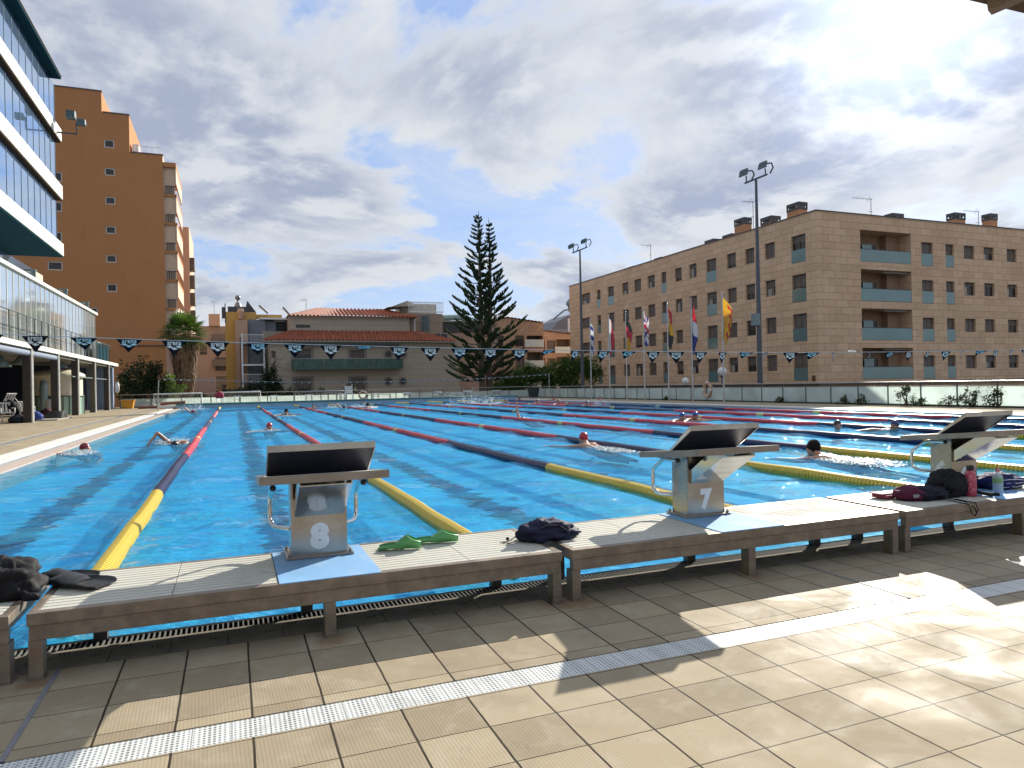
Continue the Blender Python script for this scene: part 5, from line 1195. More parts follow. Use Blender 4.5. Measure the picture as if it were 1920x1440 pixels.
for i in range(16): x = 4.3+i*0.14; m.box(x, x+0.02, 74.2, 74.22, 6.0, 6.95); m.box(x, x+0.02, 74.2, 74.22, 1.9, 2.8)
m.box(4.25, 6.5, 74.19, 74.23, 6.95, 7.0); m.box(4.25, 6.5, 74.19, 74.23, 2.8, 2.85); m.build('railing', M_wht, t)
t = simple_block('pink_garden_wall', 'low salmon pink wall behind the palm', -2.6, 1.95, 66, 0.3, 2.45, stucco_mat('pink_render', (0.50, 0.30, 0.215)), cat='wall')
q = at_y(360, 664, 110); q2 = at_y(403, 703, 110)
t = simple_block('white_terraces', 'small white apartment house with stacked terraces seen right of the palm', -4, q2[0], 110, 8, q[2]+0.2, pm('terrace_white', (0.62, 0.60, 0.55), 0.7), wins=[(1.8, 2.5, 5.2, 6.0), (3.6, 4.3, 5.3, 6.1), (1.8, 2.5, 2.6, 3.4), (3.5, 4.3, 2.5, 3.4)])
for z in (5.9, 3.6): m = MB(); m.box(-4.0, q2[0]+0.2, 108.6, 109.9, z, z+0.9); m.build('terrace', pm('terrace_white', (0.62, 0.60, 0.55), 0.7), t)
t = simple_block('brown_terraces', 'dim pinkish block with dark balconies between palm and yellow building', -1.2, 3.4, 100, 8, 10.0, stucco_mat('dusty_pink', (0.36, 0.26, 0.205)), wins=[(2.2, 4.2, 7.5, 9.2), (2.4, 4.2, 4.8, 6.6), (2.4, 4.4, 2.4, 4.0), (0.5, 1.4, 7.0, 8.6)])
for z in (8.9, 5.5, 3.0): m = MB(); m.box(0.8, 3.6, 98.8, 99.9, z-1.0, z-0.8); m.box(0.8, 3.6, 98.8, 98.9, z-0.8, z-0.1); m.build('balcony', M_shut, t)
m = MB(); m.box(0.5, 1.9, 99.4, 103, 10.0, 11.6); m.build('roof_room', M_peach, t); antenna(t, 1.2, 100, 11.6, 1.8, 0.4)
# building with a railed roof terrace right of the house
t = simple_block('terrace_building', 'beige block with a lattice window and white railed roof terrace, behind the tiled house', 21.3, 26.2, 75, 8, 9.6, stucco_mat('beige_render', (0.33, 0.25, 0.19), lines=1.4))
m = MB(); x0 = at_y(791, 600, 74.9)[0]; x1 = at_y(803, 600, 74.9)[0]; z0 = at_y(797, 621, 74.9)[2]; z1 = at_y(797, 593, 74.9)[2]
m.box(x0, x1, 74.93, 74.99, z0, z1); lw = m.build('lattice_window', M_shut2, t)
m = MB()
for i in range(6): m.box(x0-0.1+i*(x1-x0+0.15)/5, x0-0.04+i*(x1-x0+0.15)/5, 74.86, 74.92, z0-0.1, z1+0.1)
for i in range(8): m.box(x0, x1, 74.87, 74.91, z0+i*(z1-z0)/7-0.02, z0+i*(z1-z0)/7+0.03)
m.build('lattice', M_lampg, lw)
m = MB(); m.box(22.2, 26.3, 74.9, 75.0, 9.75, 9.85); m.box(22.2, 26.3, 74.9, 75.0, 10.85, 10.93)
for i in range(30): m.box(22.2+i*0.14, 22.24+i*0.14, 74.92, 74.96, 9.62, 10.9)
m.build('terrace_rail', M_wht, t)
m = MB(); m.hexa([(19.9,75.5,10.3),(23.4,75.5,10.6),(23.4,79,10.6),(19.9,79,10.3),(20.4,75.5,10.4),(22.2,75.5,11.1),(22.2,79,11.1),(20.4,79,10.4)]); m.box(22.0, 26.2, 77.5, 81, 9.61, 11.0); m.build('pergola', M_cur, t)
m = MB(); m.tube([(26.4,75.5,9.2),(28.4,75.8,9.35),(31,76.5,9.0)], 0.35, 8); m.build('awning', pm('pale_teal', (0.34, 0.45, 0.43), 0.6), t)
t = thing('glazed_lean_to', (28.5, 78, -0.9), 'dark glazed rooms with a pale terrace roof behind the pine', 'building')
m = MB(); m.box(26.3, 31.5, 77, 83, -0.9, 7.6); m.build('wall', M_peach, t); m = MB(); m.box(26.4, 31.3, 76.9, 82, 7.62, 8.8); m.build('glazing', M_shut2, t); m = MB(); m.box(26.2, 31.8, 76.6, 82.5, 8.82, 9.0); m.build('roof', M_cur, t)
# two lower sandstone-brick houses behind the pine and hedges
M_brk = brick_mat('warm_brick', (0.42, 0.26, 0.165), (0.52, 0.34, 0.225), (0.22, 0.13, 0.085), 0.8, 0.42, 0.012)
def brick_house(x0, x1, Y, label, zl, zr, cols, rail, zs, peak=None):
    t = thing('brick_house', ((x0+x1)/2, Y+5, -0.9), label, 'building', 'brick houses behind the hedge'); r = random.Random(9); zb = -0.9
    top = min(zl, zr); m = MB(); holes = []
    for z in zs:
        for a, b in cols: holes.append((a-x0, b-x0, z-zb, z+1.9-zb))
        holes.append((rail[0]-x0, rail[1]-x0, z-zb, z+2.1-zb, 1.4))
    facade(m, (x0,Y,zb), (1,0,0), (0,-1,0), x1-x0, top-0.05-zb, holes)
    m.prism([(x0,Y,top-0.05),(x1,Y,top-0.05),(x1,Y,zr)]+([(*peak[:1], Y, peak[1])] if peak else [])+[(x0,Y,zl)], (0,10,0)); m.quad((x1,Y,zb),(x1,Y+10,zb),(x1,Y+10,top),(x1,Y,top)); m.quad((x0,Y,zb),(x0,Y+10,zb),(x0,Y+10,top),(x0,Y,top))
    m.build('wall', M_brk, t)
    for z in zs:
        for a, b in cols: window(t, (x0,Y,zb), (1,0,0), (0,-1,0), a-x0, b-x0, z-zb, z+1.9-zb, 'w', r)
        b = MB(); b.box(rail[0]+0.01, rail[1]-0.01, Y+1.3, Y+1.38, z+0.01, z+2.09); bl = b.build('balcony', M_shut, t); b = MB(); b.box(rail[0]-0.3, rail[1]+0.1, Y-0.12, Y-0.06, z-0.05, z+0.95); b.build('glass_guard', M_guardw, bl)
    s = MB(); P = [(x0-0.2, zl)]+([peak] if peak else [])+[(x1+0.2, zr)]
    for (xa, za), (xb, zb_) in zip(P[:-1], P[1:]): tile_plane(s, (xa,Y-0.25,za+0.12), (xb,Y-0.25,zb_+0.12), (xb,Y+10,zb_+0.2), (xa,Y+10,za+0.2), 0.5, 0.05)
    s.build('roof', M_tileroof, t); return t
brick_house(27.5, 43.1, 84, 'larger brick house with white glass balconies behind the pine', 7.9, 9.55, [(32.2, 33.2), (35.9, 37.2), (38.9, 40.2)], (40.6, 43.0), (1.9, 4.6, 7.0)[:3] if False else (0.6, 3.5, 6.35), (37.8, 10.2))
brick_house(43.6, 57.0, 93, 'lower brick house in the gap beside the sandstone block', 9.6, 8.2, [(45.9, 47.4), (47.7, 49.2)], (49.3, 51.8), (0.3, 3.2, 5.9))
t = simple_block('grey_roof_block', 'distant grey building with a curved roof, pipes and a cowl on top', 52, 62, 101, 8, 10.2, pm('far_grey', (0.30, 0.30, 0.32), 0.7))
m = MB(); m.prism([(52.4,101,10.2),(62,101,10.2),(62,101,13.4),(58,101,13.2),(55.5,101,12.6),(53.6,101,11.6)], (0,7,0)); m.build('curved_roof', pm('zinc_roof', (0.17, 0.18, 0.20), 0.6), t)
m = MB(); m.box(55.2, 57.8, 100.9, 100.99, 9.8, 12.0); m.build('white_panel', M_wht, t)
m = MB(); m.lathe((56.2,102,13.3), [(0.3,0),(0.35,0.9),(0.6,1.0),(0.65,1.5),(0.3,2.0),(0,2.05)], 12); m.tube([(52.5,100.8,11.8),(54.5,100.8,13.3),(57.5,100.8,14.0)], 0.15, 6); m.build('roof_cowl', M_lampg, t)
# the rest of the town: a few more blocks beyond, seen in the gaps and from beside
for i, (x0, x1, Y, z1) in enumerate(((60, 75, 120, 9), (8, 22, 130, 8.0), (-30, -14, 95, 11))):
    simple_block('town_house', ['plain pale house far behind the sandstone block', 'plain pale house hidden behind the tiled house', 'plain pale house far left behind the orange hotel'][i], x0, x1, Y, 10, z1, stucco_mat('town_render_%s' % 'abc'[i], (0.5, 0.44, 0.36)), wins=[(k*3+1, k*3+2.2, 3.5, 5) for k in range(4)])
# ------------------------------------------------------------------ the glass sports building on the left
def sports_hall():
    t = thing('sports_building', (-9, 30, 0), 'modern sports building with banded blue glass floors over a dark arcade on the left', 'building')
    M_bg = mirror_glass('blue_glazing', (0.30, 0.46, 0.70), 0.04, 0.78); M_pg = mirror_glass('pale_glazing', (0.62, 0.68, 0.70), 0.06, 0.72)
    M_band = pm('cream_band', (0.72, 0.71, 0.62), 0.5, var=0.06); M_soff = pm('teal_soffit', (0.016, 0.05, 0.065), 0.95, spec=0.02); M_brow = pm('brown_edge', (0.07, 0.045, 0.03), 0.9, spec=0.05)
    M_mul = pm('mullion', (0.12, 0.17, 0.22), 0.4, metal=0.4)
    y0, ye = -30.0, 45.4
    def floor(z0, z1, name):
        m = MB(); m.box(-14, -6.28, y0, ye-0.3, z0, z1); w = m.build('glazing', M_bg, t)
        m = MB(); y = y0
        while y < ye-0.3: m.box(-6.279, -6.262, y, y+0.03, z0, z1); y += 1.25
        m.build('mullions', M_mul, w)
    bands = ((9.50, 10.22), (12.92, 13.72), (16.42, 17.14))
    for i, (a, b) in enumerate(bands):
        m = MB(); m.box(-14.2, -6.0, y0, ye, a, b-0.27); m.box(-14.2, -6.06, y0, ye-0.06, b-0.27, b-0.24); m.box(-14.2, -6.0, y0, ye, b-0.24, b); m.build('floor_band', M_band, t)
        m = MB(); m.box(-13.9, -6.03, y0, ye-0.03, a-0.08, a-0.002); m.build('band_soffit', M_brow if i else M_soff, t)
    floor(10.23, 12.83, 'a'); floor(13.73, 16.33, 'b'); floor(17.15, 19.72, 'c')
    m = MB(); m.box(-14.6, -5.74, y0, 44.2, 19.74, 19.86); m.build('roof', M_soff, t); m = MB(); m.box(-14.7, -5.72, y0, 44.22, 19.862, 19.95); m.build('roof_edge', M_brow, t)
    m = MB(); m.box(-13.8, -8.7, y0, 50.5, 6.9, 9.40); m.build('recessed_glazing', M_bg, t)
    m = MB(); m.box(-11, -8.6, 50.51, 52.5, 3.4, 9.3); m.build('end_wall', pm('pale_beige_wall', (0.50, 0.43, 0.34), 0.8), t)
    # first floor screen of pale glass with a light eave carrying little lamps
    m = MB(); m.box(-13.5, -5.52, y0, 52.5, 3.35, 6.62); sc = m.build('pale_glazing', M_pg, t)
    m = MB(); y = 5.0
    while y < 52.5: m.box(-5.518, -5.50, y, y+0.035, 3.36, 6.62); y += 0.95
    m.build('mullions', M_band, sc)
    m = MB(); m.box(-13.6, -5.38, y0, 52.62, 6.64, 6.80); m.build('eave', M_band, t)
    for y in (29, 36, 43, 49.5):
        m = MB(); m.box(-5.6, -5.42, y, y+0.1, 6.801, 7.12); m.box(-5.9, -5.40, y-0.05, y+0.15, 7.12, 7.22); m.build('eave_lamp', M_lampg, t)
    # balcony over the arcade
    m = MB(); m.box(-7, -4.42, y0, 54.6, 3.10, 3.30); m.build('balcony_slab', M_band, t)
    m = MB(); m.tube([(-4.8,y0,4.55),(-4.8,54,4.55)], 0.025, 6); m.tube([(-4.8,y0,4.38),(-4.8,54,4.38)], 0.012, 5)
    y = 20.0
    while y < 54.1: m.box(-4.82, -4.78, y-0.02, y+0.02, 3.30, 4.55); y += 1.28
    m.build('balcony_rail', M_post, t)
    m = MB(); m.box(-5.45, -4.83, 53.0, 53.06, 3.31, 4.55); m.box(-4.86, -4.83, 48.8, 53.0, 3.4, 4.5); m.build('end_screen', M_soff, t)
    m = MB(); m.bevbox(-5.3, -4.9, 49.6, 50.5, 3.31, 4.6, 0.05); m.build('white_cabinet', M_wht, t)
    m = MB(); m.tube([(-4.62,y0,2.93),(-4.62,36,2.93)], 0.13, 10); m.build('awning_roll', pm('awning_blue_grey', (0.17, 0.21, 0.28), 0.7), t)
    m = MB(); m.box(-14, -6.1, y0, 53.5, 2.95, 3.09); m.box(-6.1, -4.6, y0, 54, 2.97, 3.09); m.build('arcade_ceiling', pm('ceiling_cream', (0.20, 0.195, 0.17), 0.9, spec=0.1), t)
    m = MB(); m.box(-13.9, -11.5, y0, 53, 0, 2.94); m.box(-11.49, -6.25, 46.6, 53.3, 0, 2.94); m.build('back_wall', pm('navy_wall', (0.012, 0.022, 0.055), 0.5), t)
    m = MB(); m.box(-6.25, -6.18, 46.6, 50.2, 0.02, 2.2); m.build('door', pm('navy_door', (0.014, 0.026, 0.07), 0.4), t)
    m = MB(); m.box(-6.24, -4.78, 53.31, 53.6, 0, 2.96); m.box(-4.77, -4.6, 53.1, 53.6, 0, 3.09); m.build('end_pier', pm('pale_blue_paint', (0.20, 0.27, 0.38), 0.5), t)
    m = MB(); m.bar((-4.62,39.5,2.1),(-4.62,52,2.1),0.06,0.06); m.build('tie_rail', M_lampg, t)
    M_colr = pm('brown_steel', (0.045, 0.036, 0.03), 0.6); M_edge = pm('pale_steel_edge', (0.36, 0.36, 0.34), 0.4, metal=0.4)
    for y in (30.7, 35.6, 40.3, 45.4, 50.6, 25.8, 20.9):
        m = MB(); m.box(-4.80, -4.52, y, y+0.36, 0.0, 3.09); c = m.build('column', M_colr, t)
        m = MB(); m.box(-4.519, -4.47, y+0.02, y+0.34, 0.0, 3.09); m.build('column_edge', M_edge, c)
    for px, py in ((40, 683), (112, 690), (136, 695), (0, 688)):
        p_ = at_x(px, py, -5.6); m = MB(); m.lathe(tuple(p_), [(0.05,0.5),(0.12,0.45),(0.16,0.30),(0.42,0.0),(0.40,0.0),(0.13,0.28),(0,0.3)], 16); m.tube([(p_[0],p_[1],p_[2]+0.48),(p_[0],p_[1],2.96)], 0.02, 5); m.build('pendant_lamp', M_lampg, t)
    for (a, b, c, d, mt) in ((-6.175, 47.2, 1.78, 0.8, M_lampg), (-6.175, 51.0, 1.95, 0.45, M_lampg), (-6.175, 51.0, 1.32, 0.45, M_lampg)):
        m = MB(); m.box(-6.245 if False else a-0.02, a+0.0, b, b+d, c, c+0.16); m.build('door_sign', mt, t)
    # small floodlight on a bracket
    m = MB(); m.tube([(-6,44.2,16.6),(-5.0,44.2,16.6),(-5.0,44.2,17.3)], 0.05, 6); br = m.build('floodlight_bracket', M_mast, t)
    m = MB(); m.bevbox(-5.5, -5.02, 43.9, 44.4, 17.45, 17.9, 0.05); m.build('floodlight', pm('lamp_housing', (0.07, 0.105, 0.11), 0.4), br); m = MB(); m.bevbox(-4.95, -4.5, 43.9, 44.3, 17.1, 17.45, 0.05); m.build('floodlight', pm('lamp_housing', (0.07, 0.105, 0.11), 0.4), br)
sports_hall()
KX, KY = at_y(106, 740, 43.0)[0], 43.0
t = thing('round_kiosk', (-6.1, 43.0, 0), 'rounded cream and mint kiosk under the arcade', 'kiosk')
m = MB(); m.lathe((KX,KY,0), [(1.32,0.0),(1.32,1.0)], 28); m.build('mint_base', pm('mint_panel', (0.36, 0.55, 0.45), 0.5), t)
m = MB(); m.lathe((KX,KY,0), [(1.30,1.0),(1.30,2.1)], 28); m.build('cream_wall', pm('cream_panel', (0.66, 0.60, 0.45), 0.5), t)
m = MB(); m.lathe((KX,KY,2.1), [(1.3,0),(1.45,0.02),(1.42,0.18),(1.1,0.36),(0.6,0.48),(0,0.52)], 28); m.build('domed_roof', pm('cream_panel', (0.66, 0.60, 0.45), 0.5), t)
m = MB()
for a in range(0, 360, 14): m.box(KX+1.36*math.cos(R(a))-0.02, KX+1.36*math.cos(R(a))+0.02, KY+1.36*math.sin(R(a))-0.02, KY+1.36*math.sin(R(a))+0.02, 0, 1.05)
m.lathe((KX,KY,1.02), [(1.34,0),(1.38,0),(1.38,0.05),(1.34,0.05)], 28); m.build('railing', M_post, t)
# clutter under the arcade: chairs, bags, water containers
def plastic_chair(x, y, z, rz, label, tilt=0.0, mt=None):
    t = thing('plastic_chair', (x, y, z), label, 'chair', 'plastic chairs piled under the arcade'); mt = mt or M_pvc
    m = MB(); m.bevbox(-0.22, 0.22, -0.22, 0.22, 0.40, 0.44, 0.01); m.build('seat', mt, t, world=False)
    m = MB()
    for i in range(4): m.bar((-0.18+0.12*i, 0.22, 0.44), (-0.18+0.12*i, 0.30, 0.86), 0.07, 0.02)
    m.bar((-0.22,0.30,0.84),(0.22,0.30,0.84),0.03,0.06); m.build('backrest', mt, t, world=False)
    for sx in (-1, 1):
        for sy in (-1, 1): m = MB(); m.bar((sx*0.22,sy*0.22,0),(sx*0.19,sy*0.19,0.40),0.035,0.035); m.build('leg', mt, t, world=False)
        m = MB(); m.tube([(sx*0.24,-0.2,0.40),(sx*0.25,-0.18,0.62),(sx*0.24,0.24,0.62)], 0.02, 6); m.build('armrest', mt, t, world=False)
    t.rotation_euler = (tilt, 0, rz); return t
plastic_chair(-5.6, 31.6, 0, 0.5, 'white plastic chair at the far left picture edge of the pile'); plastic_chair(-5.2, 33.2, 0, 2.2, 'white plastic chair right before the dark rucksacks'); plastic_chair(-5.5, 34.4, 0, 1.2, 'pale plastic chair nearest the first brown column'); plastic_chair(-5.9, 32.6, 0.42, 0.9, 'white plastic chair lying on top of the pile', 0.8)
def kitbag(x, y, z, r3, label, c, seed):
    t = thing('kit_bag', (x, y, z), label, 'bag', 'bags heaped under the arcade')
    m = MB(); lump(m, (x, y, z), r3, seed, 0.2, 1.8, 22, 14); m.build('pouch', c, t)
    m = MB(); m.tube([(x-r3[0]*0.6,y-r3[1],z+r3[2]),(x,y-r3[1]*0.9,z+r3[2]*1.8),(x+r3[0]*0.6,y-r3[1],z+r3[2])], 0.02, 5); m.build('handle', M_blk, t)
kitbag(-4.98, 33.0, 0.002, (0.40, 0.35, 0.25), 'royal blue sports bag at the foot of the chair pile', pm('royal_blue_cloth', (0.02, 0.05, 0.25), 0.7), 31); kitbag(-5.05, 31.2, 0.002, (0.4, 0.3, 0.2), 'dark slate kit bag at the left picture edge', pm('slate_cloth', (0.04, 0.05, 0.08), 0.7), 32); kitbag(-5.1, 34.2, 0.002, (0.25, 0.2, 0.15), 'small yellowish bag at the foot of the chair pile', pm('straw_cloth', (0.42, 0.36, 0.20), 0.7), 33); kitbag(-5.3, 37.2, 0.002, (0.35, 0.3, 0.28), 'maroon kit bag between the first two brown columns', pm('maroon_kit', (0.10, 0.03, 0.035), 0.7), 34); kitbag(-5.6, 32.2, 0.45, (0.35, 0.3, 0.3), 'black and white rucksack on the chair pile', M_blk, 35); kitbag(-5.3, 31.9, 0.002, (0.3, 0.3, 0.18), 'grey crumpled kit bag among the chair legs', M_greyc, 36)
t = thing('water_container', (-5.2, 37.9, 0), 'tall white plastic drum between the first two brown columns', 'drum')
m = MB(); m.lathe((-5.2,37.9,0), [(0,0.01),(0.30,0.01),(0.33,0.06),(0.33,0.82),(0.27,0.92),(0,0.93)], 20); m.build('body', M_pvc, t); m = MB(); m.lathe((-5.2,37.9,0.935), [(0,0),(0.16,0),(0.16,0.08),(0,0.08)], 14); m.build('lid', M_black, t)
t = thing('hose_reel', (-5.0, 39.6, 0), 'coiled silvery cover standing beside the kiosk', 'cover')
m = MB(); m.lathe((-5.9,39.4,0), [(0.20,0.0),(0.22,0.5),(0.18,0.9),(0.2,1.5),(0.14,1.9),(0,1.92)], 14); m.build('wrapped_cover', M_lampg, t)
t = thing('floor_mat', (-4.4, 36.6, 0), 'thin board lying on the deck at the second brown column', 'board')
m = MB(); m.box(-4.75, -3.95, 32.6, 35.9, 0.01, 0.05); m.build('board', M_cur, t); m = MB(); m.hexa([(-4.9,34.2,0.052),(-4.1,34.2,0.052),(-4.1,35.5,0.052),(-4.9,35.5,0.052),(-4.8,35.0,0.35),(-4.2,35.0,0.35),(-4.2,35.5,0.38),(-4.8,35.5,0.38)]); m.build('dark_cover', M_black, t)
t = thing('fire_extinguisher', (-6.05, 48.9, 1.1), 'small red extinguisher on the navy wall', 'extinguisher')
m = MB(); m.lathe((-6.05,48.9,1.0), [(0,0),(0.09,0),(0.09,0.42),(0.04,0.5),(0,0.5)], 12); m.build('cylinder', pm('signal_red', (0.40, 0.02, 0.02), 0.35), t); m = MB(); m.bar((-6.05,48.9,1.5),(-6.05,48.7,1.56),0.03,0.04); m.build('handle', M_black, t)
ring_buoy((-4.45, 54.0, 1.55), (1, 0.3, 0), 'white lifebuoy on the end pier of the sports building', M_pvc, 0.32, 0.09)
# eave of the roof over the photographer, just touching the top right corner
def eave():
    t = thing('canopy_eave', (4, 0, 2.5), 'brown timber eave cutting the top right picture corner', 'roof')
    c = CAMP+ray(1806, -2)*3.2; d = CAMP+ray(1925, 26)*3.2
    u = Vector(d-c).normalized(); c = Vector(c); d = Vector(d)+u*2.0; c0 = c
    out = Vector((0.35, -0.9, 0.1))
    m = MB(); m.prism([c0-u*0.0, d, d+Vector((0.1,-0.1,0.6)), c0+Vector((0.1,-0.1,0.6))], out); recalc(m.build('soffit_board', pm('eave_brown', (0.10, 0.06, 0.04), 0.7), t))
    m = MB()
    for i in range(9): p_ = c0+u*(0.12+i*0.25)+Vector((0,0,-0.012)); m.bar(p_, p_+out*0.9, 0.06, 0.05)
    m.build('rafter_ends', pm('eave_tan', (0.20, 0.13, 0.08), 0.7), t)
eave()
# ------------------------------------------------------------------ trees and plants
def leaf_cloud(mb, blobs, n, size, seed, mi=0, up=0.3):
    """leaf-sized faces scattered through lumpy blobs: (centre, radii)"""
    r = np.random.default_rng(seed); vol = np.array([b[1][0]*b[1][1]*b[1][2] for b in blobs])**0.7; vol /= vol.sum()
    for (c, rad), w in zip(blobs, vol):
        k = int(n*w)
        cl = r.normal(size=(max(6, k//40), 3)); cl /= np.linalg.norm(cl, axis=1)[:, None]; cl *= (r.random((len(cl), 1))**0.4)*0.92
        idx = r.integers(0, len(cl), k); P = cl[idx]+r.normal(size=(k, 3))*0.17
        P = P*np.array(rad)+np.array(c)
        D = r.normal(size=(k, 3)); D[:, 2] -= up; D /= np.linalg.norm(D, axis=1)[:, None]
        N = r.normal(size=(k, 3)); S = np.cross(D, N); S /= np.linalg.norm(S, axis=1)[:, None]+1e-6
        L = size*(0.6+0.8*r.random((k, 1))); W = L*0.42
        a = P; b = P+D*L*0.5+S*W*0.5; e = P+D*L; d = P+D*L*0.5-S*W*0.5
        V = np.stack([a, b, e, d], 1).reshape(-1, 3); o = len(mb.v)
        mb.v += [tuple(v) for v in V.tolist()]; mb.f += [(o+4*i, o+4*i+1, o+4*i+2, o+4*i+3) for i in range(k)]
        mb.m += [mi]*k; mb.sm += [False]*k
    return mb
M_bark = pm('grey_bark', (0.10, 0.075, 0.055), 0.9, var=0.3, scale=5, bmp=0.4, bscale=12)
M_pine = leaf_mat('pine_needles', (0.012, 0.030, 0.012), (0.045, 0.075, 0.022), 0.85, 0.12)
def norfolk():
    Y = 59.0; base = Vector((25.55, Y, -0.9))
    t = thing('norfolk_pine', base, 'tall tiered pine with two leading stems standing between house and sandstone flats', 'tree')
    r = random.Random(12)
    tops = (Vector((25.32, Y, 17.45)), Vector((26.40, Y+0.15, 16.85)))
    feet = (Vector((25.35, Y, -0.9)), Vector((25.95, Y+0.1, -0.9)))
    def stem(f, a, b): return a.lerp(b, f)
    for k in (0, 1):
        br = MB(); fol = MB(); n = 14; pts = [stem(i/n, feet[k], tops[k]) for i in range(n+1)]
        if k: pts = [p+Vector((0.18*math.sin(i/n*3.1), 0, 0)) for i, p in enumerate(pts)]
        m = MB(); m.tube(pts, [0.30*(1-i/n)**0.8+0.025 for i in range(n+1)], 9); m.build('trunk', M_bark, t)
        z = 1.8+0.5*k
        while z < tops[k].z-0.3:
            f = (z+0.9)/(tops[k].z+0.9); c = stem(f, feet[k], tops[k]); d = tops[k].z-z
            L = min(0.30+0.235*d+0.012*d*d*0.5, 3.55 if z < 6.2 else 3.0)*(0.8 if k and z > 12 else 1.0)
            nb = 5 if d > 2 else 4; ph = r.random()*6.28
            for b in range(nb):
                a = ph+2*math.pi*b/nb+r.uniform(-0.25, 0.25)
                ox = math.cos(a)
                if (k == 0 and ox > 0.35 and z > 5) or (k == 1 and ox < -0.35 and z > 5): l = L*0.50
                else: l = L
                l *= r.choice((0.62, 0.8, 0.95, 1.0, 1.08)) if d > 2.5 else r.uniform(0.85, 1.05)
                if r.random() < 0.07: continue
                out = Vector((math.cos(a), math.sin(a), 0)); rise = 0.22 if z > 5 else 0.06
                P = []
                for i in range(8):
                    s = i/7; P.append(c+out*(l*s)+Vector((0, 0, l*(rise*s-0.10*math.sin(math.pi*s)*1.2+0.16*s*s))))
                br.tube(P, [0.05*(1-i/7)*min(1, l/2)+0.012 for i in range(8)], 5)
                side = Vector((-out.y, out.x, 0)); s0 = 0.34 if l > 1.2 else 0.12
                nbr = int(8+l*9.5)
                for q in range(nbr):
                    s = s0+(1-s0)*(q+r.random()*0.6)/nbr; i = min(int(s*7), 6); p = P[i].lerp(P[i+1], s*7-i)
                    tn = (P[i+1]-P[i]).normalized(); sg = 1 if q % 2 else -1
                    ln = (0.30+0.26*min(l, 2.2))*(1.15-0.75*s)*r.uniform(0.75, 1.2)
                    dr = (tn*0.75+side*sg*r.uniform(0.25, 0.75)+Vector((0, 0, r.uniform(0.35, 0.75)))).normalized()
                    e1 = p+dr*ln*0.55; e2 = e1+(dr+Vector((0, 0, 0.35))+tn*0.2).normalized()*ln*0.45
                    w = 0.036+0.010*min(l, 2)
                    fol.tube([p, e1, e2], [w*0.7, w, w*0.35], 4, cap=False, smooth=False)
                e = P[-1]; fol.tube([P[-2], e, e+Vector((out.x*0.12, out.y*0.12, 0.16))], [0.06, 0.05, 0.015], 4, cap=False)
            z += (0.40 if d < 3 else 0.56 if d < 9 else 0.68)*r.uniform(0.85, 1.15)
        fol.tube([tops[k]-Vector((0,0,0.2)), tops[k]+Vector((0,0,0.35))], [0.035, 0.012], 5)
        br.build('branches', M_bark, t); fol.build('crown', M_pine, t)
norfolk()
M_palm = leaf_mat('palm_fan', (0.045, 0.085, 0.022), (0.10, 0.15, 0.04), 0.4, 0.25); M_dead = pm('dead_fronds', (0.155, 0.095, 0.052), 0.9, var=0.4, scale=6)
def fan_palm():
    b = Vector((-0.3, 60, -0.9)); top = Vector((-0.30, 60, 5.7)); r = random.Random(3)
    t = thing('fan_palm', b, 'fan palm with a thick skirt of dead brown fronds left of the yellow building', 'tree')
    m = MB(); m.tube([b, b.lerp(top, 0.5), top], [0.38, 0.30, 0.24], 12); m.build('trunk', M_bark, t)
    m = MB()
    for i in range(1500):
        f = r.random()**0.8; z = 1.6+3.9*f; a = r.random()*6.28; rad = (0.55+0.75*f**0.7)*r.uniform(0.7, 1.05)
        p = Vector((top.x+math.cos(a)*rad*0.7, top.y+math.sin(a)*rad*0.7, z)); ln = r.uniform(0.6, 1.5); w = r.uniform(0.03, 0.09)
        s = Vector((-math.sin(a), math.cos(a), 0)); q = p+Vector((math.cos(a)*0.22, math.sin(a)*0.22, -ln*0.45)); e = q+Vector((-math.cos(a)*0.1+r.uniform(-.1, .1), -math.sin(a)*0.1, -ln*0.55))
        m.add([p-s*w, p+s*w, q+s*w, q-s*w, e], [(0,1,2,3),(3,2,4)])
    m.build('dead_skirt', M_dead, t)
    m = MB(); st = MB()
    for i in range(46):
        a = i*2.39996+r.uniform(-0.2, 0.2); el = R(78-108*(i/45)**0.85)+r.uniform(-0.1, 0.1)
        d = Vector((math.cos(a)*math.cos(el), math.sin(a)*math.cos(el), math.sin(el))); L = r.uniform(0.95, 1.35)
        c = top+d*L+Vector((0, 0, 0.15)); st.tube([top, top+d*L*0.55+Vector((0,0,0.08)), c], [0.03, 0.022, 0.015], 5)
        s = d.cross(Vector((0,0,1))).normalized(); n_ = s.cross(d).normalized(); nb = 18; R0 = r.uniform(0.9, 1.25)
        for j in range(nb):
            th = R(-105+210*j/(nb-1)); v = d*math.cos(th)+s*math.sin(th); w = 0.052*R0
            o = n_*(0.10*abs(math.sin(th))+0.02); sd = n_.cross(v).normalized()
            mid = c+v*R0*0.55+o; tip = c+v*R0*(0.85+0.15*math.cos(th))+o-Vector((0,0,0.20*R0*(0.5+0.5*abs(math.sin(th)))))
            m.add([c, mid-sd*w, mid+sd*w, tip], [(0,1,2),(2,1,3)])
    st.build('leaf_stalks', pm('palm_stalk', (0.20, 0.17, 0.07), 0.6), t); m.build('crown', M_palm, t)
fan_palm()
M_dkleaf = leaf_mat('dark_evergreen', (0.010, 0.024, 0.010), (0.030, 0.052, 0.018)); M_mid = leaf_mat('mid_green_leaf', (0.030, 0.070, 0.012), (0.085, 0.15, 0.028)); M_lime = leaf_mat('fresh_leaf', (0.06, 0.12, 0.02), (0.15, 0.20, 0.06))
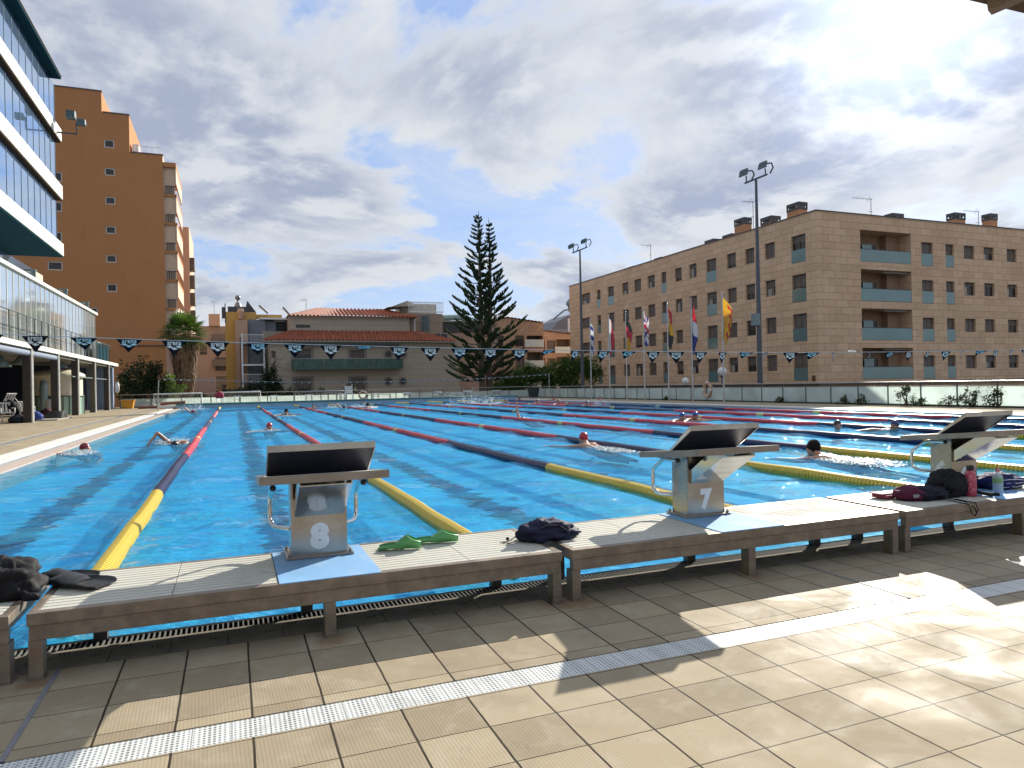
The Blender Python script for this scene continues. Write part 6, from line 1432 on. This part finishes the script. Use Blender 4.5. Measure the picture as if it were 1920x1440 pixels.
def shrub(name, label, cat, base, blobs, n, size, mat, seed, group=None, stems=5):
    t = thing(name, base, label, cat, group); r = random.Random(seed); b = Vector(base)
    m = MB()
    for i in range(stems):
        c = Vector(blobs[i % len(blobs)][0]); q = b+Vector((r.uniform(-.1, .1)*abs(c.x-b.x+1), r.uniform(-.1, .1), 0)); m.tube([q, q.lerp(c, 0.5)+Vector((r.uniform(-.15, .15), 0, 0)), c+Vector((0, 0, blobs[i % len(blobs)][1][2]*0.6))], [0.06*size*5, 0.04*size*5, 0.01], 5)
    m.build('stems', M_bark, t); m = MB(); leaf_cloud(m, blobs, n, size, seed); m.build('foliage', mat, t); return t
shrub('dark_tree', 'rounded dark evergreen tree between the blue building end and the palm', 'tree', (-3.2, 58.5, -0.9), [((-3.4,58.5,2.5),(1.4,1.2,1.5)),((-2.2,58.5,2.2),(1.2,1.1,1.5)),((-4.2,58.8,1.6),(1.0,1,1.4)),((-1.6,58.3,1.2),(1.0,1.0,1.3)),((-3,58.3,1.0),(1.6,1.0,1.3))], 5200, 0.26, M_dkleaf, 41)
shrub('flowering_shrub', 'small bright leafed shrub at the foot of the palm', 'shrub', (-1.2, 57.6, -0.9), [((-1.3,57.6,2.1),(0.55,0.5,0.6)),((-0.9,57.5,1.5),(0.7,0.5,0.6))], 900, 0.17, M_lime, 42)
shrub('hedge_tree', 'bushy bright green tree right of the pine, lower one of the two', 'tree', (31.5, 62, -0.9), [((30.2,62,1.6),(1.3,1.2,1.3)),((31.6,62,2.0),(1.4,1.2,1.3)),((32.9,62,1.9),(1.2,1.1,1.3)),((29.4,62,1.3),(1.0,1,1.0)),((33.6,61.8,1.4),(1.0,1,1.3)),((28.4,62,1.0),(1.0,1,0.8))], 9000, 0.24, M_mid, 43, 'green trees beside the pine')
shrub('hedge_tree', 'bushy bright green tree touching the left corner of the sandstone flats', 'tree', (35.4, 62, -0.9), [((34.6,62.3,2.1),(1.3,1.1,1.5)),((35.9,62.3,2.6),(1.4,1.2,1.6)),((37.3,62.3,2.8),(1.5,1.2,1.7)),((36,62,1.2),(1.8,1.1,1.2)),((39,62.5,2.6),(1.4,1.2,1.6))], 9000, 0.24, M_mid, 44, 'green trees beside the pine')
t = shrub('climbing_plant', 'dark climbing plant sprawling over the foot of the outside stairs', 'plant', (6.6, 71, -0.9), [((6.9,71,2.6),(0.9,0.6,1.2)),((6.0,71,1.3),(1.4,0.6,1.2)),((7.4,71,1.3),(1.0,0.6,1.2)),((4.6,71,0.6),(1.5,0.6,0.9))], 3600, 0.24, M_dkleaf, 45)
m = MB(); r_ = random.Random(8)
for i in range(16):
    a = r_.uniform(-0.3, 1.3); p0 = Vector((6.9+r_.uniform(-.4, .4), 70.9, 2.2+r_.random())); m.tube([p0, p0+Vector((0.5*a, 0, 1.2)), p0+Vector((1.5*a, -0.1, 1.5+r_.uniform(-1, 1.2)))], [0.03, 0.02, 0.008], 4)
m.build('trailing_shoots', M_dkleaf, t)
for i, (x, w, h, lb) in enumerate(((8.5, 1.4, 0.9, 'dark low shrub under the left lower window of the tiled house'), (10.6, 1.5, 1.2, 'dark shrub covering the left lower french window of the tiled house'), (14.2, 1.2, 1.0, 'spiky dark shrub midway along the tiled house foot'), (3.2, 1.3, 0.8, 'low dark shrub at the foot of the yellow building'), (1.0, 1.3, 0.55, 'low dry shrub before the salmon garden wall'))):
    shrub('low_shrub', lb, 'shrub', (x, 64+i % 2, -0.9), [((x-w*0.4,64,0.5+h*0.3),(w*0.7,0.6,h*0.8)),((x+w*0.4,64,0.4+h*0.2),(w*0.7,0.6,h*0.7))], 700, 0.22, M_dkleaf, 50+i, 'shrubs along the back gardens')
M_wispy = leaf_mat('wispy_leaf', (0.03, 0.05, 0.02), (0.07, 0.09, 0.035))
for i, (px, w, h, lb) in enumerate(((1465, 0.5, 0.30, 'small dark weed at the fence foot right of the nearer floodlight mast'), (1500, 0.45, 0.55, 'shadowy plant behind the fence glass right of the small dark weed'), (1585, 0.5, 0.35, 'low weed growing beside a fence post, left of the tallest weed'), (1618, 0.45, 0.45, 'thin upright weed left of the tallest weed'), (1700, 0.7, 0.95, 'tall wispy weed rising over the fence rail'), (1728, 0.5, 0.32, 'low weed just right of the tall wispy one'), (1783, 0.75, 0.42, 'spreading low weed midway along the right fence'), (1822, 0.8, 0.62, 'full leafy bush at the fence, second from the right'), (1866, 1.1, 0.72, 'largest leafy bush at the fence by the right picture edge'), (1312, 0.3, 0.4, 'dark sprig behind the fence left of the lifebuoy'), (1250, 0.3, 0.22, 'small dark tuft at the fence foot between the flagpoles'))):
    q = at_x(px, 765, 29.05); y = q[1]; x = 29.0 if i not in (1, 9) else 29.6
    shrub('fence_weed', lb, 'plant', (x, y, 0.0), [((x,y-w*0.25,h*0.5),(0.16,w*0.5,h*0.5)),((x,y+w*0.3,h*0.4),(0.16,w*0.5,h*0.42)),((x,y,h*0.8),(0.12,w*0.3,h*0.35))], 260 if h < 0.6 else 520, 0.09, M_wispy, 70+i, 'weeds along the right fence', 4)
# ------------------------------------------------------------------ swimmers
M_skin = pm('skin', (0.50, 0.27, 0.185), 0.42, var=0.08, scale=14); M_skin2 = pm('tanned_skin', (0.42, 0.205, 0.125), 0.42, var=0.08, scale=14)
M_hair = pm('dark_hair', (0.010, 0.008, 0.007), 0.75, var=0.4, scale=60, bmp=0.9, bscale=120, spec=0.12)
CAPS = {k: pm('cap_'+k, c, 0.3, var=0.06) for k, c in (('red', (0.45, 0.025, 0.035)), ('navy', (0.015, 0.03, 0.13)), ('blue', (0.02, 0.07, 0.32)), ('black', (0.012, 0.012, 0.015)), ('darkred', (0.22, 0.015, 0.03)))}
def remeshed(mb, voxel, name, mat, parent, smooth=6):
    o = mb.build('tmp', mat, None)
    a = o.modifiers.new('r', 'REMESH'); a.mode = 'VOXEL'; a.voxel_size = voxel; a.use_smooth_shade = True
    s = o.modifiers.new('s', 'SMOOTH'); s.iterations = smooth; s.factor = 0.5
    dg = bpy.context.evaluated_depsgraph_get(); me = bpy.data.meshes.new_from_object(o.evaluated_get(dg)); me.name = name
    bpy.data.objects.remove(o); me.materials.clear(); me.materials.append(mat)
    off = parent_loc(parent); me.transform(Matrix.Translation(-off)); return link(name, me, parent)
def limb(mb, pts, seg=10):
    for (p, r0), (q, r1) in zip(pts[:-1], pts[1:]):
        p, q = Vector(p), Vector(q); n = max(2, int((q-p).length/(min(r0, r1)*0.45)))
        for i in range(n+1): f = i/n; mb.ball(p.lerp(q, f), r0+(r1-r0)*f, seg)
def hand(mb, w, d, side):
    """palm and five separate, slightly bent fingers"""
    w, d, side = Vector(w), Vector(d).normalized(), Vector(side).normalized(); n = d.cross(side).normalized()
    for s in (-0.024, -0.008, 0.008, 0.024): limb(mb, [(w+side*s*0.6, 0.019), (w+d*0.085+side*s, 0.0145)], 8)
    for s, L in ((-0.033, 0.062), (-0.011, 0.078), (0.011, 0.082), (0.033, 0.072)): b = w+d*0.09+side*s; m_ = b+d*L*0.55+n*0.004; limb(mb, [(b, 0.0105), (m_, 0.0095), (m_+d*L*0.45+n*0.012, 0.008)], 8)
    b = w+d*0.035+side*0.034; limb(mb, [(b, 0.013), (b+d*0.035+side*0.026, 0.011), (b+d*0.062+side*0.032, 0.009)], 8)
def swimmer(pos_, heading, pose, cap, label, look=0.0, voxel=0.013, skin=None, pitch=0.0, hz=0.11, arms='spread'):
    """heading: compass angle the body points to (0 = away from the camera along the lane, in degrees, clockwise)"""
    x, y = pos_; base = Vector((x, y, WZ)); skin = skin or M_skin
    t = thing('person', base, label, 'person', 'swimmers in the pool')
    h = R(heading); F = Vector((math.sin(h), math.cos(h), 0)); S = Vector((math.cos(h), -math.sin(h), 0)); U = Vector((0,0,1))
    def W(f, s, u): return base+F*f+S*s+U*u
    hd = h+R(look); HF = Vector((math.sin(hd)*math.cos(R(pitch)), math.cos(hd)*math.cos(R(pitch)), math.sin(R(pitch)))); HS = HF.cross(U).normalized(); HU = HS.cross(HF)
    b = MB()
    upright = pose in ('stand', 'breast')
    H = W(0.02, 0, hz) if pose != 'free' else W(0.05, 0.0, hz)
    def Hp(f, s, u): return H+HF*f+HS*s+HU*u
    for f, u, r in ((-0.018, 0.030, 0.088), (0.0, 0.045, 0.082), (0.022, 0.01, 0.076), (0.030, -0.035, 0.066), (0.045, -0.075, 0.048), (-0.03, -0.01, 0.078)): b.ball(Hp(f, 0, u), (r*0.92, r*0.92, r), 14)
    for i, (f, u, r) in enumerate(((0.092, 0.005, 0.011), (0.103, -0.012, 0.014), (0.108, -0.026, 0.015))): b.ball(Hp(f, 0, u), r, 8)
    for s in (-1, 1):
        b.ball(Hp(-0.01, s*0.082, -0.012), (0.016, 0.022, 0.032), 8); b.ball(Hp(0.085, s*0.03, 0.035), 0.017, 8); b.ball(Hp(0.072, s*0.045, -0.02), 0.026, 8)
        b.ball(Hp(0.097, s*0.012, -0.062), 0.011, 8)
    b.ball(Hp(0.075, 0, -0.098), 0.026, 8); b.ball(Hp(0.096, 0, -0.060), 0.012, 8); b.ball(Hp(0.094, 0, -0.074), 0.012, 8)
    if pose == 'stand':
        limb(b, [(H-U*0.06-HF*0.015, 0.056), (W(-0.01, 0, hz-0.20), 0.062)]); sh = hz-0.24
        limb(b, [(W(0, -0.14, sh), 0.072), (W(0, 0.14, sh), 0.072)]); limb(b, [(W(0, 0, sh-0.05), 0.12), (W(0, 0.0, -0.24), 0.13)])
    else:
        sh = hz-0.135 if pose != 'free' else 0.0
        limb(b, [(H-U*0.05-HF*0.02, 0.055), (W(-0.12, 0, sh+0.02), 0.064)])
        limb(b, [(W(-0.16, -0.15, sh), 0.075), (W(-0.16, 0.15, sh), 0.075)])
        for s in (-0.075, 0.075): limb(b, [(W(-0.18, s, sh-0.02), 0.10), (W(-0.42, s, sh-0.05), 0.095), (W(-0.66, s*0.9, sh-0.09), 0.09)])
        for s in (-1, 1): limb(b, [(W(-0.70, s*0.09, sh-0.10), 0.085), (W(-1.10, s*0.12, -0.16), 0.058), (W(-1.50, s*0.10, -0.17), 0.036), (W(-1.62, s*0.10, -0.18), 0.03)])
    fine = voxel <= 0.014
    def arm(s, el, wr, hd_, side):
        limb(b, [(W(-0.15 if pose != 'stand' else 0, s*0.18, sh), 0.060), (el, 0.043), (wr, 0.028)])
        if fine: hand(b, wr, hd_, side)
        else: limb(b, [(wr, 0.03), (Vector(wr)+Vector(hd_).normalized()*0.14, 0.022)])
    if arms == 'spread':
        for s in (-1, 1): arm(s, W(0.05, s*0.42, sh-0.015), W(0.24, s*0.60, sh+0.005), F*0.8+S*s*0.5, S*s)
    elif arms == 'low':
        for s in (-1, 1): arm(s, W(0.12, s*0.34, sh-0.10), W(0.36, s*0.22, sh-0.10), F, S*s)
    elif arms == 'crawl':          # left arm lifted over the water with a high elbow
        arm(1, W(0.02, 0.40, sh+0.27), W(0.22, 0.52, sh+0.04), F*0.3+S*0.2-U*0.8, -F); arm(-1, W(0.18, -0.22, sh-0.08), W(0.42, -0.2, sh-0.12), F, S)
    elif arms == 'side':           # right arm lying out along the surface
        arm(1, W(-0.05, 0.44, sh+0.05), W(0.02, 0.72, sh+0.04), S, -F); arm(-1, W(0.12, -0.30, sh-0.08), W(0.36, -0.25, sh-0.12), F, S)
    elif arms == 'up':
        arm(-1, W(0.0, -0.20, sh+0.30), W(0.03, -0.19, sh+0.54), U, F); arm(1, W(-0.40, 0.24, sh-0.05), W(-0.62, 0.24, sh-0.1), -F, S)
    remeshed(b, voxel, 'body', skin, t)
    # cap or hair, eyes / goggles
    m = MB(); nu, nv = 20, 10; V = []
    rr = (0.098, 0.086, 0.104) if cap != 'hair' else (0.108, 0.097, 0.114)
    for i in range(nv+1):
        th = (math.pi*0.60)*i/nv
        for k in range(nu):
            a = 2*math.pi*k/nu; q = 1.0 if cap != 'hair' else 1+0.13*mnoise.fractal(Vector((math.cos(a)*2.5, math.sin(a)*2.5, th*3+x)), 1.0, 2.0, 3)
            back = 0.5-0.5*math.cos(a)           # the cap reaches lower at the nape than at the brow
            tt = th*(0.80+(0.32 if cap != 'hair' else 0.62)*back)
            V.append(Hp(-0.012+rr[0]*q*math.sin(tt)*math.cos(a), rr[1]*q*math.sin(tt)*math.sin(a), 0.034+rr[2]*q*math.cos(tt)))
    m.add(V, [(i*nu+k, i*nu+(k+1) % nu, (i+1)*nu+(k+1) % nu, (i+1)*nu+k) for i in range(nv) for k in range(nu)], 0, True)
    m.build('hair' if cap == 'hair' else 'swim_cap', M_hair if cap == 'hair' else CAPS[cap], t)
    if fine and cap != 'hair':
        g_ = MB(); g_.tube([Hp(0.093*math.cos(a)-0.008, 0.089*math.sin(a), 0.022) for a in np.linspace(-2.7, 2.7, 24)], 0.006, 6)
        for s in (-1, 1): g_.ball(Hp(0.088, s*0.031, 0.020), (0.016, 0.016, 0.013), 10)
        g_.build('goggles', M_black, t)
    elif fine:
        g_ = MB()
        for s in (-1, 1): g_.ball(Hp(0.088, s*0.031, 0.018), 0.011, 8)
        g_.build('eyes', M_black, t)
    return t
at = lambda px, py: at_z(px, py, WZ)[:2]
swimmer(at(160, 849), 178, 'swim', 'darkred', 'person in a dark red cap breathing to the side beside the left pool edge', look=-70, arms='side', hz=0.07)
swimmer(at(330, 833), 196, 'free', 'black', 'person doing front crawl with a bent arm lifted, left of the first lane rope', look=0, pitch=-70, arms='crawl', skin=M_skin2, hz=-0.03)
swimmer(at(362, 773), 180, 'free', 'red', 'distant front crawler near the far end left of the first lane rope', voxel=0.022, pitch=-60, arms='crawl', hz=0.02)
swimmer(at(505, 806), 182, 'breast', 'red', 'person with reddish head low in the water behind block 8', voxel=0.016, skin=M_skin2, hz=0.09, pitch=-12)
swimmer(at(537, 779), 180, 'breast', 'hair', 'dark haired person between the second and third lane rope, middle distance', voxel=0.018, hz=0.16, pitch=-5)
swimmer(at(588, 766), 180, 'breast', 'black', 'tiny dark capped head beyond the third lane rope', voxel=0.022, hz=0.15)
swimmer(at(645, 765), 180, 'free', 'black', 'tiny swimmer splashing near the far end behind the fourth lane rope', voxel=0.022, arms='crawl', pitch=-50, hz=0.03)
swimmer(at(690, 765), 0, 'breast', 'hair', 'tiny dark head right beside the far splash left of the pine', voxel=0.022, hz=0.17)
swimmer(at(980, 787), 0, 'free', 'black', 'person on the back with one straight arm raised out of the water', voxel=0.014, arms='up', pitch=60, hz=0.0)
swimmer(at(1095, 835), -4, 'breast', 'red', 'person in a bright red cap seen from behind left of block 7', voxel=0.011, hz=0.125, arms='spread')
swimmer(at(1527, 857), -12, 'breast', 'hair', 'person with wet black hair seen from behind right of block 7', voxel=0.011, hz=0.125, skin=M_skin)
swimmer(at(1279, 791), 176, 'breast', 'blue', 'person in a blue and white cap, left one of the close pair', voxel=0.012, hz=0.145, look=-14)
swimmer(at(1304, 790), 178, 'breast', 'blue', 'person in a plain blue cap, right one of the close pair', voxel=0.012, hz=0.16, look=10, skin=M_skin2)
swimmer(at(1570, 806), 205, 'stand', 'black', 'person in a dark cap standing neck deep and facing the camera', voxel=0.011, hz=0.10, arms='none')
swimmer(at(1677, 808), 205, 'breast', 'navy', 'person in a navy cap with the right arm stretched along the water, by block 6', voxel=0.011, hz=0.115, arms='side', look=55, skin=M_skin2)
far = [(948, 757, 'black', 'tiny dark head just right of the big far splash'), (1008, 758, 'black', 'tiny dark head in the row right of the raised arm, first of three'), (1048, 759, 'darkred', 'tiny dark red head in the row, second of three'), (1101, 762, 'navy', 'tiny navy capped head in the row, third of three'), (974, 751, 'black', 'tiny dark head farthest away beside the dark bin'), (1038, 751, 'darkred', 'tiny head far away before the glass fence'), (1125, 751, 'darkred', 'tiny head near the far right pool edge below the flags')]
for px, py, cp, lb in far: swimmer(at(px, py), 180, 'breast', cp, lb, voxel=0.022, hz=0.16, arms='spread')
# spray and wakes: nobody could count the drops
def foam_mat():
    m, T, b, out = new_mat('white_water'); T.put(b.inputs['Base Color'], T.mix(T.noise(pos(T), 30, 3), (0.62, 0.70, 0.74), (0.80, 0.84, 0.86))); b.inputs['Roughness'].default_value = 0.25
    tl = T.new('ShaderNodeBsdfTranslucent'); tl.inputs[0].default_value = (0.8, 0.9, 0.95, 1); mx = T.new('ShaderNodeMixShader'); mx.inputs[0].default_value = 0.45
    T.t.links.new(b.outputs[0], mx.inputs[1]); T.t.links.new(tl.outputs[0], mx.inputs[2]); T.t.links.new(mx.outputs[0], out.inputs[0]); return m
M_foam = foam_mat()
def splash(c, rx, ry, h, n, size, seed, label):
    r = random.Random(seed); m = MB(); O = [(1,0,0),(0,1,0),(-1,0,0),(0,-1,0),(0,0,1),(0,0,-1)]; OF = [(0,1,4),(1,2,4),(2,3,4),(3,0,4),(1,0,5),(2,1,5),(3,2,5),(0,3,5)]
    plumes = [(r.uniform(-.7, .7)*rx, r.uniform(-.7, .7)*ry, r.uniform(0.4, 1.0)*h, r.uniform(-.5, .5)) for _ in range(max(3, n//60))]
    for i in range(n):
        if r.random() < 0.55 and h > 0.06:
            px, py, ph, lean = r.choice(plumes); f = r.random()**1.3; sp = 0.06+0.22*f; X = px+r.gauss(0, sp*rx)+lean*f*rx*0.6; Y_ = py+r.gauss(0, sp*ry); Z = ph*f; s = size*r.uniform(0.25, 0.8)*(1.1-0.6*f); zs = r.uniform(1, 2.4)
        else:
            a = r.random()*6.28; q = r.random()**0.6; X = math.cos(a)*q*rx; Y_ = math.sin(a)*q*ry; Z = r.uniform(-0.005, 0.018); s = size*r.uniform(0.8, 2.8)*(1.1-0.6*q); zs = r.uniform(0.2, 0.5)
        m.add([(c[0]+X+o[0]*s, c[1]+Y_+o[1]*s, WZ+Z+o[2]*s*zs) for o in O], OF, 0, True)
    return stuff(m.build('water_splash', M_foam), label)
for px, py, rx, ry, h, n, s, lb in ((152, 851, 0.28, 0.5, 0.09, 800, 0.024, 'white water before the dark red cap'), (325, 831, 0.42, 0.6, 0.20, 900, 0.018, 'spray round the front crawl swimmer'), (365, 768, 1.0, 1.6, 0.85, 420, 0.035, 'spray near the far left end'), (440, 758, 0.9, 1.5, 0.55, 380, 0.045, 'spray at the far end of the second lane'), (505, 808, 0.5, 0.5, 0.03, 160, 0.018, 'ripples round the reddish head'), (650, 764, 1.6, 1.5, 0.30, 300, 0.04, 'spray by the fourth lane rope'), (885, 757, 2.2, 2.0, 1.05, 900, 0.045, 'large splash in front of the pine'), (1130, 762, 0.55, 0.9, 0.55, 320, 0.035, 'splash below the flags'), (1172, 844, 0.45, 1.25, 0.06, 2000, 0.020, 'foaming wake behind the red cap'), (1598, 864, 0.45, 0.9, 0.06, 1900, 0.017, 'foaming wake behind the black haired swimmer'), (1470, 846, 0.3, 0.5, 0.03, 240, 0.013, 'ripple foam left of the black haired swimmer'), (1245, 792, 0.5, 0.9, 0.05, 320, 0.018, 'white water beside the blue capped pair'), (540, 780, 0.5, 0.5, 0.05, 90, 0.03, 'ripples round the dark haired head'), (935, 757, 1.0, 1.3, 0.18, 260, 0.04, 'trailing foam right of the large splash'), (1065, 746, 0.4, 0.7, 0.7, 90, 0.03, 'thin far splash')):
    splash(at(px, py), rx, ry, h, n, s, px, lb)
